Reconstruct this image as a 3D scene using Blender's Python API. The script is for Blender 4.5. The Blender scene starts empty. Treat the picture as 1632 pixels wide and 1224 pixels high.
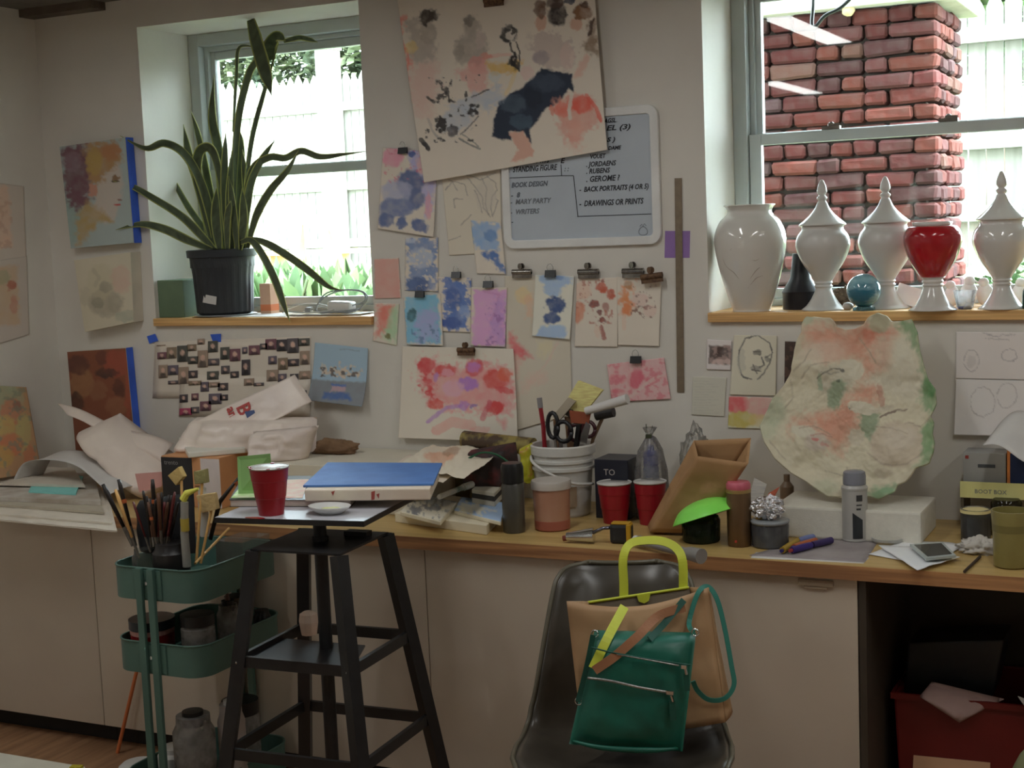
import bpy, bmesh, math, random
import numpy as np
from mathutils import Vector, noise
random.seed(7)
C = bpy.context.scene.collection
SC = bpy.context.scene
# ---------------------------------------------------------------- camera
FPX, CX, CY = 2300.0, 816.0, 612.0
_X = np.array([4716., -62., FPX]); _X /= np.linalg.norm(_X)
_s = .04; _D = FPX*FPX/(4716*_s+62)
_Z = -np.array([_D*_s, -_D, -FPX]); _Z /= np.linalg.norm(_Z)
_Y = np.cross(_Z, _X)
R3 = np.array([_X, _Y, _Z])                 # world = R3 @ camera
CAM = np.array([0., -4.131, 1.65])
cam = bpy.data.cameras.new('camera'); co = bpy.data.objects.new('camera', cam); C.objects.link(co)
cam.sensor_fit = 'HORIZONTAL'; cam.sensor_width = 36; cam.lens = FPX*36/1632; cam.clip_start = .05; cam.clip_end = 200
from mathutils import Matrix
mw = Matrix.Identity(4)
for i in range(3):
    for j in range(3): mw[i][j] = R3[i][j]
    mw[i][3] = CAM[i]
co.matrix_world = mw
SC.camera = co
cam.dof.use_dof = False
# ---------------------------------------------------------------- exposure, sky, sun, room lights
SC.view_settings.view_transform = 'Standard'; SC.view_settings.look = 'None'
SC.view_settings.gamma = 1; SC.view_settings.use_curve_mapping = False
SC.view_settings.exposure = 0.0
w = bpy.data.worlds.new('world'); SC.world = w; w.use_nodes = True
nt = w.node_tree; bg = nt.nodes['Background']
sky = nt.nodes.new('ShaderNodeTexSky'); sky.sky_type = 'HOSEK_WILKIE'; sky.turbidity = 6; sky.ground_albedo = .4
sky.sun_direction = Vector((.8, -.03, .72)).normalized()
mx = nt.nodes.new('ShaderNodeMix'); mx.data_type = 'RGBA'; mx.inputs[0].default_value = .55
mx.inputs[7].default_value = (.84, .95, 1.0, 1)
nt.links.new(sky.outputs[0], mx.inputs[6]); nt.links.new(mx.outputs[2], bg.inputs[0])
bg.inputs[1].default_value = 36.0
def light(name, kind, loc, energy, color=(1, 1, 1), rot=(0, 0, 0), size=None, size_y=None, angle=None):
    l = bpy.data.lights.new(name, kind); l.energy = energy; l.color = color
    if size: l.shape = 'RECTANGLE'; l.size = size; l.size_y = size_y or size
    if angle is not None: l.angle = angle
    o = bpy.data.objects.new(name, l); o.location = loc; o.rotation_euler = rot; C.objects.link(o); return o
sd = Vector((.8, -.03, .72)).normalized()
so = light('sun', 'SUN', (5, -5, 8), 22.0, (1, .97, .9), angle=.02)
so.rotation_euler = sd.to_track_quat('Z', 'Y').to_euler()
LAMP = 7.3
for i, (lx, ly) in enumerate([(-3.0, -1.6), (-1.6, -1.5), (-.25, -1.6), (.9, -1.6), (-2.4, -4.2)]):
    light('ceiling_tube_light', 'AREA', (lx, ly, 2.44), LAMP, (1, 1.0, .98), size=.12, size_y=1.1)
# ---------------------------------------------------------------- projection helpers (pixel of the photo -> point on a real plane)
def ray(px, py): return R3 @ np.array([px-CX, -(py-CY), -FPX])
def onY(px, py, Y=0.):
    d = ray(px, py); return CAM+d*((Y-CAM[1])/d[1])
def onZ(px, py, Z):
    d = ray(px, py); return CAM+d*((Z-CAM[2])/d[2])
def onX(px, py, X):
    d = ray(px, py); return CAM+d*((X-CAM[0])/d[0])
def onP(px, py, p, n):
    d = ray(px, py); n = np.array(n, float); return CAM+d*(n@(np.array(p)-CAM)/(n@d))
def proj(P):
    c = R3.T @ (np.array(P, float)-CAM); return CX-c[0]*FPX/c[2], CY+c[1]*FPX/c[2]
def mpp(P):                                   # metres per pixel at a point
    return -(R3.T @ (np.array(P, float)-CAM))[2]/FPX
def at(px, Y, Z):                             # point at depth Y and height Z seen in column px
    x = 0.
    for _ in range(30):
        u, _v = proj((x, Y, Z)); x += (px-u)*mpp((x, Y, Z))
    return np.array([x, Y, Z])
# ---------------------------------------------------------------- geometry builders: each returns (verts, faces)
def join(*gs):
    V = []; F = []
    for v, f in gs:
        n = len(V); V += [tuple(p) for p in v]; F += [tuple(i+n for i in q) for q in f]
    return V, F
def box(x0, y0, z0, x1, y1, z1):
    V = [(x, y, z) for z in (z0, z1) for x, y in ((x0, y0), (x1, y0), (x1, y1), (x0, y1))]
    return V, [(3, 2, 1, 0), (4, 5, 6, 7), (0, 1, 5, 4), (1, 2, 6, 5), (2, 3, 7, 6), (3, 0, 4, 7)]
def cbox(c, s, rz=0, rx=0, ry=0):
    V, F = box(-s[0]/2, -s[1]/2, -s[2]/2, s[0]/2, s[1]/2, s[2]/2)
    from mathutils import Euler
    m = Euler((rx, ry, rz)).to_matrix()
    return [tuple(m @ Vector(v)+Vector(c)) for v in V], F
def prism(pts, z0, z1):
    n = len(pts); V = [(p[0], p[1], z0) for p in pts]+[(p[0], p[1], z1) for p in pts]
    return V, [tuple(range(n))[::-1], tuple(range(n, 2*n))]+[(i, (i+1) % n, n+(i+1) % n, n+i) for i in range(n)]
def extr(pts, vec):                           # polygon of 3D points extruded along vec
    n = len(pts); V = [tuple(p) for p in pts]+[tuple(np.array(p)+np.array(vec)) for p in pts]
    return V, [tuple(range(n))[::-1], tuple(range(n, 2*n))]+[(i, (i+1) % n, n+(i+1) % n, n+i) for i in range(n)]
def bar(a, b, w, h=None, up=(0, 0, 1)):       # square bar from a to b
    a = Vector(a); b = Vector(b); h = h or w; d = (b-a).normalized(); u = Vector(up)
    s = d.cross(u); s = s.normalized() if s.length > 1e-4 else Vector((1, 0, 0)); t = s.cross(d).normalized()
    V = [tuple(p+s*i*w/2+t*j*h/2) for p in (a, b) for i, j in ((-1, -1), (1, -1), (1, 1), (-1, 1))]
    return V, [(3, 2, 1, 0), (4, 5, 6, 7), (0, 1, 5, 4), (1, 2, 6, 5), (2, 3, 7, 6), (3, 0, 4, 7)]
def smoothpath(P, n=6):
    P = [Vector(p) for p in P]
    if len(P) < 3: return P
    Q = []
    for i in range(len(P)-1):
        p0 = P[max(i-1, 0)]; p1 = P[i]; p2 = P[i+1]; p3 = P[min(i+2, len(P)-1)]
        for k in range(n):
            t = k/n
            Q.append(.5*((2*p1)+(p2-p0)*t+(2*p0-5*p1+4*p2-p3)*t*t+(3*p1-p0-3*p2+p3)*t**3))
    Q.append(P[-1]); return Q
def tube(P, r, seg=8, sm=0):
    P = smoothpath(P, sm) if sm else [Vector(p) for p in P]
    n = len(P); V = []; F = []; s = None
    for i, p in enumerate(P):
        d = (P[min(i+1, n-1)]-P[max(i-1, 0)]).normalized()
        if s is None:
            s = d.cross(Vector((0, 0, 1)) if abs(d.z) < .9 else Vector((1, 0, 0)))
        s = (s-d*s.dot(d)).normalized(); t = d.cross(s)
        if isinstance(r, (list, tuple)):
            q = i/(n-1)*(len(r)-1); k = min(int(q), len(r)-2); rr = r[k]+(r[k+1]-r[k])*(q-k)
        else: rr = r
        for j in range(seg):
            a = 2*math.pi*j/seg; V.append(tuple(p+(s*math.cos(a)+t*math.sin(a))*rr))
    for i in range(n-1):
        for j in range(seg):
            k = (j+1) % seg; F.append((i*seg+j, i*seg+k, (i+1)*seg+k, (i+1)*seg+j))
    F.append(tuple(range(seg))[::-1]); F.append(tuple(range((n-1)*seg, n*seg)))
    return V, F
def lathe(prof, c=(0, 0, 0), seg=36, sx=1, sy=1):
    V = []; F = []; n = len(prof)
    for r, z in prof:
        for j in range(seg):
            a = 2*math.pi*j/seg; V.append((c[0]+sx*max(r, 1e-5)*math.cos(a), c[1]+sy*max(r, 1e-5)*math.sin(a), c[2]+z))
    for i in range(n-1):
        for j in range(seg):
            k = (j+1) % seg; F.append((i*seg+j, i*seg+k, (i+1)*seg+k, (i+1)*seg+j))
    F.append(tuple(range(seg))[::-1]); F.append(tuple(range((n-1)*seg, n*seg)))
    return V, F
def spl(prof, n=5):                           # smooth a lathe profile
    return [(p.x, p.z) for p in smoothpath([(r, 0, z) for r, z in prof], n)]
def grid(P):                                  # P[row][col] points
    h = len(P); w_ = len(P[0]); V = [tuple(p) for r in P for p in r]
    return V, [(i*w_+j, (i+1)*w_+j, (i+1)*w_+j+1, i*w_+j+1) for i in range(h-1) for j in range(w_-1)]
def quadpts(q, nu, nv):
    a, b, c_, d = [np.array(p, float) for p in q]
    return [[(a*(1-u)+b*u)*(1-v)+(d*(1-u)+c_*u)*v for u in np.linspace(0, 1, nu)] for v in np.linspace(0, 1, nv)]
def fb(p, s, seed=0, oct=3):
    return noise.fractal(Vector((p[0]*s+seed*7.3, p[1]*s-seed*3.1, p[2]*s+seed*1.7)), .6, 2., oct)
def pillow(q, thick, bulge=.3, nu=16, nv=16, amp=0., sc=20., seed=0, back=(0, 1, 0), sq=.25):
    """closed soft body: quad q (tl,tr,br,bl) is the mid plane of the front; thickness goes to `back`"""
    bk = np.array(back, float); bk /= np.linalg.norm(bk); P = quadpts(q, nu, nv); FR = []; BK = []
    for i, r in enumerate(P):
        fr = []; b2 = []
        for j, p in enumerate(r):
            u = j/(nu-1)*2-1; v = i/(nv-1)*2-1
            e = (max(0, 1-abs(u)**4)*max(0, 1-abs(v)**4))**sq
            d = fb(p, sc, seed)*amp*e
            fr.append(p-bk*(thick*bulge*e+d)+bk*thick*.5*(1-e)); b2.append(p+bk*(thick*(1-bulge)*e-d*.5)+bk*thick*.5*(1-e))
        FR.append(fr); BK.append(b2)
    V1, F1 = grid(FR); V2, F2 = grid(BK)
    n = len(V1); F = F1+[tuple(i+n for i in f[::-1]) for f in F2]
    bd = [j for j in range(nu)]+[i*nu+nu-1 for i in range(1, nv)]+[(nv-1)*nu+j for j in range(nu-2, -1, -1)]+[i*nu for i in range(nv-2, 0, -1)]
    for a, b in zip(bd, bd[1:]+bd[:1]): F.append((a, b, b+n, a+n))
    return V1+V2, F
def blobby(c, r, amp=.2, sc=1.5, seed=0, n=20, flat=None):
    V = []; F = []; m = n*2
    for i in range(n+1):
        th = math.pi*i/n
        for j in range(m):
            ph = 2*math.pi*j/m; d = Vector((math.sin(th)*math.cos(ph), math.sin(th)*math.sin(ph), math.cos(th)))
            k = 1+amp*fb(d, sc, seed, 4)
            p = [c[0]+r[0]*d.x*k, c[1]+r[1]*d.y*k, c[2]+r[2]*d.z*k]
            if flat is not None: p[2] = max(p[2], flat)
            V.append(tuple(p))
    for i in range(n):
        for j in range(m): F.append((i*m+j, (i+1)*m+j, (i+1)*m+(j+1) % m, i*m+(j+1) % m))
    return V, F
# ---------------------------------------------------------------- colour and materials
def lin(v): v /= 255.; return v/12.92 if v <= .04045 else ((v+.055)/1.055)**2.4
def A(r, g, b, k=2.8): return tuple(min(.9, lin(x)*k) for x in (r, g, b))
MC = {}
def pm(name, c, rough=.6, c2=None, sc=8., bump=0., metal=0., coat=0., stretch=None, emit=0., bsc=None, spec=.5, ramp=(.35, .65), bd=.01, alpha=1., sss=0.):
    if name in MC: return MC[name]
    m = bpy.data.materials.new(name); m.use_nodes = True; nt = m.node_tree; b = nt.nodes['Principled BSDF']; MC[name] = m
    c2 = c2 or tuple(x*.86 for x in c)
    tc = nt.nodes.new('ShaderNodeTexCoord'); mp = nt.nodes.new('ShaderNodeMapping'); nt.links.new(tc.outputs['Object'], mp.inputs[0])
    if stretch: mp.inputs['Scale'].default_value = stretch
    n = nt.nodes.new('ShaderNodeTexNoise'); n.inputs['Scale'].default_value = sc; n.inputs['Detail'].default_value = 5
    nt.links.new(mp.outputs[0], n.inputs['Vector'])
    r = nt.nodes.new('ShaderNodeValToRGB'); r.color_ramp.elements[0].position = ramp[0]; r.color_ramp.elements[1].position = ramp[1]
    r.color_ramp.elements[0].color = (*c, 1); r.color_ramp.elements[1].color = (*c2, 1)
    nt.links.new(n.outputs['Fac'], r.inputs[0]); nt.links.new(r.outputs[0], b.inputs['Base Color'])
    b.inputs['Roughness'].default_value = rough; b.inputs['Metallic'].default_value = metal
    b.inputs['Coat Weight'].default_value = coat; b.inputs['Specular IOR Level'].default_value = spec; b.inputs['Alpha'].default_value = alpha
    if emit: nt.links.new(r.outputs[0], b.inputs['Emission Color']); b.inputs['Emission Strength'].default_value = emit
    if bump:
        n2 = nt.nodes.new('ShaderNodeTexNoise'); n2.inputs['Scale'].default_value = bsc or sc*4; n2.inputs['Detail'].default_value = 6
        nt.links.new(mp.outputs[0], n2.inputs['Vector'])
        bu = nt.nodes.new('ShaderNodeBump'); bu.inputs['Strength'].default_value = bump; bu.inputs['Distance'].default_value = bd
        nt.links.new(n2.outputs['Fac'], bu.inputs['Height']); nt.links.new(bu.outputs[0], b.inputs['Normal'])
    return m
def glassm(name, tint=(1, 1, 1), rough=.02, body=0., bodyc=(.8, .8, .8), ior=1.45):
    """clear pane / jar: transparent + fresnel gloss, with some translucent body"""
    if name in MC: return MC[name]
    m = bpy.data.materials.new(name); m.use_nodes = True; nt = m.node_tree; MC[name] = m
    out = nt.nodes['Material Output']; nt.nodes.remove(nt.nodes['Principled BSDF'])
    tr = nt.nodes.new('ShaderNodeBsdfTransparent'); tr.inputs[0].default_value = (*tint, 1)
    gl = nt.nodes.new('ShaderNodeBsdfGlossy'); gl.inputs['Roughness'].default_value = rough
    fr = nt.nodes.new('ShaderNodeFresnel'); fr.inputs[0].default_value = ior
    m1 = nt.nodes.new('ShaderNodeMixShader'); nt.links.new(fr.outputs[0], m1.inputs[0]); nt.links.new(tr.outputs[0], m1.inputs[1]); nt.links.new(gl.outputs[0], m1.inputs[2])
    last = m1
    if body:
        d = nt.nodes.new('ShaderNodeBsdfDiffuse'); d.inputs[0].default_value = (*bodyc, 1)
        t = nt.nodes.new('ShaderNodeBsdfTranslucent'); t.inputs[0].default_value = (*bodyc, 1)
        m3 = nt.nodes.new('ShaderNodeMixShader'); nt.links.new(d.outputs[0], m3.inputs[1]); nt.links.new(t.outputs[0], m3.inputs[2])
        n = nt.nodes.new('ShaderNodeTexNoise'); n.inputs['Scale'].default_value = 30; mu = nt.nodes.new('ShaderNodeMath'); mu.operation = 'MULTIPLY'; mu.inputs[1].default_value = body*2
        tc = nt.nodes.new('ShaderNodeTexCoord'); nt.links.new(tc.outputs['Object'], n.inputs['Vector']); nt.links.new(n.outputs['Fac'], mu.inputs[0])
        m2 = nt.nodes.new('ShaderNodeMixShader'); nt.links.new(mu.outputs[0], m2.inputs[0]); nt.links.new(m1.outputs[0], m2.inputs[1]); nt.links.new(m3.outputs[0], m2.inputs[2]); last = m2
    nt.links.new(last.outputs[0], out.inputs[0]); return m
def vcm(name='painted', rough=.75, transl=0., bump=0.):
    if name in MC: return MC[name]
    m = bpy.data.materials.new(name); m.use_nodes = True; nt = m.node_tree; b = nt.nodes['Principled BSDF']; MC[name] = m
    a = nt.nodes.new('ShaderNodeVertexColor'); a.layer_name = 'Col'; nt.links.new(a.outputs[0], b.inputs['Base Color']); b.inputs['Roughness'].default_value = rough
    n2 = nt.nodes.new('ShaderNodeTexNoise'); n2.inputs['Scale'].default_value = 250
    tc = nt.nodes.new('ShaderNodeTexCoord'); nt.links.new(tc.outputs['Object'], n2.inputs['Vector'])
    bu = nt.nodes.new('ShaderNodeBump'); bu.inputs['Strength'].default_value = .08+bump; bu.inputs['Distance'].default_value = .002
    nt.links.new(n2.outputs['Fac'], bu.inputs['Height']); nt.links.new(bu.outputs[0], b.inputs['Normal'])
    return m
# ---------------------------------------------------------------- object builders
def rootloc(o):
    while o is not None and o.parent is not None: o = o.parent
    return Vector(o.location) if o else Vector((0, 0, 0))
def mk(name, geo, mat, parent=None, smooth=False, bev=0., cols=None, solid=0., label=None, origin=None, recalc=True):
    V, F = geo; off = Vector((0, 0, 0))
    if parent is not None: off = rootloc(parent)
    elif origin is not None: off = Vector(origin)
    me = bpy.data.meshes.new(name)
    if cols is not None or not (bev or recalc):
        me.from_pydata([(v[0]-off.x, v[1]-off.y, v[2]-off.z) for v in V], [], F)
    else:
        bm = bmesh.new(); vs = [bm.verts.new((v[0]-off.x, v[1]-off.y, v[2]-off.z)) for v in V]
        for f in F:
            try: bm.faces.new([vs[i] for i in f])
            except ValueError: pass
        bmesh.ops.recalc_face_normals(bm, faces=bm.faces)
        if bev: bmesh.ops.bevel(bm, geom=[e for e in bm.edges if e.calc_face_angle(0) > .5], offset=bev, segments=2, affect='EDGES', profile=.6)
        bm.to_mesh(me); bm.free()
    if smooth:
        me.polygons.foreach_set('use_smooth', [True]*len(me.polygons))
        if smooth is not True: me.set_sharp_from_angle(angle=smooth)
    if cols is not None:
        ca = me.color_attributes.new('Col', 'FLOAT_COLOR', 'POINT')
        ca.data.foreach_set('color', np.concatenate([np.asarray(cols, float).reshape(-1, 3), np.ones((len(V), 1))], 1).astype(np.float32).ravel())
    o = bpy.data.objects.new(name, me); C.objects.link(o); me.materials.append(mat)
    if parent is not None: o.parent = parent
    else: o.location = off
    if solid:
        sm = o.modifiers.new('solid', 'SOLIDIFY'); sm.thickness = abs(solid); sm.offset = -1 if solid > 0 else 1
    if label: o['label'] = label
    return o
def tag(o, label, cat, group=None):
    o['label'] = label; o['category'] = cat
    if group: o['group'] = group
    return o
def thing(name, label, cat, loc, group=None):
    o = bpy.data.objects.new(name, None); C.objects.link(o); o.location = tuple(loc); o.empty_display_size = .05
    return tag(o, label, cat, group)
def basec(geo):
    v = np.array(geo[0]); return ((v[:, 0].min()+v[:, 0].max())/2, (v[:, 1].min()+v[:, 1].max())/2, v[:, 2].min())
def solo(name, geo, mat, label, cat, group=None, **k):
    o = mk(name, geo, mat, origin=basec(geo), **k); return tag(o, label, cat, group)
def struct(name, geo, mat, parent=None, **k):
    o = mk(name, geo, mat, parent, **k)
    if parent is None: o['kind'] = 'structure'
    return o
def dup(root, loc, label, group=None, rz=None):
    r = root.copy(); C.objects.link(r); r.location = tuple(loc); r['label'] = label
    if group: r['group'] = group
    if rz is not None: r.rotation_euler = (0, 0, rz)
    for ch in list(root.children):
        c = ch.copy(); C.objects.link(c); c.parent = r
        for g in ch.children:
            d = g.copy(); C.objects.link(d); d.parent = c
    return r
# ---------------------------------------------------------------- painter for flat print and paintings
class Noise2:
    def __init__(s, seed): s.g = np.random.RandomState(abs(int(seed))).rand(64, 64)
    def __call__(s, x, y):
        x0 = np.floor(x).astype(int); y0 = np.floor(y).astype(int); fx = x-x0; fy = y-y0; fx = fx*fx*(3-2*fx); fy = fy*fy*(3-2*fy)
        g = s.g; a = g[y0 % 64, x0 % 64]; b = g[y0 % 64, (x0+1) % 64]; c = g[(y0+1) % 64, x0 % 64]; d = g[(y0+1) % 64, (x0+1) % 64]
        return (a*(1-fx)+b*fx)*(1-fy)+(c*(1-fx)+d*fx)*fy
def fbm(x, y, s, seed=0):
    return sum(Noise2(seed+i)(x/s*2**i, y/s*2**i)*.5**i for i in range(4))/1.875
class Art:
    def __init__(s, X, Y, base, k=2.8, off=(0, 0, 1), seed=1):
        s.X = (X-off[0])*off[2]; s.Y = (Y-off[1])*off[2]; s.u = off[2]; s.k = k; s.seed = seed
        s.c = np.ones(X.shape+(3,))*np.array(A(*base, k)); s.c *= (1+.05*(fbm(X, Y, 30, 99)-.5))[..., None]
    def mix(s, m, c, a, tex):
        s.seed += 5
        q_ = max(c); c = tuple(v*(min(q_, 150)+max(0, q_-150)*.35)/q_ for v in c); g_ = sum(c)/3; c = tuple(g_+(v-g_)*.84 for v in c)
        if tex: m = m*np.clip(1-tex+2*tex*fbm(s.X, s.Y, 22*s.u/2, s.seed)**1.0, 0, 1.2)
        m = np.clip(m*a, 0, 1)[..., None]; s.c = s.c*(1-m)+np.array(A(*c, s.k))*m
    def warp(s, amt):
        s.seed += 3; q = 12*s.u/2
        return s.X+(fbm(s.X, s.Y, q, s.seed)-.5)*amt*s.u*2, s.Y+(fbm(s.X, s.Y, q, s.seed+1)-.5)*amt*s.u*2
    def blob(s, cx, cy, rx, ry, c, a=1., rot=0, edge=.25, wob=4, tex=.4):
        X, Y = s.warp(wob); r = math.radians(rot); dx = X-cx; dy = Y-cy
        u = (dx*math.cos(r)+dy*math.sin(r))/rx; v = (-dx*math.sin(r)+dy*math.cos(r))/ry
        d = np.sqrt(u*u+v*v); s.mix(np.clip((1-d)/edge+.5, 0, 1), c, a, tex); return s
    def poly(s, P, c, a=1., edge=1.5, wob=3, tex=.35):
        X, Y = s.warp(wob); ins = np.zeros(X.shape, bool); dm = np.full(X.shape, 1e9)
        n = len(P)
        for i in range(n):
            x1, y1 = P[i]; x2, y2 = P[(i+1) % n]
            cr = ((y1 > Y) != (y2 > Y)) & (X < (x2-x1)*(Y-y1)/((y2-y1) or 1e-9)+x1); ins ^= cr
            L = (x2-x1)**2+(y2-y1)**2 or 1e-9; t = np.clip(((X-x1)*(x2-x1)+(Y-y1)*(y2-y1))/L, 0, 1)
            dm = np.minimum(dm, np.hypot(X-x1-t*(x2-x1), Y-y1-t*(y2-y1)))
        e = edge*s.u; sdv = np.where(ins, dm, -dm); s.mix(np.clip(sdv/e+.5, 0, 1), c, a, tex); return s
    def line(s, P, c, w=1., a=1., wob=1.5):
        X, Y = s.warp(wob); dm = np.full(X.shape, 1e9)
        for (x1, y1), (x2, y2) in zip(P, P[1:]):
            L = (x2-x1)**2+(y2-y1)**2 or 1e-9; t = np.clip(((X-x1)*(x2-x1)+(Y-y1)*(y2-y1))/L, 0, 1)
            dm = np.minimum(dm, np.hypot(X-x1-t*(x2-x1), Y-y1-t*(y2-y1)))
        s.mix(np.clip((w*s.u-dm)/(.8*s.u)+.5, 0, 1), c, a, .3); return s
    def speck(s, c, thr=.62, sc=6, a=.8, box=None):
        s.seed += 7; n = fbm(s.X, s.Y, sc*s.u, s.seed); m = np.clip((n-thr)*14, 0, 1)
        if box is not None:
            x0, y0, x1, y1 = box; m = m*((s.X > x0) & (s.X < x1) & (s.Y > y0) & (s.Y < y1))
        s.mix(m, c, a, 0); return s
def pxgrid(q, step=1.6, mapf=None):
    tl, tr, br, bl = [np.array(p, float) for p in q]
    nu = max(3, int(max(np.linalg.norm(tr-tl), np.linalg.norm(br-bl))/step)); nv = max(3, int(max(np.linalg.norm(bl-tl), np.linalg.norm(br-tr))/step))
    u, v = np.meshgrid(np.linspace(0, 1, nu), np.linspace(0, 1, nv)); u = u[..., None]; v = v[..., None]
    P = (tl*(1-u)+tr*u)*(1-v)+(bl*(1-u)+br*u)*v
    return P[..., 0], P[..., 1], u[..., 0], v[..., 0]
def sheet(name, q, Y, base, paint=None, label='', cat='painting', step=1.6, off=(0, 0, 1), curl=None, k=2.8, thick=.0012, parent=None, group=None, mapf=None, rough=.75, wavy=0.):
    """a sheet of paper or canvas hung on the wall plane y=Y; the photo corners give its place"""
    X, Yp, U, V_ = pxgrid(q, step); art = Art(X, Yp, base, k, off, seed=int(q[0][0])+3)
    if paint: paint(art)
    D = np.stack([X-CX, -(Yp-CY), np.full(X.shape, -FPX)], -1) @ R3.T
    if mapf: P = mapf(D, U, V_)
    else:
        Yv = np.full(X.shape, float(Y))
        P = CAM+D*((Yv-CAM[1])/D[..., 1])[..., None]
        if curl is not None: P[..., 1] -= curl(U, V_)
        if wavy: P[..., 1] -= wavy*(fbm(X, Yp, 60, 5))
    h, w_ = X.shape; V = P.reshape(-1, 3)
    idx = np.arange(h*w_).reshape(h, w_); F = np.stack([idx[:-1, :-1], idx[1:, :-1], idx[1:, 1:], idx[:-1, 1:]], -1).reshape(-1, 4).tolist()
    if parent is None:
        o = mk(name, (V.tolist(), F), vcm(rough=rough), origin=(V[:, 0].mean(), V[:, 1].max(), V[:, 2].min()), cols=art.c, solid=thick, smooth=True); tag(o, label, cat, group)
    else: o = mk(name, (V.tolist(), F), vcm(rough=rough), parent, cols=art.c, solid=thick, smooth=True); 
    return o
def textobj(name, s, p, size, mat, parent, rot=(math.pi/2, 0, 0), shear=0.0, sx=1., align='LEFT', ext=.0002, offset=0.0):
    cu = bpy.data.curves.new(name, 'FONT'); cu.body = s; cu.size = size; cu.shear = shear; cu.extrude = ext; cu.align_x = align; cu.offset = offset; cu.resolution_u = 2
    o = bpy.data.objects.new('tmp_text', cu); C.objects.link(o)
    bpy.context.view_layer.update(); me = bpy.data.meshes.new_from_object(o.evaluated_get(bpy.context.evaluated_depsgraph_get()))
    bpy.data.objects.remove(o); 
    n = bpy.data.objects.new(name, me); me.name = name; C.objects.link(n); me.materials.clear(); me.materials.append(mat); n.parent = parent
    from mathutils import Euler
    m = Matrix.Translation(Vector(tuple(p))-rootloc(parent)) @ Euler(rot).to_matrix().to_4x4() @ Matrix.Diagonal((sx, 1, 1, 1))
    me.transform(m); return n
# ================================================================ MATERIALS
WALL = pm('wall paint', A(145, 142, 136), .75, A(140, 137, 131), sc=3, bump=.12, bsc=60, bd=.003)
REV = 0
CEIL = pm('ceiling paint', A(75, 70, 62), .9, A(60, 55, 50), sc=5, bump=.5, bsc=20)
FLOOR = pm('wood floor', A(105, 80, 58, 3.2), .5, A(85, 62, 44, 3.2), sc=3, stretch=(12, 1, 1), bump=.05)
WOOD = pm('oak worktop', A(128, 108, 68, 2.9), .38, A(112, 92, 54, 2.9), sc=2.2, stretch=(1, 14, 14), bump=.04, ramp=(.3, .7))
WOODE = pm('oak edge', A(116, 84, 54, 3.), .45, A(90, 62, 40, 3.), sc=2.5, stretch=(1, 18, 30), bump=.05, ramp=(.35, .62))
SHELF = pm('oak shelf', A(150, 120, 78, 3.), .5, A(118, 88, 52, 3.), sc=2, stretch=(1.2, 20, 40), bump=.05)
CAB = pm('cabinet laminate', A(128, 120, 108, 3.), .35, A(122, 114, 103, 3.), sc=2)
DARK = pm('recess shade', (.02, .018, .015), .8)
BLK = pm('black steel', (.012, .012, .013), .42, (.016, .016, .017), sc=30)
BLKP = pm('black plastic', (.012, .012, .012), .35)
WFRAME = pm('window vinyl', (.52, .56, .55), .4, (.47, .51, .5), sc=6)
WHITE = pm('white plastic', (.75, .75, .73), .4)
PAPER = pm('white paper', (.72, .70, .67), .8, (.66, .64, .62), sc=12)
CHROME = pm('chrome', (.7, .7, .7), .18, (.6, .6, .6), metal=1)
STEELD = pm('worn steel', (.2, .18, .15), .4, (.14, .12, .1), metal=.9, sc=40)
BLUET = pm('blue tape', A(40, 70, 150), .7, A(35, 60, 130))
TURQ = pm('turquoise enamel', A(52, 74, 66, 3.0), .4, A(46, 66, 60, 3.0), sc=5)
# ================================================================ SETTING
XL, XR, YF, ZC = -3.93, 2.1, -6.2, 2.506
ZS = 1.372; TW = 2.405                          # sill board top, window head
W1 = (-3.455, -2.533); W2 = (-1.364, .42); DEP = .31
def wallgrid(xs, zs, holes, y0, y1):
    gs = []
    for a, b in zip(xs, xs[1:]):
        for c, d in zip(zs, zs[1:]):
            if ((a+b)/2, (c+d)/2) and not any(h[0] < (a+b)/2 < h[1] and h[2] < (c+d)/2 < h[3] for h in holes): gs.append(box(a, y0, c, b, y1, d))
    return join(*gs)
ZB = ZS-.028
holes = [(W1[0], W1[1], ZB, TW), (W2[0], W2[1], ZB, TW)]
struct('wall_back', wallgrid([XL-.2, W1[0], W1[1], W2[0], W2[1], XR+.2], [0, ZB, TW, ZC+.3], holes, 0, DEP+.12), WALL)
struct('wall_left', box(XL-.2, YF-.2, 0, XL, 0, ZC+.3), WALL)
struct('wall_right', box(XR, YF-.2, 0, XR+.2, 0, ZC+.3), WALL)
struct('wall_front', box(XL, YF-.2, 0, XR, YF, ZC+.3), WALL)
struct('floor', box(XL-.2, YF-.2, -.1, XR+.2, DEP, 0), FLOOR)
struct('ceiling', box(XL-.2, YF-.2, ZC, XR+.2, DEP+.12, ZC+.12), CEIL)
struct('trim_1', box(XL, -.075, ZC-.028, XL+.34, 0, ZC), pm('ceiling batten', A(70, 62, 54), .9, A(52, 46, 40), bump=.6))
OUTW = pm('outer wall', (.5, .47, .42), .9)
struct('wall_upper', wallgrid([XL-3, XR+4], [ZC+.3, 6.0], [], DEP-.1, DEP+.12), OUTW)
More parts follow.
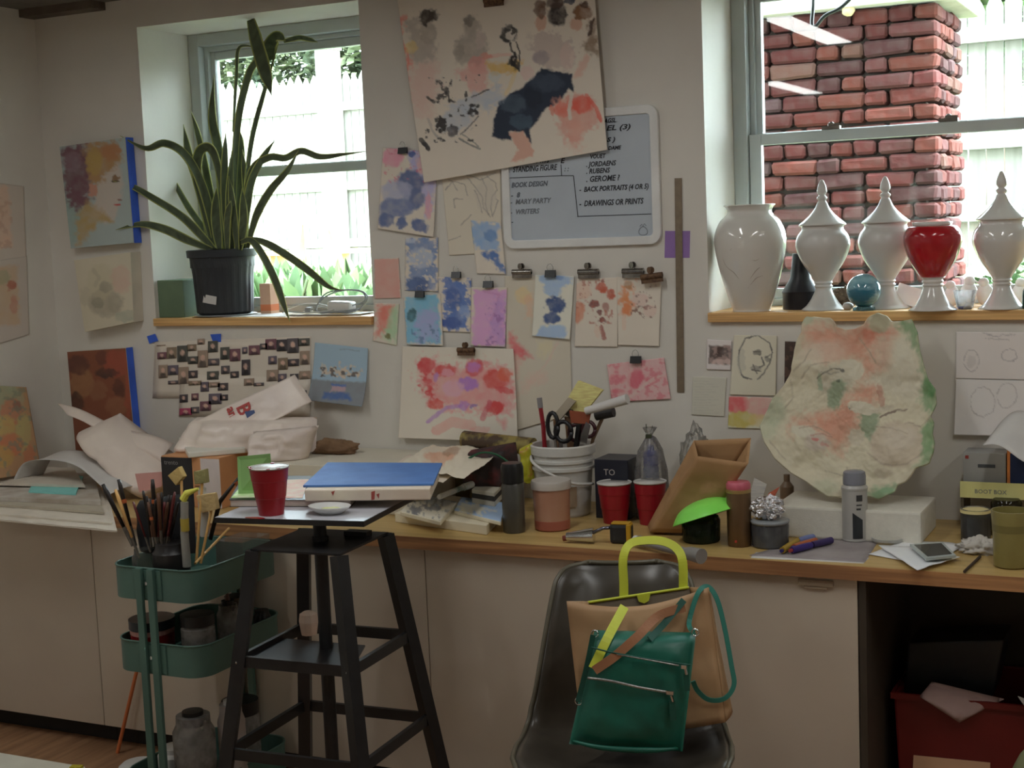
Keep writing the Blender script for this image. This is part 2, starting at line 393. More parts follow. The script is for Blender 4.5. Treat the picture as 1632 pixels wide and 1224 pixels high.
def window(n, x0, x1, lock=()):
    z0, z1, y = ZS, TW, DEP-.03
    root = bpy.data.objects.new('window_%d' % n, None); C.objects.link(root); root.location = ((x0+x1)/2, y, z0); root['kind'] = 'structure'
    e = .0005; x0 += e; x1 -= e; zr = 1.905     # meeting rail top
    fr = []
    for a, b, yy in ((0, .045, y), (.045, .062, y+.035)):
        fr += [box(x0+a, yy, z0+e, x0+b, y+.1, z1-e), box(x1-b, yy, z0+e, x1-a, y+.1, z1-e), box(x0+b, yy, z1-b, x1-b, y+.1, z1-a-e)]
    fr += [box(x0+.045, y, z0+e, x1-.045, y+.1, z0+.022)]
    struct('frame', join(*fr), WFRAME, root, bev=.003)
    i0, i1 = x0+.047, x1-.047
    def sash(name, za, zb, yy, st, top, bot):
        g = [box(i0, yy, za, i0+st, yy+.03, zb), box(i1-st, yy, za, i1, yy+.03, zb), box(i0+st, yy, zb-top, i1-st, yy+.03, zb), box(i0+st, yy, za, i1-st, yy+.03, za+bot)]
        s = struct(name, join(*g), WFRAME, root, bev=.003)
        struct('pane', box(i0+st-.004, yy+.013, za+bot-.004, i1-st+.004, yy+.017, zb-top+.004), glassm('window glass', (.95, .98, .97)), s); return s
    lo = sash('lower_sash', z0+.023, zr, y+.012, .038, .034, .03)
    up = sash('upper_sash', zr-.03, z1-.063, y+.05, .034, .03, .034)
    for lx in lock:
        struct('sash_lock', join(cbox((lx, y+.03, zr+.006), (.055, .022, .01)), cbox((lx+.008, y+.027, zr+.014), (.035, .012, .01), .3), lathe([(.009, 0), (.009, .012), (.004, .016)], (lx, y+.03, zr+.008), 12)), STEELD, lo)
    return root
window(1, *W1)
window(2, W2[0], W2[1], lock=(at(1325, DEP, 1.91)[0], at(1512, DEP, 1.91)[0]))
cr = [box(W1[0], DEP-.03, ZB, W1[1], DEP+.11, ZS), box(W2[0], DEP-.03, ZB, W2[1], DEP+.11, ZS)]
struct('trim_2', cr[0], WFRAME); struct('trim_3', cr[1], WFRAME)
g = box(W1[0]+.001, -.018, ZB, W1[1]-.001, DEP-.031, ZS)
solo('wooden_shelf', g, SHELF, 'oak board forming the sill shelf under the left window, holding the snake plant', 'shelf', bev=.002)
solo('wooden_shelf', box(W2[0]+.001, -.018, ZB, W2[1]-.001, DEP-.031, ZS), SHELF, 'oak board forming the sill shelf under the right window, holding the white urns', 'shelf', bev=.002)
# ---------------------------------------------------------------- outside
GR = pm('grass ground', (.06, .12, .03), .95, (.25, .24, .14), sc=9, bump=.6)
struct('ground', box(-16, DEP+.121, 1.0, 12, 26, 1.28), GR)
FW = pm('fence white', (.24, .235, .22), .8, (.18, .175, .16), sc=3, stretch=(8, 8, 1), bump=.05)
FO = pm('raw cedar', (.45, .30, .16), .85, (.55, .38, .2), sc=5, stretch=(6, 6, 1))
def picket(x, z0, z1, w, y, t=.02):
    return extr([(x-w/2, y, z0), (x+w/2, y, z0), (x+w/2, y, z1-.09), (x+w*.32, y, z1-.05), (x, y, z1), (x-w*.32, y, z1-.05), (x-w/2, y, z1-.09)], (0, t, 0))
def fence(label, Y, px0, px1, z1, pitch, rails, posts, zr0=1.28):
    x0 = at(px0, Y, 2.)[0]; x1 = at(px1, Y, 2.)[0]
    r = thing('picket_fence', label, 'fence', ((x0+x1)/2, Y, zr0))
    x = x0; i = 0
    while x < x1:
        mk('picket', picket(x, zr0+.03+.02*math.sin(i*3.3), z1+.02*math.sin(i*2.1), pitch*.93, Y), FW, r); x += pitch; i += 1
    for z in rails: mk('rail', box(x0, Y-.045, z-.045, x1, Y, z+.045), FW, r)
    for pxp, wd, zt in posts:
        p = at(pxp, Y, 2.); mk('post', join(box(p[0]-wd/2, Y-.1-wd, zr0, p[0]+wd/2, Y-.05, zt), prism([(p[0]-wd*.6, Y-.1-wd*1.1), (p[0]+wd*.6, Y-.1-wd*1.1), (p[0]+wd*.6, Y-.04), (p[0]-wd*.6, Y-.04)], zt, zt+.03)), FW, r)
fence('sunlit white picket fence with a tall post seen through the left window', 9.0, 330, 640, 3.33, .1, (1.55, 2.15, 2.98), [(547, .17, 3.55)])
fence('sunlit white pointed picket fence beyond the brick stack', 4.6, 1500, 1760, 2.87, .1, (1.62, 2.03, 2.63), [(1722, .13, 3.0)])
def tree(c, r, h, n, label, col, sd):
    rt = thing('leafy_tree', label, 'tree', (c[0], c[1], 1.28)); rnd = random.Random(sd)
    mk('trunk', tube([(c[0], c[1], 1.2), (c[0]+.1, c[1], 1.9), (c[0], c[1], c[2])], [.14, .1, .05], 8, 3), pm('bark', (.1, .07, .05), .9, bump=.5), rt)
    V = []; F = []
    for i in range(n):
        while True:
            d = Vector((rnd.uniform(-1, 1), rnd.uniform(-1, 1), rnd.uniform(-1, 1)))
            if d.length < 1: break
        p = Vector(c)+Vector((d.x*r, d.y*r*.6, d.z*h)); s = rnd.uniform(.04, .1)
        a = Vector((rnd.uniform(-1, 1), rnd.uniform(-1, 1), rnd.uniform(-.5, .5))).normalized()*s; b = a.cross(Vector((rnd.random(), rnd.random(), 1))).normalized()*s*.5
        k = len(V); V += [tuple(p-a), tuple(p+b), tuple(p+a), tuple(p-b)]; F.append((k, k+1, k+2, k+3))
    mk('foliage', (V, F), col, rt, recalc=False)['kind'] = 'stuff'
LEAF1 = pm('leaf dark', (.035, .06, .035), .7, (.09, .11, .05), sc=2); LEAF2 = pm('leaf bright', (.04, .10, .03), .7, (.12, .18, .08), sc=3)
for i, pxp in enumerate((378, 470, 560)):
    p = at(pxp, (10.7, 12.2, 10.7)[i], 3.4); tree((p[0], p[1], 3.35), .62, 1.05, 3600, ['dark green tree above the fence behind the drooping leaf tips in the left window', 'dark green tree above the fence in the middle of the left window', 'dark green tree behind the tall white fence post'][i], LEAF1, i)
for i, pxp in enumerate((1570, 1680)):
    p = at(pxp, (6.0, 7.6)[i], 3.2); tree((p[0], p[1], 3.2), .6, .7, 2600, ['green tree behind the pointed pickets beside the brick stack', 'green tree behind the pointed pickets at the far right edge'][i], LEAF2, 20+i)
def weeds(name, x0, x1, y0, y1, n, hmax, label, sd, mat):
    V = []; F = []; rnd = random.Random(sd)
    for i in range(n):
        x = rnd.uniform(x0, x1); y = rnd.uniform(y0, y1); h = rnd.uniform(.3, 1)*hmax*(.6+.8*noise.noise(Vector((x*1.5, y, 3)))); a = rnd.uniform(0, 6.28); s = rnd.uniform(.008, .03)
        dx, dy = math.cos(a)*s, math.sin(a)*s; lx, ly = rnd.uniform(-.05, .05), rnd.uniform(-.05, .05); k = len(V)
        h = max(.03, h); V += [(x-dx, y-dy, 1.28), (x+dx, y+dy, 1.28), (x+lx+dx*2, y+ly+dy*2, 1.28+h*.7), (x+lx*1.5, y+ly*1.5, 1.28+h), (x+lx-dx*2, y+ly-dy*2, 1.28+h*.6)]; F.append((k, k+1, k+2, k+3, k+4))
    o = mk(name, (V, F), mat, origin=((x0+x1)/2, (y0+y1)/2, 1.28), recalc=False); o['kind'] = 'stuff'; tag(o, label, 'plants')
weeds('weeds', -6.5, -2.6, 1.2, 4.5, 5000, .22, 'low green weeds and ground cover seen through the bottom of the left window', 3, LEAF2)
weeds('weeds', -.95, .2, 1.0, 4.3, 3500, .13, 'low green weeds behind the urns in the right window', 5, LEAF2)
# white saw-horse like frame in the yard
p = at(500, 5.0, 1.5)
r = thing('wooden_sawhorse', 'pale wooden sawhorse standing askew in the yard outside the left window', 'sawhorse', (p[0], 5.0, 1.28))
SAW = pm('pale lumber', (.55, .55, .56), .8, (.7, .68, .62), sc=6)
def yp(px, py, Y=5.0): return tuple(onY(px, py, Y))
def gnd(Y, px): return tuple(at(px, Y, 1.281))
mk('beam', bar(yp(447, 340), yp(524, 357), .05, .09), SAW, r)
mk('leg', bar(yp(476, 352, 4.98), gnd(4.8, 460), .05, .04), SAW, r)
mk('leg', bar(yp(512, 350, 4.97), gnd(4.8, 535), .05, .04), SAW, r)
mk('leg', bar(yp(520, 352, 5.03), gnd(5.2, 552), .05, .04), FO, r)
mk('leg', bar(yp(478, 352, 5.03), gnd(5.2, 486), .05, .04), FO, r)
mk('cross_piece', bar(yp(474, 338), yp(484, 348), .035, .05), SAW, r)
# sun-lit plank bench behind
g = join(cbox((*at(490, 6.5, 1.45)[:2], 1.5), (1.6, .3, .04)), *[cbox((at(px_, 6.5, 1.4)[0], 6.5, 1.38), (.07, .25, .2)) for px_ in (440, 540)])
solo('plank_bench', g, FO, 'raw wood plank bench behind the sawhorse in the yard', 'bench')
# ---------------------------------------------------------------- brick stack
def brickmat():
    m = bpy.data.materials.new('old brick'); m.use_nodes = True; nt = m.node_tree; b = nt.nodes['Principled BSDF']
    oi = nt.nodes.new('ShaderNodeObjectInfo'); r = nt.nodes.new('ShaderNodeValToRGB'); r.color_ramp.interpolation = 'CONSTANT'
    cols = [tuple(v*q_ for v, q_ in zip(c_, (.165, .135, .16))) for c_ in [(.36, .12, .09), (.42, .16, .11), (.28, .10, .085), (.46, .17, .12), (.34, .15, .13), (.22, .11, .1), (.4, .24, .17), (.38, .13, .1), (.3, .2, .19), (.4, .14, .12)]]
    el = r.color_ramp.elements; el[0].color = (*cols[0], 1); el[0].position = 0; el[1].position = .1; el[1].color = (*cols[1], 1)
    for i, c in enumerate(cols[2:]): e = el.new((i+2)/10); e.color = (*c, 1)
    nt.links.new(oi.outputs['Random'], r.inputs[0])
    tc = nt.nodes.new('ShaderNodeTexCoord'); n = nt.nodes.new('ShaderNodeTexNoise'); n.inputs['Scale'].default_value = 22; n.inputs['Detail'].default_value = 6; nt.links.new(tc.outputs['Object'], n.inputs['Vector'])
    r2 = nt.nodes.new('ShaderNodeValToRGB'); r2.color_ramp.elements[0].position = .42; r2.color_ramp.elements[1].position = .75
    nt.links.new(n.outputs['Fac'], r2.inputs[0])
    mx = nt.nodes.new('ShaderNodeMix'); mx.data_type = 'RGBA'; mx.inputs[7].default_value = (.085, .07, .068, 1); mu = nt.nodes.new('ShaderNodeMath'); mu.operation = 'MULTIPLY'; mu.inputs[1].default_value = .3
    nt.links.new(r2.outputs[0], mu.inputs[0]); nt.links.new(mu.outputs[0], mx.inputs[0]); nt.links.new(r.outputs[0], mx.inputs[6]); nt.links.new(mx.outputs[2], b.inputs['Base Color'])
    b.inputs['Roughness'].default_value = .95; b.inputs['Specular IOR Level'].default_value = .1; bu = nt.nodes.new('ShaderNodeBump'); bu.inputs['Distance'].default_value = .01; bu.inputs['Strength'].default_value = .5
    nt.links.new(n.outputs['Fac'], bu.inputs['Height']); nt.links.new(bu.outputs[0], b.inputs['Normal']); return m
BRICK = brickmat()
BX1 = -1.03; BY = 2.0; BX0 = BX1-1.0; BYB = BY+.62; BZ1 = 2.49
bs = thing('brick_stack', 'stack of old red bricks laid dry under a pale stone slab outside the right window', 'brick stack', ((BX0+BX1)/2, (BY+BYB)/2, 1.28))
mk('core', box(BX0+.06, BY+.06, 1.28, BX1-.06, BYB-.06, BZ1), pm('brick core shade', (.05, .035, .03), .95), bs)
meshes = {}
def brickmesh(kind, v):
    L = {'s': .2, 'h': .1, 'm': .15}[kind]; k = (kind, v)
    if k in meshes: return meshes[k]
    rnd = random.Random(hash(kind) % 97+v*13 if False else ord(kind)+v*13)
    bm = bmesh.new(); bmesh.ops.create_cube(bm, size=1)
    for q in bm.verts: q.co = Vector((q.co.x*(L-.006), q.co.y*.1, q.co.z*.061))+Vector((rnd.uniform(-1, 1), rnd.uniform(-1, 1), rnd.uniform(-1, 1)))*.006
    bmesh.ops.bevel(bm, geom=bm.edges[:], offset=.011, segments=1, affect='EDGES')
    me = bpy.data.meshes.new('brick'); bm.to_mesh(me); bm.free(); me.materials.append(BRICK); meshes[k] = me; return me
rnd = random.Random(11)
def putbrick(kind, x, y, z, rz):
    o = bpy.data.objects.new('brick', brickmesh(kind, rnd.randrange(3))); C.objects.link(o); o.parent = bs
    o.location = Vector((x+rnd.uniform(-.004, .004), y+rnd.uniform(-.008, .008), z))-bs.location; o.rotation_euler = (rnd.uniform(-.02, .02), rnd.uniform(-.02, .02), rz+rnd.uniform(-.03, .03))
nc = 18; ch = (BZ1-1.28)/nc
for i in range(nc):
    z = 1.28+ch*(i+.5); x = BX1
    L0 = .1 if i % 2 else .2
    while x > BX0+.02:
        k = rnd.choice('shsmh') if x < BX1 else ('h' if i % 2 else 's'); L = {'s': .2, 'h': .1, 'm': .15}[k]
        if x-L < BX0-.03: k = 'h'; L = .1
        putbrick(k, x-L/2, BY+.05, z, 0); x -= L
    y = BY+.1
    while y < BYB-.02:
        k = rnd.choice('hhsm'); L = {'s': .2, 'h': .1, 'm': .15}[k]
        if y+L > BYB+.03: k = 'h'; L = .1
        putbrick(k, BX1-.05, y+L/2, z, math.pi/2); y += L
mk('cap_slab', box(BX0-.06, BY-.07, BZ1+.002, BX1+.07, BYB+.06, BZ1+.08), pm('pale stone', (.55, .53, .5), .8, (.45, .42, .4), bump=.3), bs, bev=.006)
mk('round_stone', blobby((onY(1358, 18, BY+.04)[0], BY-.03, onY(1358, 18, BY)[2]), (.026, .03, .024), .15, 2, 3, 8), pm('tan stone', (.5, .4, .24), .9), bs, smooth=True)
# dark strap hanging outside against the glass
P = [onY(1297, -30, .42), onY(1296, 10, .42), onY(1294, 38, .42), onY(1300, 42, .42), onY(1315, 25, .42), onY(1340, 12, .42), onY(1362, -12, .42), onY(1364, -40, .42)]
solo('black_strap', tube(P, .006, 6, 4), BLKP, 'looped black cable hanging outside at the top of the right window', 'cable', smooth=True)
# ================================================================ COUNTER
ZT = .78; CF = -.62
solo('wooden_worktop', join(box(XL+.002, CF+.004, ZT-.036, .9, -.002, ZT)), WOOD, 'long oak worktop running along the wall under both windows', 'worktop', bev=.002)
wt = bpy.data.objects['wooden_worktop']
mk('front_edge', box(XL+.002, CF, ZT-.036, .9, CF+.0038, ZT-.0005), WOODE, wt)
def cabinet(x0, x1, label, tab=True, ndoor=1, legs=()):
    r = thing('cabinet', label, 'cabinet', ((x0+x1)/2, -.3, 0))
    g = [box(x0+.001, -.578, .075, x0+.018, -.01, ZT-.038), box(x1-.018, -.578, .075, x1-.001, -.01, ZT-.038), box(x0+.018, -.578, .075, x1-.018, -.01, .092), box(x0+.018, -.03, .092, x1-.018, -.012, ZT-.038), box(x0+.018, -.578, ZT-.06, x1-.018, -.01, ZT-.038)]
    mk('body', join(*g), CAB, r)
    d = mk('door', box(x0+.0015, -.6, .07, x1-.0015, -.58, ZT-.04), CAB, r, bev=.0015)
    if tab: mk('handle', join(box(x1-.15, -.608, ZT-.062, x1-.06, -.6005, ZT-.045), box(x1-.135, -.606, ZT-.07, x1-.075, -.6005, ZT-.062)), pm('leather tab', A(104, 92, 76, 3.), .6), d, bev=.002)
    mk('plinth', box(x0+.001, -.545, .001, x1-.001, -.53, .0745), DARK, r)  # near-black board: the toe-space shade is put into its colour
    for lx in (x0+.05, x1-.05): mk('leg', lathe([(.022, 0), (.022, .008), (.014, .012), (.014, .074)], (lx, -.5, 0), 12), pm('grey plastic', (.1, .1, .1), .5), r)
e = [XL+.003, -3.28, -2.66, -2.036, -1.416, -.797]
for a, b, l, t in zip(e, e[1:], ['cabinet in the left corner under the stacked papers', 'cabinet behind the turquoise trolley', 'cabinet behind the black modelling stand', 'cabinet behind the chair with the bags', 'cabinet at the right end beside the dark knee space'], [0, 0, 0, 1, 1]):
    cabinet(a, b, 'grey-white laminate base '+l, bool(t))
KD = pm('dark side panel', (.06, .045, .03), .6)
g = box(-.795, -.6, 0, -.777, -.012, ZT-.038)
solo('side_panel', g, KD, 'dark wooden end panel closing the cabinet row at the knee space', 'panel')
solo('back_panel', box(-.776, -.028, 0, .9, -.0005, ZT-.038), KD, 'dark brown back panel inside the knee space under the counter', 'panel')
# ================================================================ WALL ART
def clip_bulldog(px, py, w, Y, label, rust=False, rot=0.):
    """metal bulldog clip on a nail: barrel body and round finger tabs"""
    p = onY(px, py, Y); m = mpp(p); W = w*m; H = W*.42
    r = thing('bulldog_clip', label, 'clip', (p[0], Y, p[2]-H/2), 'metal bulldog clips on the white wall')
    M_ = pm('rusty steel', (.25, .15, .08), .7, (.12, .07, .05), metal=.6, sc=120) if rust else pm('clip steel', (.4, .38, .35), .25, (.25, .23, .21), metal=1, sc=60)
    def T(pts): 
        a = rot; return [(p[0]+x*math.cos(a)-z*math.sin(a), Y+y, p[2]+x*math.sin(a)+z*math.cos(a)) for x, y, z in pts]
    V, F = tube([(-W/2, -.006, H*.2), (W/2, -.006, H*.2)], H*.32, 14); g1 = (T(V), F)
    V, F = box(-W/2, -.009, -H*.5, W/2, -.002, H*.2); g2 = (T(V), F)
    mk('body', join(g1, g2), M_, r, smooth=.6)
    for s in (-1, 1):
        V, F = extr([(W*.14*math.cos(a)*(1 if s > 0 else .8)+s*W*.03, -.012+.004*s, H*.85+W*.15*math.sin(a)) for a in np.linspace(0, 6.28, 15)[:-1]], (0, .0015, 0)); mk('finger_tab', (T(V), F), M_, r)
    V, F = box(-W*.1, -.012, H*.2, W*.1, -.008, H*.7); mk('neck', (T(V), F), M_, r)
    return r
def clip_binder(px, py, w, Y, label, rot=0.):
    p = onY(px, py, Y); m = mpp(p); W = w*m; H = W*.62
    r = thing('binder_clip', label, 'clip', (p[0], Y, p[2]-H/2), 'black binder clips on the white wall')
    V, F = extr([(-W/2, 0, -H/2), (-W/2, -.012, -H/2), (-W/2, -.006, H/2), (-W/2, 0, H/2)], (W, 0, 0))
    mk('body', ([(p[0]+x, Y+y, p[2]+z) for x, y, z in V], F), BLKP, r)
    mk('wire_handle', tube([(p[0]-W*.22, Y-.005, p[2]+H*.4), (p[0]-W*.3, Y-.006, p[2]+H*.9), (p[0]-W*.12, Y-.007, p[2]+H*1.35), (p[0]+W*.12, Y-.007, p[2]+H*1.35), (p[0]+W*.3, Y-.006, p[2]+H*.9), (p[0]+W*.22, Y-.005, p[2]+H*.4)], .0008, 6, 3), CHROME, r, smooth=True)
    return r
PB = (150, 143, 133)       # paper tone in the photo
# --- large watercolour
def paint_big(a):
    a.poly([(210, 470), (400, 380), (420, 600), (330, 800), (270, 770), (215, 650)], (154, 128, 118), .8, 20, 12, .2)
    a.poly([(190, 130), (290, 110), (300, 260), (400, 260), (400, 380), (300, 420), (230, 400), (240, 300)], (124, 116, 108), .8, 10, 10, .25)
    a.poly([(135, 115), (187, 110), (190, 180), (165, 230), (205, 330), (235, 380), (235, 455), (205, 480), (200, 360), (160, 330), (140, 200)], (196, 98, 84), .85, 6, 8)
    a.poly([(200, 470), (215, 470), (210, 700), (195, 600)], (190, 100, 90), .5, 6, 6)
    a.blob(240, 320, 48, 45, (190, 160, 90), .6).blob(352, 220, 55, 85, (118, 110, 100), .75)
    a.poly([(290, 75), (410, 66), (408, 130), (370, 150), (330, 178), (300, 150)], (52, 46, 40), .9, 4, 8)
    a.poly([(590, 130), (640, 100), (690, 150), (700, 220), (740, 260), (745, 400), (700, 470), (640, 420), (540, 430), (525, 350), (550, 270), (600, 220)], (118, 110, 101), .75, 8, 8, .5)
    a.blob(625, 142, 38, 34, (78, 72, 64), .7).blob(680, 440, 60, 62, (192, 104, 100), .55)
    a.poly([(540, 470), (750, 430), (752, 600), (660, 640), (590, 550)], (160, 116, 108), .8, 10, 10, .25)
    a.blob(555, 350, 40, 60, (100, 93, 84), .5).blob(700, 270, 35, 60, (140, 126, 120), .5)
    a.blob(895, 228, 56, 58, (48, 46, 44), .95, wob=6).blob(905, 235, 34, 36, PB, .9).blob(880, 205, 22, 18, (48, 46, 44)).blob(925, 215, 14, 20, (60, 57, 52))
    a.poly([(740, 420), (920, 420), (985, 400), (950, 490), (780, 500)], (162, 133, 72), .9, 5, 6)
    a.poly([(915, 345), (955, 385), (965, 480), (935, 480), (905, 430)], (34, 32, 32), .95, 4, 10)
    a.line([(905, 290), (918, 350)], (60, 56, 52), 1.6).line([(945, 285), (968, 350), (965, 480)], (60, 56, 52), 1.2)
    a.line([(745, 385), (830, 372), (905, 368)], (180, 132, 120), 3, .5).blob(740, 380, 40, 22, (170, 100, 85), .6)
    a.blob(800, 520, 40, 40, (130, 140, 145), .4).line([(935, 500), (900, 590), (870, 640)], (170, 150, 100), 3, .5)
    a.poly([(1030, 230), (1180, 210), (1240, 250), (1330, 280), (1320, 480), (1130, 470), (1080, 400), (1040, 340)], (136, 124, 116), .85, 6, 14, .2)
    a.blob(1115, 390, 58, 48, (116, 106, 106), .85).blob(1020, 490, 48, 48, (158, 138, 130), .8).blob(1030, 260, 30, 60, (150, 142, 130), .5)
    a.blob(1290, 380, 50, 90, (150, 128, 120), .5)
    a.blob(1110, 150, 35, 60, (144, 112, 94), .9, tex=.15).blob(1105, 60, 42, 65, (76, 52, 38), .85).blob(1220, 95, 62, 82, (42, 36, 33), .95).blob(1200, 20, 60, 40, (60, 45, 38), .9).blob(1300, 5, 40, 20, (40, 44, 60), .9)
    a.blob(1350, 165, 42, 44, (146, 116, 98), .95, tex=.15).blob(1390, 85, 62, 52, (96, 66, 42), .9).blob(1400, 30, 32, 26, (62, 42, 30), .95)
    a.poly([(1440, 140), (1480, 120), (1500, 380), (1440, 370), (1395, 320), (1430, 220)], (104, 86, 68), .85, 8, 10).poly([(1440, 140), (1470, 130), (1450, 240), (1425, 250)], (50, 34, 26), .9)
    a.poly([(1410, 370), (1450, 380), (1380, 520), (1325, 520)], (158, 130, 116), .95, 5, 4, .1)
    NV = (27, 35, 49)
    a.poly([(1120, 460), (1320, 500), (1335, 620), (1300, 600), (1240, 690), (1140, 730), (1040, 880), (1045, 965), (1020, 950), (1000, 890), (900, 885), (915, 945), (850, 940), (785, 915), (800, 790), (825, 690), (900, 640), (1020, 560)], NV, 1, 3, 3, 0)
    a.blob(930, 700, 90, 60, (58, 72, 84), .5).blob(1150, 560, 120, 60, (50, 60, 74), .45).blob(980, 820, 80, 50, (55, 74, 88), .45).blob(1060, 650, 60, 80, (20, 26, 38), .5)
    a.poly([(895, 890), (1000, 890), (1062, 1020), (1055, 1060), (900, 1095), (955, 1010)], (152, 116, 100), 1, 3, 4, .1)
    a.poly([(1200, 690), (1300, 640), (1450, 660), (1520, 820), (1400, 900), (1340, 1000), (1240, 880)], (160, 108, 94), .8, 12, 12, .3)
    a.blob(1380, 700, 85, 60, (196, 72, 56), .8).blob(1255, 740, 60, 50, (190, 84, 68), .65).blob(1190, 740, 16, 36, (170, 84, 66), .7).line([(1420, 640), (1480, 720), (1515, 810)], (190, 72, 58), 3, .7)
    a.poly([(1290, 800), (1420, 800), (1360, 1010), (1300, 1000)], (200, 138, 120), .4, 18, 12).line([(1320, 640), (1300, 740), (1310, 800)], PB, 3, .8)
    BG = (118, 128, 140)
    a.poly([(500, 700), (640, 650), (740, 620), (850, 570), (830, 620), (860, 650), (760, 750), (700, 740), (620, 850), (500, 900), (410, 850)], BG, .65, 10, 10, .5)
    K = (44, 42, 42)
    a.blob(445, 840, 34, 58, K, .95, -15, wob=8).blob(515, 882, 38, 42, (62, 60, 62), .9).blob(650, 740, 38, 26, K, .95, wob=8).poly([(410, 525), (440, 540), (500, 640), (520, 680), (485, 690), (440, 590)], K, .95, 3, 10)
    a.line([(345, 655), (390, 690)], K, 2, .8).line([(570, 905), (640, 840), (690, 780)], K, 1, .8).line([(560, 930), (640, 980), (700, 1000)], (100, 98, 92), 1.5).line([(580, 900), (690, 985)], (110, 108, 100), 1)
    a.line([(300, 940), (350, 1000)], K, 3.5, .9).line([(640, 655), (760, 600)], K, 1, .8).line([(350, 800), (380, 880), (430, 940)], (120, 116, 110), 2, .7).speck(K, .66, 8, .9, (330, 500, 700, 960))
    a.poly([(330, 680), (400, 720), (380, 820), (340, 800)], (150, 132, 120), .5, 10, 10)
sheet('watercolor_sheet', [(627, -46), (944, -58), (969, 239), (676, 291)], -.026, PB, paint_big, 'large watercolour sheet with a navy draped figure and pink limbs, overlapping the whiteboard', off=(600, 0, 4.221), step=1.3, curl=lambda u, v: .004*np.sin(v*3)+.006*v*u)
clip_bulldog(788, 3, 34, -.03, 'metal bulldog clip at the top edge of the large watercolour', True)
# --- whiteboard
x0, x1 = onY(801, 300, -.01)[0], onY(1052, 300, -.01)[0]; z1, z0 = onY(1040, 166, -.01)[2], onY(1050, 389, -.01)[2]
wb = thing('whiteboard', 'whiteboard in a cream plastic frame, covered in handwritten lists', 'whiteboard', ((x0+x1)/2, 0, z0))
def rr(x0, x1, z0, z1, r, y):
    P = []
    for cx, cz, a0 in ((x1-r, z0+r, -90), (x1-r, z1-r, 0), (x0+r, z1-r, 90), (x0+r, z0+r, 180)):
        for k in range(7): a = math.radians(a0+k*15); P.append((cx+r*math.cos(a), y, cz+r*math.sin(a)))
    return P
def ring(o, i, y0, y1):
    n = len(o); V = [(p[0], y, p[2]) for y in (y0, y1) for L in (o, i) for p in L]; F = []
    for k in range(n):
        j = (k+1) % n; F += [(k, j, n+j, n+k), (2*n+k, 3*n+k, 3*n+j, 2*n+j), (k, 2*n+k, 2*n+j, j), (n+k, n+j, 3*n+j, 3*n+k)]
    return V, F
fr = .026
mk('frame', ring(rr(x0, x1, z0, z1, .035, 0), rr(x0+fr, x1-fr, z0+fr, z1-fr, .012, 0), -.0005, -.016), pm('cream plastic', A(168, 166, 152), .35), wb, bev=.003)
mk('board', box(x0+fr-.002, -.009, z0+fr-.002, x1-fr+.002, -.001, z1-fr+.002), pm('whiteboard face', A(124, 130, 136), .25, A(119, 125, 131), sc=5), wb)
INK = pm('marker ink', (.02, .022, .03), .5); INK2 = pm('faded marker', (.12, .14, .17), .5); INK3 = pm('grey marker', (.2, .22, .25), .5)
def wt_(s, px, py, h, m, pxw=None, par=wb, Y=-.0096, name='writing', rot=0):
    p = onY(px, py, Y); k = mpp(p); o = textobj(name, s, p, h*k*1.38, m, par, rot=(math.pi/2, 0, 0) if not rot else (math.pi/2, rot, 0), shear=.25, offset=.0006)
    if pxw:
        xs = [v.co.x for v in o.data.vertices]; sc = pxw*k*1.03/(max(xs)-min(xs)); ox = p[0]-rootloc(par).x
        for v in o.data.vertices: v.co.x = ox+(v.co.x-ox)*sc
    return o
for s, px, py, h, m, pw in [('AGSL', 963, 196, 7, INK, 20), ('EL (3)', 966, 208, 8, INK, 40), ('S )', 967, 226, 7, INK, 14), ('DAME', 969, 239, 6, INK, 22), ('VOUET', 940, 253, 7, INK, 26), ('. JORDAENS', 934, 266, 8, INK, 50), ('. RUBENS', 934, 277, 8, INK, 40), ('. GEROME ?', 934, 290, 9, INK, 56), ('-  BACK PORTRAITS (4 OR 5)', 923, 306, 8, INK, 114), ('-  DRAWINGS OR PRINTS', 923, 329, 9, INK, 106), ('POTS VITS', 838, 261, 6, INK, 40), ('E', 893, 260, 8, INK, 8), (': :', 899, 273, 8, INK2, 8), ('.  STANDING FIGURE', 811, 275, 9, INK, 82), ('BOOK DESIGN', 815, 299, 8, INK2, 62), ('-  8', 814, 315, 8, INK2, 16), ('-  MARY PARTY', 813, 326, 8, INK3, 70), ('-  WRITERS', 813, 342, 8, INK3, 50), ('-', 813, 357, 8, INK2, 5)]:
    wt_(s, px, py, h, m, pw)
def wl(a, b, w=.0022, par=wb, m=INK, Y=-.0095): return bar(onY(*a, Y), onY(*b, Y), w, .0006, up=(0, 1, 0))
for a_, b_ in [((807, 284), (893, 280)), ((893, 280), (914, 280)), ((894, 262), (895, 280)), ((914, 280), (921, 345)), ((920, 345), (1038, 341)), ((965, 196), (984, 194))]: mk('ruled_line', wl(a_, b_, .0022 if a_[1] > 200 else .001), INK, wb)
P = onY(1025, 368, -.0095); mk('doodle', join(tube([(P[0]+.014*math.cos(t)*(1-.25*math.sin(t)), P[1]-.0004, P[2]+.013*math.sin(t)) for t in np.linspace(0, 6.4, 24)], .0008, 4), tube([(P[0]-.01, P[1], P[2]+.014), (P[0]-.004, P[1], P[2]+.02), (P[0], P[1], P[2]+.014), (P[0]+.005, P[1], P[2]+.022), (P[0]+.01, P[1], P[2]+.015)], .0008, 4)), INK3, wb)
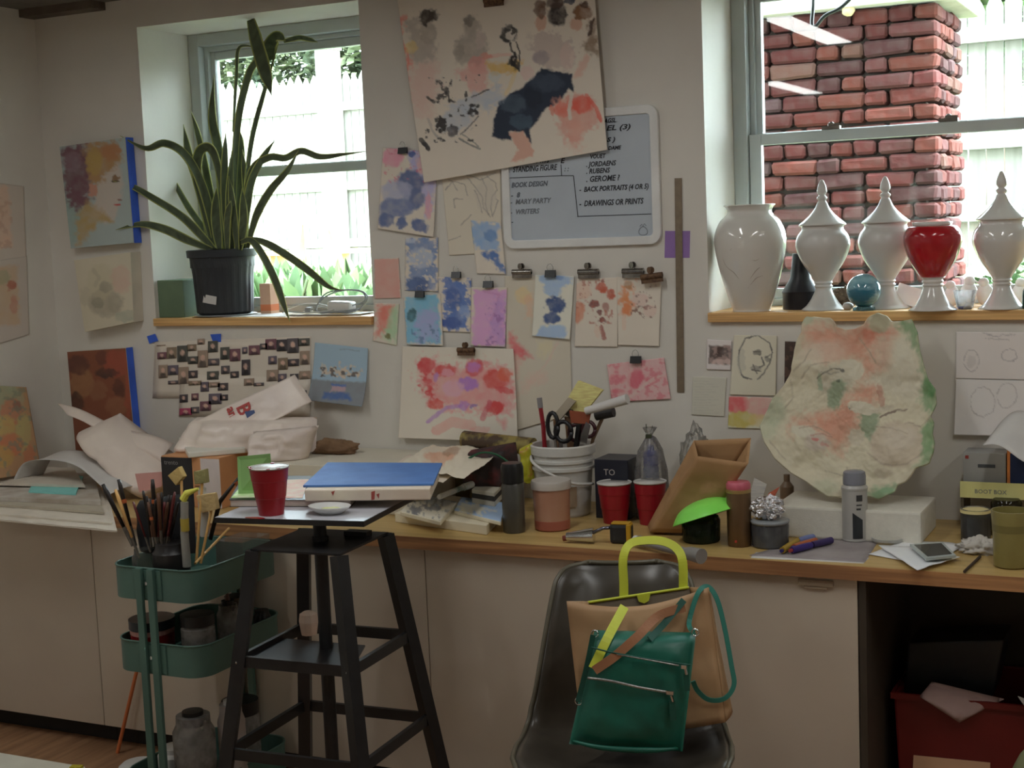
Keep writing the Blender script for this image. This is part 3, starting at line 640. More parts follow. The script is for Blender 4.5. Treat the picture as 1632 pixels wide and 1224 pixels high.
# --- small studies on the pier
def s_pink(a):
    a.blob(130, 110, 60, 60, (178, 112, 130), .8).blob(320, 140, 50, 50, (196, 138, 142), .7).poly([(220, 60), (385, 80), (380, 320), (330, 460), (300, 300), (250, 200), (225, 120)], (120, 116, 150), .8, 8, 10)
    a.blob(310, 150, 48, 62, (200, 148, 146), .8).blob(230, 260, 78, 75, (66, 76, 108), .95, 20).blob(250, 350, 60, 60, (68, 78, 110), .9).blob(150, 310, 85, 70, (118, 122, 142), .7).blob(150, 400, 100, 55, (80, 90, 120), .85).blob(205, 290, 40, 30, (116, 118, 138), .6)
    a.blob(95, 470, 45, 40, (66, 78, 112), .9).blob(185, 490, 30, 35, (66, 78, 112), .9).blob(285, 500, 55, 35, (66, 78, 112), .9, 30).blob(340, 215, 18, 15, (120, 50, 96), .9).blob(335, 390, 18, 80, (180, 118, 130), .7).blob(240, 90, 20, 18, (60, 74, 120), .9).speck((150, 60, 84), .7, 5, .6, (80, 60, 380, 260))
sheet('watercolor_study', [(610, 235), (697, 243), (692, 378), (603, 364)], -.006, PB, s_pink, 'pink and slate-blue blotchy watercolour study under a binder clip left of the large watercolour', off=(590, 220, 3.6), curl=lambda u, v: .006*v*v)
clip_binder(643, 240, 16, -.009, 'black binder clip on the pink and slate-blue study, the topmost of these clips')
def s_draw(a):
    G = (108, 102, 94)
    for L in [[(450, 240), (540, 265), (560, 330)], [(430, 300), (470, 250), (500, 300)], [(560, 230), (600, 280), (640, 330), (650, 400), (690, 450)], [(640, 230), (670, 300), (660, 380), (680, 440)], [(670, 220), (720, 260), (730, 300), (700, 330), (690, 400), (700, 450)], [(700, 450), (735, 360), (720, 350)], [(520, 500), (580, 440)], [(480, 350), (530, 350)], [(480, 350), (485, 400)], [(550, 210), (640, 240), (720, 200)], [(450, 590), (520, 560)], [(600, 300), (630, 370), (640, 430)]]: a.line(L, G, .8, .8)
    a.blob(660, 330, 60, 90, (135, 129, 120), .4)
sheet('pencil_drawing', [(704, 281), (797, 268), (800, 402), (716, 407)], -.004, (146, 140, 128), s_draw, 'pencil figure drawing tucked under the large watercolour beside the whiteboard', 'drawing', off=(590, 220, 3.6), step=1.3)
B1, B2, B3 = (80, 98, 132), (50, 66, 104), (118, 132, 150)
def s_b1(a):
    a.poly([(205, 580), (385, 578), (390, 650), (370, 880), (200, 880), (220, 700)], B1, .9, 6, 14, .3).blob(290, 690, 70, 60, (140, 144, 148), .6).blob(270, 840, 70, 45, B2, .7).speck(PB, .6, 5, .9, (220, 640, 380, 860)).blob(230, 590, 30, 18, (130, 138, 152), .8)
sheet('watercolor_study', [(646, 379), (698, 378), (698, 465), (645, 463)], -.004, PB, s_b1, 'small mottled blue watercolour study directly below the pink and slate-blue one', off=(590, 220, 3.6))
def s_b2(a):
    a.poly([(580, 480), (740, 490), (735, 640), (650, 650), (590, 620)], (96, 122, 152), .9, 5, 8, .25).blob(690, 560, 38, 35, (72, 100, 140), .8).poly([(645, 655), (720, 650), (735, 700), (780, 740), (770, 770), (720, 750), (700, 700), (650, 690)], (58, 84, 130), .95, 4, 8)
sheet('watercolor_study', [(750, 351), (798, 354), (806, 437), (760, 436)], -.0065, PB, s_b2, 'blue brushy study of blocks overlapping the pencil drawing beside the whiteboard', off=(590, 220, 3.6))
def s_r1(a): a.poly([(22, 695), (165, 688), (175, 918), (28, 922)], (160, 112, 102), .85, 2, 2, .25)
sheet('watercolor_study', [(596, 413), (635, 411), (639, 475), (597, 476)], -.004, PB, s_r1, 'small plain coral-pink painted card beside the left window', off=(590, 220, 3.6))
def s_r2(a): a.poly([(40, 960), (130, 960), (120, 1080), (30, 1150)], (186, 102, 88), .9, 8, 8).poly([(120, 970), (165, 970), (155, 1180), (85, 1150), (90, 1100)], (118, 146, 112), .85, 10, 8).blob(100, 1140, 20, 15, (90, 90, 56), .9)
sheet('watercolor_study', [(597, 483), (636, 484), (632, 551), (594, 543)], -.004, PB, s_r2, 'small coral and green watercolour card below the plain coral card', off=(590, 220, 3.6))
def s_tq(a):
    a.poly([(195, 910), (385, 900), (415, 1180), (212, 1175)], (84, 134, 158), .95, 3, 4, .2).blob(240, 1015, 26, 42, (46, 76, 84), .9).poly([(300, 980), (385, 1000), (390, 1150), (280, 1170), (260, 1060)], (118, 120, 156), .8, 10, 14, .5).speck((60, 84, 118), .6, 6, .7, (240, 1050, 400, 1180))
sheet('watercolor_study', [(643, 474), (702, 468), (707, 551), (649, 549)], -.007, PB, s_tq, 'turquoise and lilac watercolour study hanging from a binder clip', off=(590, 220, 3.6), curl=lambda u, v: .004*v*v)
clip_binder(670, 469, 16, -.009, 'black binder clip on the turquoise study')
def s_db(a):
    a.poly([(395, 800), (570, 820), (570, 1090), (400, 1090), (430, 950)], (64, 86, 134), .95, 4, 14, .2).speck(PB, .55, 7, .9, (400, 860, 575, 1040)).blob(460, 1060, 60, 35, (48, 66, 118), .9).blob(480, 920, 45, 60, (52, 72, 122), .8).blob(540, 1000, 30, 40, (90, 110, 146), .8)
sheet('watercolor_study', [(698, 441), (751, 443), (750, 530), (703, 528)], -.005, PB, s_db, 'deep blue and white blotched watercolour study, second from the left in its row', off=(590, 220, 3.6))
clip_binder(728, 438, 16, -.008, 'black binder clip on the deep blue blotched study')
def s_pu(a):
    a.poly([(595, 868), (780, 870), (775, 1190), (585, 1190)], (160, 116, 152), .95, 3, 5, .2).line([(650, 880), (740, 900), (720, 1000), (690, 1060)], (140, 84, 128), 2, .5).poly([(720, 940), (775, 900), (770, 1180), (700, 1180), (690, 1060)], (134, 100, 146), .7, 12, 14, .6).speck((110, 66, 120), .62, 6, .6, (660, 950, 780, 1190))
sheet('watercolor_study', [(751, 458), (808, 458), (805, 553), (750, 551)], -.008, PB, s_pu, 'purple and pink watercolour study hanging from a binder clip below the whiteboard corner', off=(590, 220, 3.6))
clip_binder(779, 453, 17, -.01, 'black binder clip on the purple study')
def s_beige(a):
    a.blob(150, 310, 60, 60, (176, 152, 100), .6).poly([(150, 340), (220, 280), (220, 470), (170, 460)], (168, 132, 106), .6, 8, 8).poly([(60, 560), (110, 650), (200, 745), (150, 745), (90, 720), (40, 640)], (186, 62, 74), .85, 8, 6).poly([(60, 620), (130, 700), (100, 860), (60, 900)], (180, 110, 106), .5, 16, 8)
    a.poly([(250, 620), (360, 610), (340, 720), (280, 760)], (160, 150, 112), .5, 10, 8).poly([(180, 880), (290, 850), (300, 910), (200, 920), (120, 1000)], (188, 140, 128), .5, 14, 8).line([(390, 640), (300, 800), (200, 900)], (150, 130, 118), 2, .5)
sheet('watercolor_sheet', [(804, 440), (906, 440), (912, 660), (810, 690)], -.0045, (142, 136, 124), s_beige, 'tall pale cream watercolour sheet with faint red stroke, hanging behind the blue hourglass study', off=(800, 400, 4.372))
clip_bulldog(833, 436, 33, -.007, 'steel bulldog clip holding nothing dark, just below the left corner of the whiteboard')
bpy.data.objects['bulldog_clip.001']['label'] = 'steel bulldog clip on the pale cream sheet below the whiteboard'
def s_hg(a):
    L = (118, 138, 162)
    a.poly([(255, 175), (350, 160), (495, 190), (480, 230), (430, 240), (390, 320), (310, 310), (290, 230), (258, 215)], L, .95, 4, 6, .2).blob(375, 375, 65, 62, (44, 60, 96), .97, wob=8).blob(350, 470, 62, 40, (48, 64, 100), .97).poly([(270, 520), (450, 520), (455, 560), (440, 610), (215, 598), (260, 570)], L, .95, 4, 5, .2).blob(400, 190, 30, 20, (84, 108, 146), .8)
sheet('watercolor_study', [(853, 438), (915, 440), (909, 541), (849, 535)], -.008, (158, 152, 142), s_hg, 'blue hourglass-shaped figure on white paper hanging from a binder clip', off=(800, 400, 4.372), curl=lambda u, v: .006*v*v)
clip_binder(878, 436, 18, -.01, 'black binder clip on the blue hourglass study')
def s_p1(a):
    a.blob(700, 255, 45, 30, (142, 62, 44), .9, 25).blob(755, 300, 32, 34, (140, 60, 42), .9).blob(700, 205, 14, 12, (110, 44, 34)).blob(530, 420, 45, 75, (156, 96, 72), .85).blob(560, 280, 60, 60, (174, 134, 112), .5).blob(650, 370, 38, 26, (96, 48, 44), .9).blob(720, 395, 26, 36, (120, 74, 64), .8).blob(685, 430, 18, 16, (90, 44, 40)).blob(700, 480, 30, 14, (100, 54, 48), .9, 25).line([(690, 530), (712, 608)], (120, 62, 54), 3.5, .8).blob(665, 560, 24, 40, (170, 140, 122), .5).speck((130, 70, 56), .64, 5, .7, (520, 200, 780, 520))
sheet('portrait_study', [(919, 444), (984, 442), (984, 553), (916, 552)], -.006, PB, s_p1, 'brown-red blotted portrait study on white paper under a chrome clip', off=(800, 400, 4.372))
clip_bulldog(939, 436, 35, -.009, 'bright chrome bulldog clip above the brown-red portrait study')
def s_p2(a):
    a.poly([(840, 230), (930, 200), (900, 280), (910, 400), (880, 450), (840, 440), (820, 330)], (176, 106, 62), .9, 8, 14, .4).blob(870, 405, 32, 38, (178, 102, 60), .9).blob(960, 340, 55, 50, (156, 128, 120), .6).blob(1030, 420, 45, 40, (160, 132, 122), .5).speck((88, 52, 40), .64, 5, .8, (900, 230, 1075, 470)).blob(880, 240, 30, 30, (120, 84, 50), .7).blob(1010, 390, 26, 14, (110, 70, 62), .8).line([(850, 460), (850, 540)], (176, 140, 120), 3, .4)
sheet('portrait_study', [(983, 441), (1054, 441), (1050, 552), (985, 550)], -.007, PB, s_p2, 'orange-brown blotted portrait study under a rusty clip', off=(800, 400, 4.372))
clip_bulldog(1010, 435, 36, -.01, 'dull steel bulldog clip on the left corner of the orange-brown portrait study')
clip_bulldog(1040, 443, 36, -.024, 'rusty brown bulldog clip on the right corner of the orange-brown portrait study', True, rot=.1)
def s_pk(a):
    a.c[:] = np.array(A(178, 122, 122)); a.speck((196, 148, 146), .5, 10, .8).blob(930, 890, 60, 70, (170, 74, 88), .8, 15).blob(1060, 900, 70, 26, (176, 78, 90), .7, -30).blob(810, 890, 60, 30, (180, 92, 102), .6).line([(900, 1010), (1000, 930), (1130, 850)], (196, 156, 150), 3, .8).line([(870, 990), (880, 860), (900, 820)], (192, 150, 146), 4, .6).speck((168, 84, 94), .58, 7, .7).blob(810, 975, 45, 15, (176, 84, 94), .6)
sheet('watercolor_study', [(967, 581), (1058, 570), (1069, 636), (975, 641)], -.006, (176, 120, 120), s_pk, 'crimson-pink scumbled rectangle hanging askew left of the metal ruler', off=(800, 400, 4.372))
clip_binder(1014, 573, 18, -.009, 'black binder clip on the crimson-pink scumbled rectangle')
def s_red(a):
    R_, Pp = (172, 56, 58), (128, 84, 140)
    a.poly([(280, 700), (340, 685), (480, 740), (640, 700), (800, 740), (840, 880), (820, 1000), (700, 1000), (560, 980), (400, 980), (330, 900), (275, 790)], (186, 112, 112), .75, 16, 20, .4)
    a.blob(320, 730, 50, 45, R_, .9).poly([(290, 780), (340, 790), (370, 900), (380, 980), (330, 910), (285, 800)], R_, .85, 8, 14).blob(380, 950, 50, 30, (180, 66, 58), .8).blob(430, 760, 60, 35, R_, .8).blob(440, 770, 36, 20, (186, 118, 130), .9).blob(600, 740, 45, 60, (160, 56, 66), .8, 40).blob(720, 810, 70, 55, (176, 60, 54), .85).blob(770, 780, 40, 40, (186, 78, 56), .8).blob(770, 870, 60, 18, R_, .8, 15)
    a.blob(560, 835, 60, 40, Pp, .95).blob(590, 740, 40, 30, (140, 84, 138), .8).blob(380, 800, 14, 28, Pp, .7).blob(540, 960, 30, 30, Pp, .8).line([(340, 1050), (440, 970), (520, 960)], Pp, 3, .7).blob(600, 960, 24, 8, (90, 70, 130), .7).blob(720, 970, 55, 38, (172, 52, 52), .9).line([(650, 1030), (690, 940)], (150, 60, 70), 4, .7).poly([(740, 1040), (790, 1040), (780, 1100)], (178, 90, 94), .7, 8)
    a.line([(390, 1100), (480, 1050), (590, 1070)], (196, 130, 120), 8, .6).blob(640, 1100, 55, 26, (196, 132, 122), .6).blob(480, 860, 60, 50, (176, 130, 146), .7)
sheet('watercolor_sheet', [(641, 552), (818, 556), (828, 704), (638, 697)], -.012, (152, 146, 136), s_red, 'white sheet splashed with red and purple watercolour, clipped above the paint bucket', off=(590, 380, 3.6), step=1.3, curl=lambda u, v: .014*v*v)
clip_bulldog(744, 560, 30, -.017, 'dark bulldog clip gripping the red and purple splashed sheet', True)
# --- ruler and purple tape
p = onY(1081, 284, -.002); q = onY(1085, 625, -.002)
solo('metal_ruler', bar((p[0], -.003, p[2]), (q[0], -.003, q[2]), .0225, .0015, up=(0, 1, 0)), pm('dark aluminium', A(88, 78, 64), .5, A(80, 70, 58), metal=.3, sc=50), 'long dark metal ruler hanging vertically between the pier and the right window', 'ruler')
mk('hang_hole', lathe([(.003, 0), (.003, .001)], (0, 0, 0), 10), PAPER, bpy.data.objects['metal_ruler']); h = bpy.data.objects['hang_hole']
for v in h.data.vertices: v.co = Vector((v.co.x+p[0]-0, -.0042-v.co.z, v.co.y+p[2]-.008))
P4 = [onY(1060, 368, -.0006), onY(1100, 368, -.0006), onY(1099, 411, -.0006), onY(1059, 411, -.0006)]
solo('purple_tape', extr(P4, (0, .0004, 0)), pm('purple paper', A(98, 76, 118), .7), 'purple paper square taped behind the metal ruler', 'paper')
# --- below the right shelf
def s_ph(a): a.poly([(92, 155), (200, 158), (198, 248), (90, 245)], (58, 44, 40), .95, 2, 2, .2).speck((120, 100, 94), .52, 8, .8, (92, 155, 200, 248)).blob(150, 235, 50, 14, (150, 130, 124), .7)
sheet('photo_print', [(1127, 541), (1166, 543), (1164, 590), (1126, 589)], -.004, (156, 148, 146), s_ph, 'small white-bordered snapshot under the left end of the right shelf', 'photo', off=(1100, 500, 3.068))
def s_pt(a):
    G = (70, 68, 62)
    for L in [[(240, 180), (270, 120), (330, 105), (385, 140), (402, 190), (385, 250), (360, 290), (330, 320)], [(240, 180), (235, 240), (250, 300), (280, 320)], [(310, 185), (345, 185)], [(370, 215), (390, 200)], [(350, 215), (362, 250), (340, 260)], [(305, 250), (325, 290)], [(300, 275), (345, 280)], [(260, 310), (300, 320)], [(290, 120), (300, 110)]]: a.line(L, G, 1.1, .85)
    a.blob(330, 190, 22, 12, G, .7).blob(375, 225, 15, 14, G, .6).blob(325, 265, 25, 12, (90, 86, 80), .6).blob(250, 230, 20, 60, (130, 128, 116), .5)
sheet('portrait_drawing', [(1170, 534), (1238, 535), (1236, 631), (1163, 629)], -.005, (150, 146, 132), s_pt, 'ink drawing of a bald head in three-quarter view under the right shelf', 'drawing', off=(1100, 500, 3.068), step=1.2)
sheet('photo_print', [(1251, 544), (1285, 545), (1284, 622), (1250, 619)], -.004, (52, 42, 38), lambda a: a.speck((84, 62, 52), .55, 8, .7).line([(462, 365), (510, 320)], (130, 70, 50), 3, .7), 'dark photo print partly hidden behind the relief painting', 'photo', off=(1100, 500, 3.068), k=2.5)
sheet('watercolor_study', [(1162, 632), (1232, 634), (1229, 684), (1160, 682)], -.004, (176, 160, 140), lambda a: a.blob(230, 440, 60, 50, (190, 82, 84), .9).blob(340, 450, 70, 60, (190, 128, 122), .8).blob(240, 520, 90, 40, (146, 134, 64), .85).blob(330, 520, 50, 30, (170, 150, 90), .6), 'small red to yellow gradient colour study below the ink drawing of a head', off=(1100, 500, 3.068))
def s_ls(a):
    for i in range(14): a.line([(20, 330+i*13), (20+70+60*((i*7) % 5)/5, 331+i*13)], (124, 122, 112), .5, .6, 1)
sheet('typed_list', [(1104, 600), (1158, 602), (1154, 664), (1102, 661)], -.003, (140, 138, 128), s_ls, 'faint typed list taped to the wall below the metal ruler', 'paper', off=(1100, 500, 3.068), step=1.2)
def s_sk(a):
    G = (118, 113, 112)
    for cx, cy, rx, ry in ((1375, 230, 38, 55), (1560, 205, 40, 30), (1550, 400, 50, 60), (1430, 430, 60, 70)):
        a.line([(cx+rx*math.cos(t), cy+ry*math.sin(t)) for t in np.linspace(0, 6.3, 14)], G, .7, .7, 3)
    a.line([(1420, 90), (1500, 110), (1590, 100)], G, .7, .7, 3).line([(1440, 120), (1560, 125)], G, .7, .6, 3).blob(1375, 235, 25, 30, (130, 125, 122), .4)
sheet('pencil_drawing', [(1524, 529), (1650, 530), (1650, 606), (1523, 603)], -.005, (154, 149, 146), s_sk, 'pale pencil sketch sheet at the right edge, the upper of two', 'drawing', off=(1100, 500, 3.068))
sheet('pencil_drawing', [(1523, 604), (1650, 607), (1650, 695), (1521, 692)], -.007, (156, 151, 149), s_sk, 'pale pencil sketch sheet at the right edge, the lower of two', 'drawing', off=(1100, 500, 3.068), curl=lambda u, v: .012*v*v)
# --- canvases at the left end
def canvas(q, dep, base, paint, label, off, edge, k=2.6):
    """stretched canvas: painted front plus thick side edges"""
    X, Yp, U, V_ = pxgrid(q, 1.5); art = Art(X, Yp, base, k, off, 4); paint(art)
    c = [onY(*p, -dep) for p in q]; x0 = (c[0][0]+c[3][0])/2
    D = np.stack([X-CX, -(Yp-CY), np.full(X.shape, -FPX)], -1) @ R3.T; P = CAM+D*((-dep-CAM[1])/D[..., 1])[..., None]
    base_ = ((c[2][0]+c[3][0])/2, -dep/2, min(c[2][2], c[3][2]))
    r = thing('canvas_painting', label, 'painting', base_)
    h, w_ = X.shape; idx = np.arange(h*w_).reshape(h, w_); F = np.stack([idx[:-1, :-1], idx[1:, :-1], idx[1:, 1:], idx[:-1, 1:]], -1).reshape(-1, 4).tolist()
    mk('painted_face', (P.reshape(-1, 3).tolist(), F), vcm(), r, cols=art.c, smooth=True)
    cc = [tuple(p+np.array((0, .0006, 0))) for p in c]
    mk('stretcher', extr(cc, (0, dep-.002, 0)), pm('raw canvas edge', A(140, 134, 122), .8), r)
    if edge:
        a, b = c[1], c[2]; mk('tape_strip', extr([a+(.0008, .002, .001), b+(.0008, .002, -.001), b+(.0008, dep-.003, -.001), a+(.0008, dep-.003, .001)], (.0008, 0, 0)), BLUET, r, label='blue masking tape along the edge')
    return r
def c_prof(a):
    a.blob(345, 1000, 60, 200, (112, 132, 126), .8).poly([(480, 870), (580, 780), (600, 880), (590, 960), (575, 1010), (560, 1080), (520, 1090), (440, 1050), (470, 960)], (148, 138, 128), .9, 6, 4, .15)
    a.poly([(293, 715), (420, 700), (470, 820), (460, 930), (420, 1000), (380, 1040), (320, 960), (300, 850)], (92, 62, 70), .95, 10, 14, .3).poly([(420, 700), (580, 685), (590, 790), (520, 850), (480, 900), (430, 870)], (136, 104, 66), .95, 10, 12, .3).blob(460, 790, 40, 70, (142, 116, 60), .8).blob(540, 740, 50, 40, (140, 92, 58), .8).blob(455, 925, 26, 34, (150, 106, 88), .9)
    a.blob(350, 790, 50, 50, (112, 92, 100), .5).poly([(420, 980), (470, 1010), (560, 1080), (480, 1085), (430, 1150), (380, 1200), (370, 1080)], (140, 118, 74), .9, 8, 8).blob(565, 868, 16, 18, (110, 84, 60), .9).line([(545, 884), (580, 886)], (70, 60, 50), 1.2).line([(560, 998), (582, 1000)], (150, 60, 56), 1.4).blob(585, 973, 12, 5, (100, 60, 48), .9)
canvas([(95, 234), (199, 219), (213, 387), (113, 396)], .045, (126, 136, 134), c_prof, 'canvas of a profile head with purple and ochre hair and blue taped edge', (0, 0, 3.06), True, k=2.2)
def c_pale(a):
    G = (122, 116, 98)
    a.blob(540, 330, 90, 70, (112, 106, 90), .7).blob(520, 220, 75, 90, (138, 132, 108), .5).blob(620, 210, 50, 70, (150, 122, 108), .6).blob(545, 250, 35, 30, (104, 98, 84), .6).blob(500, 330, 30, 30, (100, 94, 78), .6).blob(650, 400, 60, 30, (118, 122, 106), .6).blob(440, 300, 30, 50, (130, 124, 106), .5).line([(480, 160), (510, 200), (490, 240)], G, 3, .4)
canvas([(118, 415), (208, 402), (213, 513), (135, 529)], .055, (144, 138, 122), c_pale, 'pale canvas of a faintly drawn face between the two taped canvases', (0, 380, 3.22), False)
def c_brn(a):
    a.blob(420, 740, 60, 80, (130, 88, 56), .8).blob(600, 640, 70, 70, (134, 62, 44), .9).blob(550, 690, 60, 26, (66, 44, 38), .8).blob(520, 610, 30, 40, (90, 50, 40), .7).blob(610, 770, 30, 50, (80, 46, 36), .8).blob(400, 650, 60, 50, (84, 50, 40), .8).blob(600, 860, 60, 50, (126, 78, 52), .8).blob(390, 850, 40, 60, (60, 40, 32), .8).blob(500, 780, 50, 50, (124, 80, 54), .6).blob(660, 800, 20, 120, (140, 64, 44), .7)
canvas([(107, 561), (200, 555), (216, 720), (122, 733)], .04, (106, 64, 46), c_brn, 'dark red-brown canvas of a face with blue taped edge behind the white bag', (0, 380, 3.22), True, k=2.0)
# photo contact sheet
def sh_plain(a): pass
ps = thing('photo_sheet', 'white sheets covered with rows of tiny portrait photos, taped up with blue tape', 'photo sheet', tuple(onY(370, 660, -.003)))
sheet('paper', [(247, 545), (495, 536), (495, 634), (243, 635)], -.003, PB, None, parent=ps, step=12)
sheet('paper', [(287, 596), (495, 604), (494, 664), (285, 664)], -.0045, PB, None, parent=ps, step=12)
for q in ([(234, 536), (247, 532), (252, 543), (238, 548)], [(335, 533), (352, 532), (352, 545), (339, 544)]):
    mk('tape_piece', extr([onY(*p, -.005) for p in q], (0, .001, 0)), BLUET, ps, label='blue tape piece')
PH = [(225, 222, 28, 42), (285, 205, 30, 70), (352, 210, 32, 100), (410, 172, 28, 40), (467, 135, 22, 34), (540, 166, 30, 70), (478, 242, 32, 105), (418, 250, 32, 46), (615, 208, 28, 76), (678, 218, 32, 76), (546, 262, 34, 42), (232, 320, 28, 80), (295, 312, 32, 60), (358, 345, 32, 105), (418, 338, 28, 46), (540, 345, 36, 52), (618, 310, 26, 50), (675, 340, 26, 40), (295, 388, 32, 22), (430, 392, 40, 28), (490, 415, 26, 60), (548, 402, 36, 32), (603, 415, 32, 46), (738, 190, 16, 40), (797, 188, 34, 58), (855, 165, 22, 36), (900, 152, 34, 66), (968, 158, 32, 72), (1036, 160, 36, 90), (1104, 138, 36, 46), (745, 295, 26, 96), (910, 250, 26, 50), (974, 272, 30, 72), (1040, 265, 34, 44), (1110, 235, 30, 84), (910, 345, 36, 70), (970, 360, 26, 50), (1045, 360, 26, 50), (1110, 342, 34, 50), (765, 385, 32, 44), (825, 400, 32, 20), (360, 488, 26, 50), (430, 478, 22, 44), (495, 535, 34, 60), (555, 490, 40, 66), (610, 482, 24, 36), (372, 570, 38, 44), (430, 560, 26, 40), (220, 158, 28, 5), (1092, 470, 30, 64)]
rnd = random.Random(5); TN = [(66, 62, 64), (52, 48, 50), (96, 84, 70), (72, 66, 74), (84, 58, 64), (60, 60, 56), (110, 96, 84)]
for i, (cx, cy, w_, h_) in enumerate(PH):
    x, y = 200+cx/3.886, 510+cy/3.886; hw, hh = w_/3.886, h_/2/3.886; t = TN[rnd.randrange(7)]; 
    if i in (43+3,): t = (120, 50, 70)
    def pp(a, x=x, y=y, hw=hw, hh=hh, t=t):
        a.blob(x, y+hh*.9, hw*.75, hh*.8, tuple(int(v*.55) for v in t), .9, wob=1).blob(x, y-hh*.15, hw*.42, min(hh*.42, 5), (150, 122, 108), .9, wob=1)
    sheet('photo', [(x-hw, y-hh), (x+hw, y-hh-.8), (x+hw, y+hh-.8), (x-hw, y+hh)], -.0062, t, pp, parent=ps, step=1.5, thick=.0004)
# postcard
def s_card(a):
    a.c[:] = np.array(A(112, 130, 142)); a.poly([(1165, 365), (1505, 385), (1500, 530), (1140, 500)], (92, 96, 100), .95, 3, 2, .1).blob(1340, 318, 130, 26, (150, 136, 120), .9, 3, wob=14).speck((70, 62, 58), .56, 6, .9, (1210, 290, 1460, 350)).poly([(1250, 440), (1400, 450), (1430, 490), (1240, 480)], (52, 76, 122), .95, 4, 3).poly([(1290, 400), (1375, 405), (1370, 445), (1290, 440)], (132, 110, 116), .9, 3, 4).line([(1290, 398), (1375, 404)], (60, 84, 130), 1.6).line([(1330, 180), (1450, 190)], (90, 106, 116), 1, .6)
sheet('postcard', [(502, 546), (587, 555), (585, 646), (497, 636)], -.004, (112, 130, 142), s_card, 'curled blue-grey postcard with a row of small figures, right of the photo sheets', 'postcard', off=(200, 510, 3.886), step=1.2, curl=lambda u, v: .03*v**3+.004*u)
# --- left wall papers (on wall_left)
def mapL(X_):
    def f(D, U, V_): 
        Xv = np.full(U.shape, X_); return CAM+D*((Xv-CAM[0])/D[..., 0])[..., None]
    return f
sheet('portrait_drawing', [(-40, 286), (38, 297), (42, 411), (-40, 440)], 0, (136, 128, 120), lambda a: a.poly([(-100, 900), (45, 910), (60, 1200), (-100, 1230)], (156, 128, 108), .8, 6, 5).speck((132, 100, 82), .56, 9, .5, (-100, 910, 60, 1210)), 'pale peach drawing pinned on the left wall, the upper of two', 'drawing', off=(0, 0, 3.06), mapf=mapL(XL+.003), step=2)
sheet('portrait_drawing', [(-40, 420), (43, 408), (47, 533), (-40, 560)], 0, (134, 127, 120), lambda a: a.poly([(-60, 150), (85, 140), (100, 440), (-60, 450)], (140, 118, 92), .8, 6, 5).blob(55, 240, 26, 26, (128, 76, 60), .9).blob(70, 340, 20, 50, (138, 92, 76), .7).blob(10, 200, 40, 40, (112, 112, 84), .6), 'ochre and red drawing pinned on the left wall, the lower of two', 'drawing', off=(0, 380, 3.22), mapf=mapL(XL+.004), step=2)
# ================================================================ THINGS ON THE LEFT SILL
def vc(k, geo, cols): return None
VC = vcm(rough=.55)
p = at(360, .09, ZS)
pot = thing('potted_snake_plant', 'tall snake plant with drooping variegated blades in a ribbed black nursery pot', 'potted plant', (p[0], p[1], ZS+.006))
m = mpp(p); POTM = pm('black pot plastic', (.022, .026, .032), .5, (.03, .034, .04), sc=6)
V, F = [], []
seg = 96; prof = [(38*m, .0), (44*m, .01), (47*m, .14), (51*m, .205), (55*m, .207), (56*m, .232), (53*m, .234), (51*m, .2), (50*m, .17)]
for r, z in prof:
    for j in range(seg):
        a = 2*math.pi*j/seg; rr_ = r*(1+(.014 if (j//2) % 2 else 0)*(z < .2 and z > .008)); V.append((p[0]+rr_*math.cos(a), p[1]+rr_*math.sin(a), ZS+.006+z))
for i in range(len(prof)-1):
    for j in range(seg): k = (j+1) % seg; F.append((i*seg+j, i*seg+k, (i+1)*seg+k, (i+1)*seg+j))
F.append(tuple(range(seg))[::-1])
mk('pot', (V, F), POTM, pot)
mk('soil', lathe([(.0, .18), (50*m, .175)], (p[0], p[1], ZS+.006), 24), pm('soil', (.05, .035, .025), .95, bump=.6), pot)
mk('price_sticker', extr([onY(*q, p[1]-44*m-.004) for q in [(325, 469), (345, 473), (344, 486), (323, 482)]], (0, .0015, 0)), PAPER, pot)
def leaf(name, pts, w, Y0, Y1, parent):
    """blade: rows of three verts with a shallow channel; edges yellow, centre dark green"""
    n0 = len(pts); P = smoothpath([tuple(onY(x, y, Y0+(Y1-Y0)*i/(n0-1))) for i, (x, y) in enumerate(pts)], 7); n = len(P); mm = mpp(P[0]); V = []; cols = []; F = []
    dk = np.array(A(56, 64, 46, 2.2)); lt = np.array(A(120, 122, 66, 2.2)); vd = Vector(CAM)-P[0]; vd.normalize()
    for i, q in enumerate(P):
        t = i/(n-1); d = (P[min(i+1, n-1)]-P[max(i-1, 0)]).normalized(); s = d.cross(vd).normalized(); nn = s.cross(d).normalized()
        tw = .6*math.sin(3*t+Y0*40); s = (s*math.cos(tw)+nn*math.sin(tw))
        wd = w*mm*min(1, .55+1.6*t)*max(.03, (1-t**5))*(1 if t < .75 else max(.04, 1-((t-.75)/.25)**1.6))
        for j, k in enumerate((-1, -.72, 0, .72, 1)):
            V.append(tuple(q+s*wd*k+nn*wd*.25*(k*k-.5))); c = lt if abs(k) == 1 else dk*(1+.5*noise.noise(Vector((t*22, k*2, Y0*9)))); cols.append(np.clip(c, .01, .9))
    for i in range(n-1):
        for j in range(4): a = i*5+j; F.append((a, a+1, a+6, a+5))
    return mk(name, (V, F), VC, parent, cols=cols, solid=.0022, smooth=True)
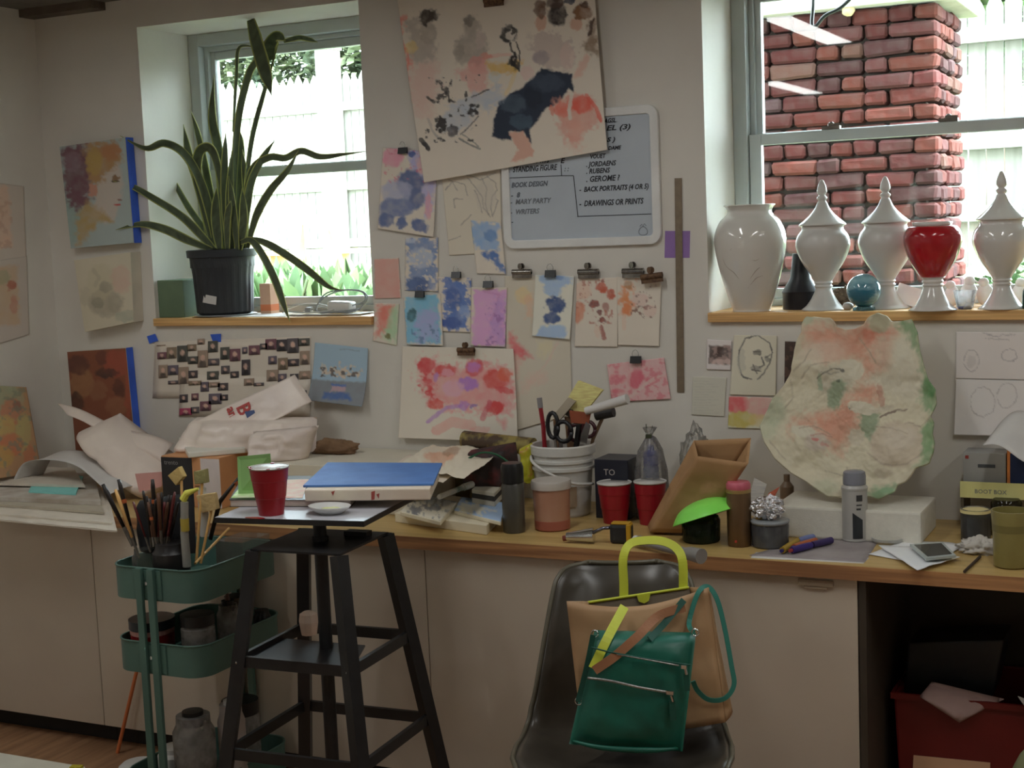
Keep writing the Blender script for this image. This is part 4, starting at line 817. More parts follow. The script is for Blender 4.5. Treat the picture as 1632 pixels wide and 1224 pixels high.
for pts, w_, a, b in [
    ([(386, 398), (392, 300), (402, 220), (420, 150), (446, 60)], 4, .1, .16), ([(399, 31), (408, 65), (421, 110), (433, 152)], 12, .1, .07), ([(372, 398), (374, 280), (380, 190), (396, 120), (410, 92), (406, 60)], 6, .1, .1),
    ([(372, 210), (377, 120), (381, 76), (408, 75)], 2.5, .12, .1), ([(432, 96), (429, 75), (441, 58), (455, 65)], 12, .15, .16), ([(452, 66), (475, 60), (490, 62), (506, 67)], 4.5, .16, .18),
    ([(360, 398), (354, 310), (347, 235), (338, 185), (341, 119)], 8, .1, .12), ([(345, 398), (337, 350), (320, 290), (294, 245), (262, 228), (232, 236), (191, 216)], 8, .08, -.04), ([(342, 398), (325, 380), (290, 345), (240, 313), (205, 294), (180, 288)], 6.5, .06, -.05),
    ([(338, 398), (300, 383), (262, 365), (225, 357), (184, 366)], 7, .05, -.06), ([(345, 396), (325, 365), (300, 330), (280, 295), (265, 265)], 5, .12, .18), ([(340, 395), (322, 320), (313, 275), (318, 242), (334, 236), (346, 262), (358, 330), (362, 390)], 8, .06, .08),
    ([(336, 395), (320, 310), (302, 250), (292, 198)], 7, .1, .16), ([(346, 395), (333, 300), (318, 225), (304, 177)], 6, .14, .18), ([(388, 395), (393, 330), (402, 285), (420, 250), (438, 224)], 7, .07, .1),
    ([(394, 395), (408, 345), (430, 305), (458, 272), (476, 240)], 6, .05, .03), ([(384, 395), (392, 310), (404, 268), (430, 251), (455, 252), (480, 241), (510, 250), (548, 246), (584, 241)], 6, .08, .12),
    ([(384, 380), (416, 384), (450, 402), (490, 430), (522, 456), (546, 463)], 6, .04, .02), ([(384, 386), (400, 383), (418, 405), (438, 445), (452, 485), (462, 513)], 6.5, .02, -.04), ([(376, 398), (384, 260), (381, 205)], 6, .12, .15), ([(364, 398), (358, 290), (360, 212)], 7, .06, .07), ([(394, 398), (391, 300), (386, 238)], 5, .1, .12),
    ([(352, 398), (352, 320), (352, 255)], 7, .12, .15), ([(370, 398), (366, 320), (370, 240)], 7, .05, .06), ([(378, 398), (372, 340), (365, 280)], 6, .03, .05), ([(350, 398), (344, 350), (345, 300)], 8, .04, .04), ([(382, 398), (388, 350), (386, 300)], 7, .04, .04), ([(362, 398), (362, 350), (368, 320)], 6, .02, .02)]:
    leaf('leaf', pts, w_, a, b, pot)
solo('paper_sheet', box(*(at(330, -.005, ZS)[0], .0, ZS+.0003), *(at(455, 0, ZS)[0], .2, ZS+.0025)), PAPER, 'white paper lying on the left sill beneath the plant pot', 'paper')
solo('plant_saucer', lathe([(.0, 0), (44*m, 0), (50*m, .003), (48*m, .0055), (44*m, .0035), (0, .0035)], (p[0], p[1], ZS+.0027), 40), pm('clear grey plastic', (.4, .42, .45), .3), 'shallow grey saucer under the black nursery pot', 'saucer', smooth=True)
GB = pm('green box', A(66, 80, 62, 3.), .7, A(58, 72, 56, 3.))
q0 = onY(246, 470, .02); q1 = onY(300, 470, .02)
solo('green_box', box(q0[0], .02, ZS+.0003, q0[0]+.132, .16, ZS+.135), GB, 'dull green box in the left corner of the left sill behind the pot', 'box', bev=.003)
OB = thing('small_carton', 'small white and orange carton on the left sill, right of the pot', 'carton', tuple(at(424, .17, ZS)))
b0 = at(416, .15, ZS)[0]; mk('body', box(b0, .15, ZS+.0005, b0+.045, .2, ZS+.11), pm('cream card', A(150, 120, 100), .7), OB); mk('orange_band', box(b0-.0005, .1495, ZS+.012, b0+.0455, .2005, ZS+.035), pm('orange card', A(180, 90, 60), .7), OB)
# power adapter with cables, papers under it
x0_ = at(440, .05, ZS)[0]; x1_ = at(592, .05, ZS)[0]-.006
solo('paper_sheet', cbox(((x0_+x1_)/2+.02, .09, ZS+.004), (.28, .13, .002), .04), PAPER, 'white folded paper on the right part of the left sill under the cables', 'paper')
solo('paper_sheet', cbox(((x0_+x1_)/2-.03, .1, ZS+.0062), (.26, .12, .0015), -.12), pm('tan paper', A(150, 138, 118), .8), 'cream sheet lying on the white folded paper under the cables', 'paper')
ad = at(545, .08, ZS+.01); adp = thing('power_adapter', 'white power adapter brick amid coiled cables on the left sill', 'adapter', (ad[0], ad[1], ZS+.0075))
mk('body', cbox((ad[0], ad[1], ZS+.0075+.021), (.085, .055, .036), .1, 0, .06), WHITE, adp, bev=.008, smooth=True)
def loopy(c, rx, rz, n, sd, ry=.05, a0=0, tilt=.3):
    rnd = random.Random(sd); P = []
    for i in range(n*8):
        a = a0+i*math.pi/4; k = 1+rnd.uniform(-.15, .15); P.append((c[0]+rx*k*math.cos(a), c[1]+ry*math.sin(a*1.0+.5), max(ZS+.012, c[2]+rz*k*math.sin(a)+rnd.uniform(-.004, .004))))
    return P
CBL = pm('grey cable', (.3, .32, .33), .5)
mk('cord', tube([(ad[0]+.04, ad[1], ZS+.03)]+loopy((ad[0]+.0, ad[1], ZS+.045), .085, .04, 2, 3)+[(ad[0]+.09, ad[1]-.03, ZS+.02)], .0028, 6, 3), CBL, adp, smooth=True)
sc_ = at(500, .06, ZS); solo('white_cable', tube([(sc_[0]-.11, .03, ZS+.012), (sc_[0]-.08, .05, ZS+.03), (sc_[0]-.03, .07, ZS+.04), (sc_[0]+.04, .06, ZS+.036), (sc_[0]+.09, .05, ZS+.02), (sc_[0]+.04, .03, ZS+.013), (sc_[0]-.04, .035, ZS+.012), (sc_[0]-.1, .06, ZS+.014), (sc_[0]-.13, .09, ZS+.012)], .0028, 6, 5), pm('white cable', (.6, .6, .58), .5), 'thin white cable arching over the papers on the left sill', 'cable', smooth=True)
pl = at(493, .06, ZS)
solo('cable_plug', join(cbox((pl[0], .06, ZS+.02), (.022, .018, .016), 0), tube([(pl[0]+.01, .06, ZS+.02), (pl[0]+.05, .08, ZS+.028), (pl[0]+.09, .09, ZS+.02)], .0025, 6, 4), cbox((pl[0]-.016, .06, ZS+.022), (.012, .004, .002)), cbox((pl[0]-.016, .06, ZS+.017), (.012, .004, .002))), pm('grey plug', (.28, .28, .27), .5), 'grey plug on its cord left of the white adapter', 'plug')
# ================================================================ THINGS ON THE RIGHT SILL
CER = pm('white glazed ceramic', (.74, .71, .66), .12, (.70, .67, .62), sc=5, coat=.5)
CERM = pm('white matte ceramic', (.66, .64, .60), .32, (.62, .60, .56), sc=5)
def lath(cx, Y, prof, z0=ZS, zpx=None):
    """profile in photo pixels (half width, height above base) at column cx and depth Y"""
    p = at(cx, Y, z0); m = mpp(p); return p, [(r*m, z*m) for r, z in prof]
p, pr = lath(1198, .055, [(0, 0), (28, 0), (30, 3), (36, 20), (48, 60), (56, 100), (56, 122), (48, 142), (38, 152), (35, 158), (38, 164), (41, 167), (39, 168), (35, 163), (32, 158)])
vz = thing('marbled_vase', 'large white glazed vase with faint brown marbling at the left end of the right sill', 'vase', tuple(p))
mk('body', lathe(spl(pr, 6), p, 56), None or pm('marbled glaze', (.74, .71, .65), .1, (.71, .68, .62), sc=6, coat=.6), vz, smooth=True)
def veinline(pts, R, col, w, parent, zoff=0):
    P = []
    for x, y in pts:
        z = p[2]+(493-y)*mpp(p); hw = np.interp((493-y), [0, 20, 60, 100, 122, 142], [29, 36, 48, 56, 56, 48])*mpp(p)+.0004; dx = (x-1198)*mpp(p); P.append((p[0]+dx, p[1]-math.sqrt(max(1e-6, hw*hw-dx*dx)), z))
    return tube(P, [w*.3, w, w*.3], 5, 4)
mk('marbling', join(*[veinline(v, 0, 0, .0012, vz) for v in [[(1165, 405), (1172, 420), (1185, 430), (1192, 440)], [(1178, 372), (1188, 380), (1182, 395)], [(1210, 440), (1222, 425), (1238, 415)], [(1210, 408), (1220, 412), (1230, 405)], [(1160, 395), (1150, 405)], [(1205, 455), (1218, 440), (1228, 436)]]]), pm('brown vein', (.4, .33, .26), .3), vz, label='faint brown marbling veins')
p, pr = lath(1277, .12, [(0, 0), (29, 0), (29, 24), (30, 28), (17, 48), (16, 52), (12, 88), (9, 88), (9, 80)])
solo('black_vase', lathe(pr, p, 40), pm('matte black ceramic', (.01, .01, .014), .4), 'matte black angular bottle vase between the marbled vase and first urn', 'vase', smooth=.5)
UB = [(0, 0), (33, 0), (33, 3), (28, 7), (20, 18), (14, 30), (13, 36), (15, 38), (13, 41), (15, 44), (14, 47), (22, 60), (34, 78), (42, 98), (43, 108), (40, 120), (34, 128), (33, 132), (34, 135)]
UL = [(34, 0), (37, 1), (37, 3), (30, 9), (20, 18), (12, 28), (8, 37), (6, 40), (8, 43), (8, 46), (5, 49), (8, 54), (7, 62), (3, 72), (0, 74)]
def urn(cx, Y, s, label, grp='white lidded urns on the right sill', lid=True, body=None, rs=1., hs=1., neck=None):
    p, pr = lath(cx, Y, [(r*s*rs, z*s*hs) for r, z in UB]); r = thing('lidded_urn' if lid else 'red_urn', label, 'urn', tuple(p), grp)
    if lid:
        mk('body', lathe(spl(pr, 3), p, 48), CERM if lid == 2 else CER, r, smooth=True)
        zt = pr[-1][1]; _, pl_ = lath(cx, Y, [(q*s*rs, z*s*hs) for q, z in UL]); mk('lid', lathe(spl([(a, b+zt) for a, b in pl_], 3), p, 40), CERM if lid == 2 else CER, r, smooth=True)
    return r, p, pr
urn(1313, .065, .985, 'white lidded urn with a pinkish lid right of the black vase', lid=2)
urn(1413, .095, 1.0, 'white lidded urn just left of the red urn', lid=2)
urn(1597, .035, 1.04, 'glossy white lidded urn at the far right of the sill', lid=1)
r, p, pr = urn(1487, -.0, .0001+1., 'urn with red painted bowl on a white foot, without a lid', None, lid=False)
m = mpp(p); foot = [(0, 0), (35, 0), (35, 3), (28, 8), (21, 20), (16, 33), (15, 38), (17, 40), (15, 43), (17, 46), (15, 49), (19, 53)]
mk('foot', lathe(spl([(a*m, b*m) for a, b in foot], 3), p, 44), CER, r, smooth=True)
mk('bowl', lathe(spl([(a*m, b*m) for a, b in [(18, 52), (24, 60), (36, 80), (43, 100), (45, 112), (44, 122), (38, 132), (33, 134)]], 4), p, 48), pm('red lacquer', (.5, .016, .025), .16, (.36, .012, .02), sc=9, coat=.6), r, smooth=True, label='glossy red painted bowl')
mk('rim', lathe([(a*m, b*m) for a, b in [(30, 133), (31, 140), (28, 140), (26, 132)]], p, 40), CER, r, smooth=True)
p = at(1377, .018, ZS); m = mpp(p)
orb = thing('glass_orb', 'blue marbled glass orb on a small clear ring in front of the urns', 'glass ball', tuple(p))
def orbmat():
    mm = pm('blue swirled glass', (.02, .16, .24), .05, (.35, .62, .68), sc=9, coat=1., stretch=(1, 1, 3), ramp=(.42, .62)); return mm
mk('ball', lathe([(27*m*math.sin(a), 32*m-27*m*math.cos(a)) for a in np.linspace(0, math.pi, 24)], p, 40), orbmat(), orb, smooth=True)
mk('ring', lathe([(12*m, 0), (18*m, 0), (17*m, 5*m), (12*m, 6*m), (12*m, 0)], p, 28), glassm('aqua clear', (.7, .95, 1), body=.25, bodyc=(.5, .8, .9)), orb, smooth=True)
p = at(1345, .13, ZS); solo('dried_pod', blobby((p[0], p[1], ZS+.03), (.035, .03, .032), .35, 2.5, 4, 14, ZS+.0005), pm('dried brown husk', (.1, .06, .04), .85, (.2, .13, .08), sc=50, bump=.8), 'dark brown dried pod behind the blue glass orb', 'seed pod', smooth=True)
p = at(1357, .04, ZS); solo('pebble', blobby((p[0]-.01, p[1], ZS+.011), (.016, .014, .012), .1, 2, 4, 10, ZS+.0005), pm('pale shell', (.65, .6, .55), .5), 'small pale rounded shell left of the blue orb', 'shell', smooth=True)
p = at(1447, .12, ZS); solo('white_tile', cbox((p[0], p[1]-.0, ZS+.034), (.07, .012, .06), .2, -.45, .35), pm('white tile', (.85, .86, .85), .4), 'white tile propped at a slant behind the red urn', 'tile', bev=.002)
WFIG = pm('white plaster', (.82, .8, .78), .5)  # even off-white base colour of the figurines
def bird(px, Y, h, label, flip=1):
    p = at(px, Y, ZS); m = h
    g = [blobby((p[0], p[1], ZS+h*.42), (h*.3, h*.24, h*.42), .06, 1.5, 2, 14, ZS+.0004), blobby((p[0]-flip*h*.04, p[1]-h*.05, ZS+h*.86), (h*.19, h*.18, h*.18), .04, 2, 3, 12)]
    r = thing('bird_figurine', label, 'figurine', (p[0], p[1], ZS), 'small white figurines behind the red urn')
    mk('body', g[0], WFIG, r, smooth=True); mk('head', g[1], WFIG, r, smooth=True); mk('beak', tube([(p[0]-flip*h*.2, p[1]-h*.05, ZS+h*.86), (p[0]-flip*h*.32, p[1]-h*.05, ZS+h*.84)], [h*.06, .0005], 8), WFIG, r)
    mk('tail', tube([(p[0]+flip*h*.1, p[1], ZS+h*.3), (p[0]+flip*h*.4, p[1]+.004, ZS+h*.42)], [h*.12, h*.05], 8), WFIG, r, smooth=True)
bird(1517, .15, .072, 'white bird figurine directly right of the red urn')
bird(1544, .18, .082, 'taller white bird figurine behind the glass votive', -1)
bird(1570, .16, .078, 'white bird figurine touching the far right urn', 1)
bird(1625, .15, .075, 'white bird figurine right of the far right urn', -1)
p = at(1538, .03, ZS); m = mpp(p); vt = thing('glass_votive', 'little glass votive cup with blue base between the red and far right urns', 'votive', tuple(p))
mk('cup', lathe([(10*m, 0), (13*m, 3*m), (18*m, 30*m), (16.5*m, 30*m), (12*m, 6*m), (0, 5*m)], p, 24), glassm('clear thick glass', (.95, .96, .97), body=.25), vt, smooth=.6); mk('blue_base', lathe([(0, .5*m), (10*m, .5*m), (11*m, 5*m), (0, 5*m)], (p[0], p[1], p[2]), 20), pm('cobalt glass', (.02, .05, .4), .1), vt)
p = at(1598, -.006, ZS); solo('pink_crystal', ([(p[0]-.012, -.006, ZS+.004), (p[0], -.014, ZS+.0004), (p[0]+.013, -.005, ZS+.006), (p[0], .003, ZS+.0004), (p[0]-.008, -.006, ZS+.016), (p[0]+.001, -.006, ZS+.012), (p[0]+.009, -.005, ZS+.017)], [(0, 1, 4), (1, 5, 4), (1, 2, 5), (2, 6, 5), (2, 3, 6), (3, 5, 6), (3, 4, 5), (3, 0, 4), (0, 3, 1), (1, 3, 2)]), pm('pink stone', (.6, .16, .3), .2), 'pink faceted stone at the edge of the right sill', 'crystal')
p = at(1641, .02, ZS); solo('green_bottle', lathe(spl([(0, 0), (.03, 0), (.032, .01), (.03, .05), (.015, .07), (.012, .09), (0, .09)], 3), (p[0]+.012, p[1], ZS), 24), pm('dark green glass', (.01, .06, .03), .1), 'dark green bottle cut off by the right edge of the photo', 'bottle', smooth=True)
# ================================================================ RELIEF PAINTING ON STYROFOAM
SB = pm('styrofoam', A(148, 145, 136, 2.6), .85, A(144, 141, 132, 2.6), sc=60, bump=.4, bsc=300, bd=.002)
fx0 = onZ(1237, 872, ZT)[0]; fx1 = onZ(1473, 876, ZT)[0]; fy = onZ(1237, 872, ZT)[1]
fy = onZ(1237, 855, ZT)[1]; fx0 = at(1233, fy, ZT)[0]; fx1 = at(1468, fy, ZT)[0]
sty = solo('styrofoam_block', box(fx0, fy, ZT+.0004, fx1, min(fy+.23, -.07), onY(1237, 806, fy)[2]), SB, 'long white styrofoam block on the worktop under the relief painting', 'foam block', bev=.006)
OUT = [(75, 560), (100, 640), (150, 720), (230, 790), (300, 830), (345, 862), (410, 905), (450, 908), (560, 922), (610, 905), (660, 918), (740, 882), (752, 850), (790, 835), (820, 805), (845, 770), (905, 745), (925, 690), (932, 650), (922, 600), (930, 550), (912, 520), (938, 450), (936, 385), (900, 335), (880, 260), (862, 190), (850, 110), (820, 42), (760, 52), (720, 50), (700, 25), (650, 8), (615, 22), (592, 60), (545, 88), (500, 92), (450, 75), (425, 35), (360, 28), (300, 24), (280, 60), (285, 100), (262, 165), (250, 230), (235, 300), (190, 370), (140, 425), (118, 470)]
OUT = [(1190+x/3.072, 500+y/3.072) for x, y in OUT]
def resamp(P, n):
    P = np.array(P+[P[0]], float); L = np.r_[0, np.cumsum(np.hypot(*np.diff(P, axis=0).T))]; t = np.linspace(0, L[-1], n+1)[:-1]
    return np.stack([np.interp(t, L, P[:, 0]), np.interp(t, L, P[:, 1])], 1)
O = resamp(OUT, 300); ctr = np.array([1358., 655.]); NR = 120; rad = np.linspace(0.004, 1, NR)
GXp = ctr[0]+(O[None, :, 0]-ctr[0])*rad[:, None]; GYp = ctr[1]+(O[None, :, 1]-ctr[1])*rad[:, None]
a = Art(GXp, GYp, (144, 138, 120), 2.6, (1190, 500, 3.072), 9)
SAL = (150, 104, 84); CRM = (146, 140, 122)
a.poly([(300, 95), (360, 60), (450, 85), (545, 95), (600, 160), (650, 260), (640, 330), (660, 420), (620, 440), (560, 440), (565, 560), (520, 600), (480, 640), (465, 690), (430, 660), (340, 580), (330, 560), (240, 590), (245, 525), (350, 500), (420, 480), (490, 430), (560, 370), (585, 300), (560, 240), (480, 225), (400, 250), (320, 190)], SAL, .95, 26, 12, .12)
a.blob(390, 200, 110, 60, (150, 126, 108), .75, -10, edge=.5).blob(330, 250, 60, 90, CRM, .5, edge=.6).poly([(545, 95), (600, 60), (740, 90), (720, 130), (650, 125), (640, 160), (590, 170)], (150, 90, 70), .9, 16, 8, .2).poly([(600, 150), (740, 110), (720, 300), (650, 280), (640, 220)], (148, 116, 98), .8, 30, 8, .15)
a.poly([(570, 345), (610, 305), (700, 300), (730, 250), (740, 150), (800, 130), (850, 250), (885, 330), (870, 400), (800, 430), (720, 400), (660, 360)], CRM, 1, 14, 5, .08).blob(660, 410, 14, 60, (132, 92, 76), .7, -10)
a.blob(520, 285, 60, 52, CRM, 1, edge=.12, wob=3, tex=.05).blob(440, 340, 85, 75, (138, 132, 114), .9, edge=.3, tex=.1)
GRN = (104, 114, 90)
a.poly([(425, 350), (465, 335), (500, 350), (500, 385), (475, 400), (470, 450), (440, 475), (405, 455), (405, 400)], GRN, 1, 5, 4, .08).blob(370, 350, 13, 38, (112, 122, 98), .9, tex=.1).poly([(565, 500), (610, 480), (655, 495), (645, 560), (615, 640), (570, 590)], GRN, 1, 5, 5, .08)
a.blob(482, 294, 12, 10, (64, 62, 56), .95, wob=2).blob(462, 342, 11, 7, (60, 66, 56), .9, wob=2).line([(360, 330), (400, 300), (440, 285), (470, 285)], (84, 80, 68), 1.2, .8).line([(380, 300), (430, 310), (465, 300)], (100, 96, 84), 1, .7)
a.blob(575, 470, 68, 34, CRM, 1, 10, edge=.12, tex=.05).blob(680, 470, 60, 16, (142, 134, 116), .9, -8).line([(660, 512), (700, 492), (735, 488)], (86, 70, 60), 1.6, .85).line([(690, 505), (730, 482), (790, 478)], (96, 82, 70), 1.2, .8).line([(680, 590), (740, 560), (800, 540), (860, 560)], (108, 92, 78), 1.2, .7).blob(545, 610, 38, 44, (142, 134, 116), .95, edge=.15, tex=.05)
a.blob(290, 585, 62, 30, CRM, 1, 12, edge=.2, tex=.05).blob(360, 640, 56, 44, (140, 130, 116), .95, edge=.3, tex=.1).blob(352, 628, 20, 9, (146, 84, 78), .9, 8, wob=2).blob(395, 652, 24, 9, (142, 100, 90), .8, 20).line([(270, 570), (340, 560), (420, 600)], (118, 96, 82), 1.2, .6).line([(330, 610), (380, 600), (430, 612)], (128, 92, 80), 1.3, .7)
a.blob(750, 650, 140, 115, (140, 128, 110), .9, edge=.15, tex=.08).blob(760, 620, 85, 60, (144, 134, 118), .9, edge=.4, tex=.08).line([(600, 690), (680, 750), (800, 750), (870, 690), (890, 600)], (116, 102, 88), 1.2, .5).line([(640, 560), (720, 570), (800, 600)], (118, 104, 88), 1, .5)
a.poly([(820, 40), (860, 110), (880, 250), (905, 330), (945, 380), (945, 560), (940, 700), (880, 760), (850, 760), (890, 640), (870, 560), (915, 510), (855, 430), (885, 330), (845, 200), (800, 120), (735, 60)], (86, 112, 76), .85, 12, 10, .25).blob(905, 370, 38, 48, (66, 104, 62), .8).blob(890, 620, 24, 60, (92, 118, 80), .7).blob(300, 40, 34, 28, (128, 136, 112), .7).poly([(600, 900), (640, 860), (740, 850), (750, 890), (660, 925)], (96, 122, 90), .9, 8, 8, .2).blob(660, 60, 52, 48, (122, 118, 94), .9, edge=.2, tex=.1)
a.blob(150, 480, 50, 70, (116, 124, 100), .6, edge=.5).blob(110, 570, 50, 60, (124, 132, 108), .5, edge=.6).blob(400, 860, 70, 40, (130, 134, 110), .5, edge=.5).blob(680, 790, 50, 26, (124, 112, 96), .5)
for L in [[(250, 300), (300, 250), (330, 190)], [(230, 340), (240, 420), (200, 470)], [(640, 250), (600, 180), (560, 130)], [(860, 560), (900, 530), (925, 500)], [(400, 780), (480, 800), (500, 760)], [(130, 640), (200, 720)], [(280, 330), (330, 270), (420, 255)]]: a.line(L, (110, 100, 84), 1.1, .5)
b0 = np.array([0, fy+.105, onY(1237, 806, fy)[2]+.002]); b1 = np.array([0, -.05, 1.395]); nrm = np.cross((1., 0, 0), b1-b0); nrm /= np.linalg.norm(nrm)
if nrm[1] > 0: nrm = -nrm
D = np.stack([GXp-CX, -(GYp-CY), np.full(GXp.shape, -FPX)], -1) @ R3.T; tt = ((b0-CAM)@nrm)/(D@nrm); P = CAM+D*tt[..., None]
hgt = fbm(GXp, GYp, 34, 3)*.028+fbm(GXp, GYp, 9, 5)*.006+.02*rad[:, None]**6
for cx_, cy_, rr_, hh in ((1430, 725, 42, .022), (1290, 570, 40, .02), (1440, 580, 40, .02), (1330, 600, 30, .016), (1360, 665, 26, .012), (1300, 700, 34, .015)):
    hgt += hh*np.exp(-(((GXp-cx_)**2+(GYp-cy_)**2)/rr_**2)**1.5)
hgt[-1] -= .006; P = P+nrm*hgt[..., None]
n_ = O.shape[0]; V = P.reshape(-1, 3).tolist(); F = [(i*n_+j, (i+1)*n_+j, (i+1)*n_+(j+1) % n_, i*n_+(j+1) % n_) for i in range(NR-1) for j in range(n_)]+[tuple(range(n_))[::-1]]
o = mk('relief_painting', (V, F), vcm('painted', bump=.0), origin=(P[..., 0].mean(), P[..., 1].mean(), P[..., 2].min()), cols=a.c, smooth=True, solid=.006)
tag(o, 'large ragged papier relief in salmon, cream and green leaning on the wall under the urns', 'relief')
# ================================================================ WORKTOP CLUTTER
def wpos(px, py, r=0., z=ZT):     # centre of a round thing whose front foot shows at (px,py)
    p = onZ(px, py, z); d = p-CAM; d[2] = 0; d /= np.linalg.norm(d); return p+d*r
def jar(px, py, prof):             # profile in pixels -> metres; returns centre, metric profile
    m = mpp(onZ(px, py, ZT)); r0 = max(prof[0][0], prof[1][0])*m; p = wpos(px, py, r0); m = mpp(p); return p+np.array((0, 0, .0004)), [(a*m, b*m) for a, b in prof], m
RC = pm('red cup', (.33, .012, .022), .3, (.3, .01, .02)); RCW = pm('cup lining', (.7, .68, .64), .4)
def cup(px, py, top, h, base, label, z=ZT, spill=False, grp=None):
    m = mpp(onZ(px, py, z)); p = wpos(px, py, base*m, z)+np.array((0, 0, .0004)); m = mpp(p)
    r = thing('red_cup', label, 'cup', tuple(p), grp)
    mk('wall', lathe([(a*m, b*m) for a, b in [(0, .5), (base-1, .5), (base, 0), (base, 2), (base+(top-base)*.35, h*.35), (base+(top-base)*.36+.6, h*.36), (base+(top-base)*.7, h*.7), (base+(top-base)*.71+.6, h*.71), (top-.8, h-4)]], p, 40), RC, r, smooth=.5)
    mk('lining', lathe([(a*m, b*m) for a, b in [(top-1.4, h-2), (base+(top-base)*.68-2, h*.7), (base+(top-base)*.34-2, h*.35), (base-2, 3), (0, 3)]], p, 40), RCW, r, smooth=True)
    mk('rim', lathe([(a*m, b*m) for a, b in [(top-1.4, h-3), (top+.3, h-3.4), (top+.5, h-1.2), (top-1.2, h-.8), (top-1.4, h-3)]], p, 40), RCW, r, smooth=True, label='white rolled rim')
    return r, p, m
cup(981, 836, 27.5, 66, 19, 'red plastic cup right of the white bucket, the left of two on the worktop')
cup(1038, 838, 26, 70, 18, 'red plastic cup half hidden by the brown paper bag, with a blue bottle above it')
# bucket of tools
p, pr, m = jar(905, 858, [(0, 0), (41, 0), (42, 2), (46, 60), (48, 96), (53, 97), (53, 103), (49, 104), (49, 112), (53, 113), (53, 118), (50, 119), (50, 128), (54, 129), (55, 146), (53, 149), (51, 147), (49, 100), (43, 4), (0, 4)])
p = at(901, -.2, ZT+.0004); kz = (onY(901, 706, -.2)[2]-ZT)/(149*mpp(p)); kr = 52*mpp(p)/(55*m)*1.0; pr = [(a_*kr, b_*kz*mpp(p)/m) for a_, b_ in pr]; m = mpp(p)
bk = thing('paint_bucket', 'white ribbed plastic bucket crammed with tools at the middle of the worktop', 'bucket', tuple(p)); BP = p; BM = m
mk('body', lathe(pr, p, 56), pm('bucket plastic', (.66, .65, .61), .4, (.62, .6, .56), sc=4), bk, smooth=.6)
mk('bail_handle', tube([(p[0]-50*m, p[1]-8*m, p[2]+128*m*kz), (p[0]-35*m, p[1]-43*m, p[2]+118*m*kz), (p[0]-5*m, p[1]-57*m, p[2]+100*m*kz), (p[0]+35*m, p[1]-46*m, p[2]+76*m*kz), (p[0]+54*m, p[1]-10*m, p[2]+68*m*kz)], 2.4*m, 8, 5), pm('white handle', (.7, .68, .64), .45), bk, smooth=True)
mk('label_patch', [ (lambda Q: (Q[0], Q[1]))(grid([[(p[0]+46.5*m*math.sin(t)*(1 if z > 30 else .985), p[1]-46.5*m*math.cos(t), p[2]+z*m) for t in np.linspace(.25, .85, 8)] for z in (50, 18)])) ][0], pm('tan print', (.4, .3, .2), .6), bk, solid=.0006)
pz_ = kz
def bpt(px, py, dy=0.): return onY(px, py, BP[1]+dy)
SCB = pm('scissor handle', (.012, .012, .014), .35)
def intool(px, py, dy=0.):      # foot of a tool inside the bucket
    return (BP[0]+(px)*BM, BP[1]+dy, BP[2]+10*BM)
sc = thing('scissors', 'black-handled scissors, loops up, in the white bucket', 'scissors', intool(-5, 0))
for cx_, cy_, rx_, ry_ in ((881, 678, 9, 20), (898, 688, 14, 16)):
    c = bpt(cx_, cy_, -.03); mk('handle_loop', tube([tuple(c+np.array((rx_*BM*math.cos(t), 0, ry_*BM*math.sin(t)))) for t in np.linspace(0, 6.2832, 17)], 3.6*BM, 8), SCB, sc, smooth=True)
mk('blades', join(bar(bpt(884, 698, -.03), intool(0, 0, -.01), .012, .003), bar(bpt(894, 700, -.03), intool(-6, 0, -.01), .012, .003)), CHROME, sc)
o = thing('scissors', 'second pair of dark scissors lying lower among the bucket tools', 'scissors', intool(15, 0, .01))
for cx_, cy_, rx_, ry_ in ((918, 690, 12, 13), (938, 684, 11, 12)):
    c = bpt(cx_, cy_, -.005); mk('handle_loop', tube([tuple(c+np.array((rx_*BM*math.cos(t), .0, ry_*BM*math.sin(t)))) for t in np.linspace(0, 6.2832, 17)], 3.2*BM, 8), pm('maroon handle', (.06, .015, .02), .4), o, smooth=True)
mk('blades', bar(bpt(925, 702, -.005), intool(10, 0, .0), .012, .003), CHROME, o)
YB = pm('straw yellow', A(160, 150, 100), .8, A(140, 130, 84), sc=30, stretch=(1, 1, 6))
wb1 = thing('wide_brush', 'wide flat brush with straw yellow bristles sticking up from the bucket', 'brush', intool(10, 0, .03))
q = [bpt(921, 607, .03), bpt(960, 622, .03), bpt(928, 662, .03), bpt(898, 646, .03)]
mk('bristles', extr(q, (0, .014, 0)), YB, wb1); mk('ferrule', extr([bpt(898, 646, .028), bpt(928, 662, .028), bpt(920, 672, .028), bpt(892, 656, .028)], (0, .018, 0)), STEELD, wb1); mk('handle', bar(bpt(905, 664, .037), intool(12, 0, .03), .02, .01), pm('brush wood', (.25, .14, .07), .5), wb1)
wb2 = thing('chip_brush', 'narrow grey brush leaning left of the wide yellow brush in the bucket', 'brush', intool(-10, 0, .02))
mk('bristles', extr([bpt(905, 634, .012), bpt(917, 640, .012), bpt(890, 672, .012), bpt(880, 664, .012)], (0, .01, 0)), pm('grey bristle', A(120, 112, 98), .8), wb2); mk('handle', bar(bpt(884, 668, .017), intool(-8, 0, .02), .012, .008), pm('brush wood', (.25, .14, .07), .5), wb2)
solo('paper_roll', tube([bpt(934, 655, -.02), bpt(1000, 636, -.03)], [6*BM, 7*BM, 8*BM], 16), PAPER, 'rolled white paper poking out to the right over the bucket', 'paper roll', smooth=.6)
hm = thing('mallet', 'dark-headed mallet in the bucket behind the rolled paper', 'mallet', intool(22, 0, .03))
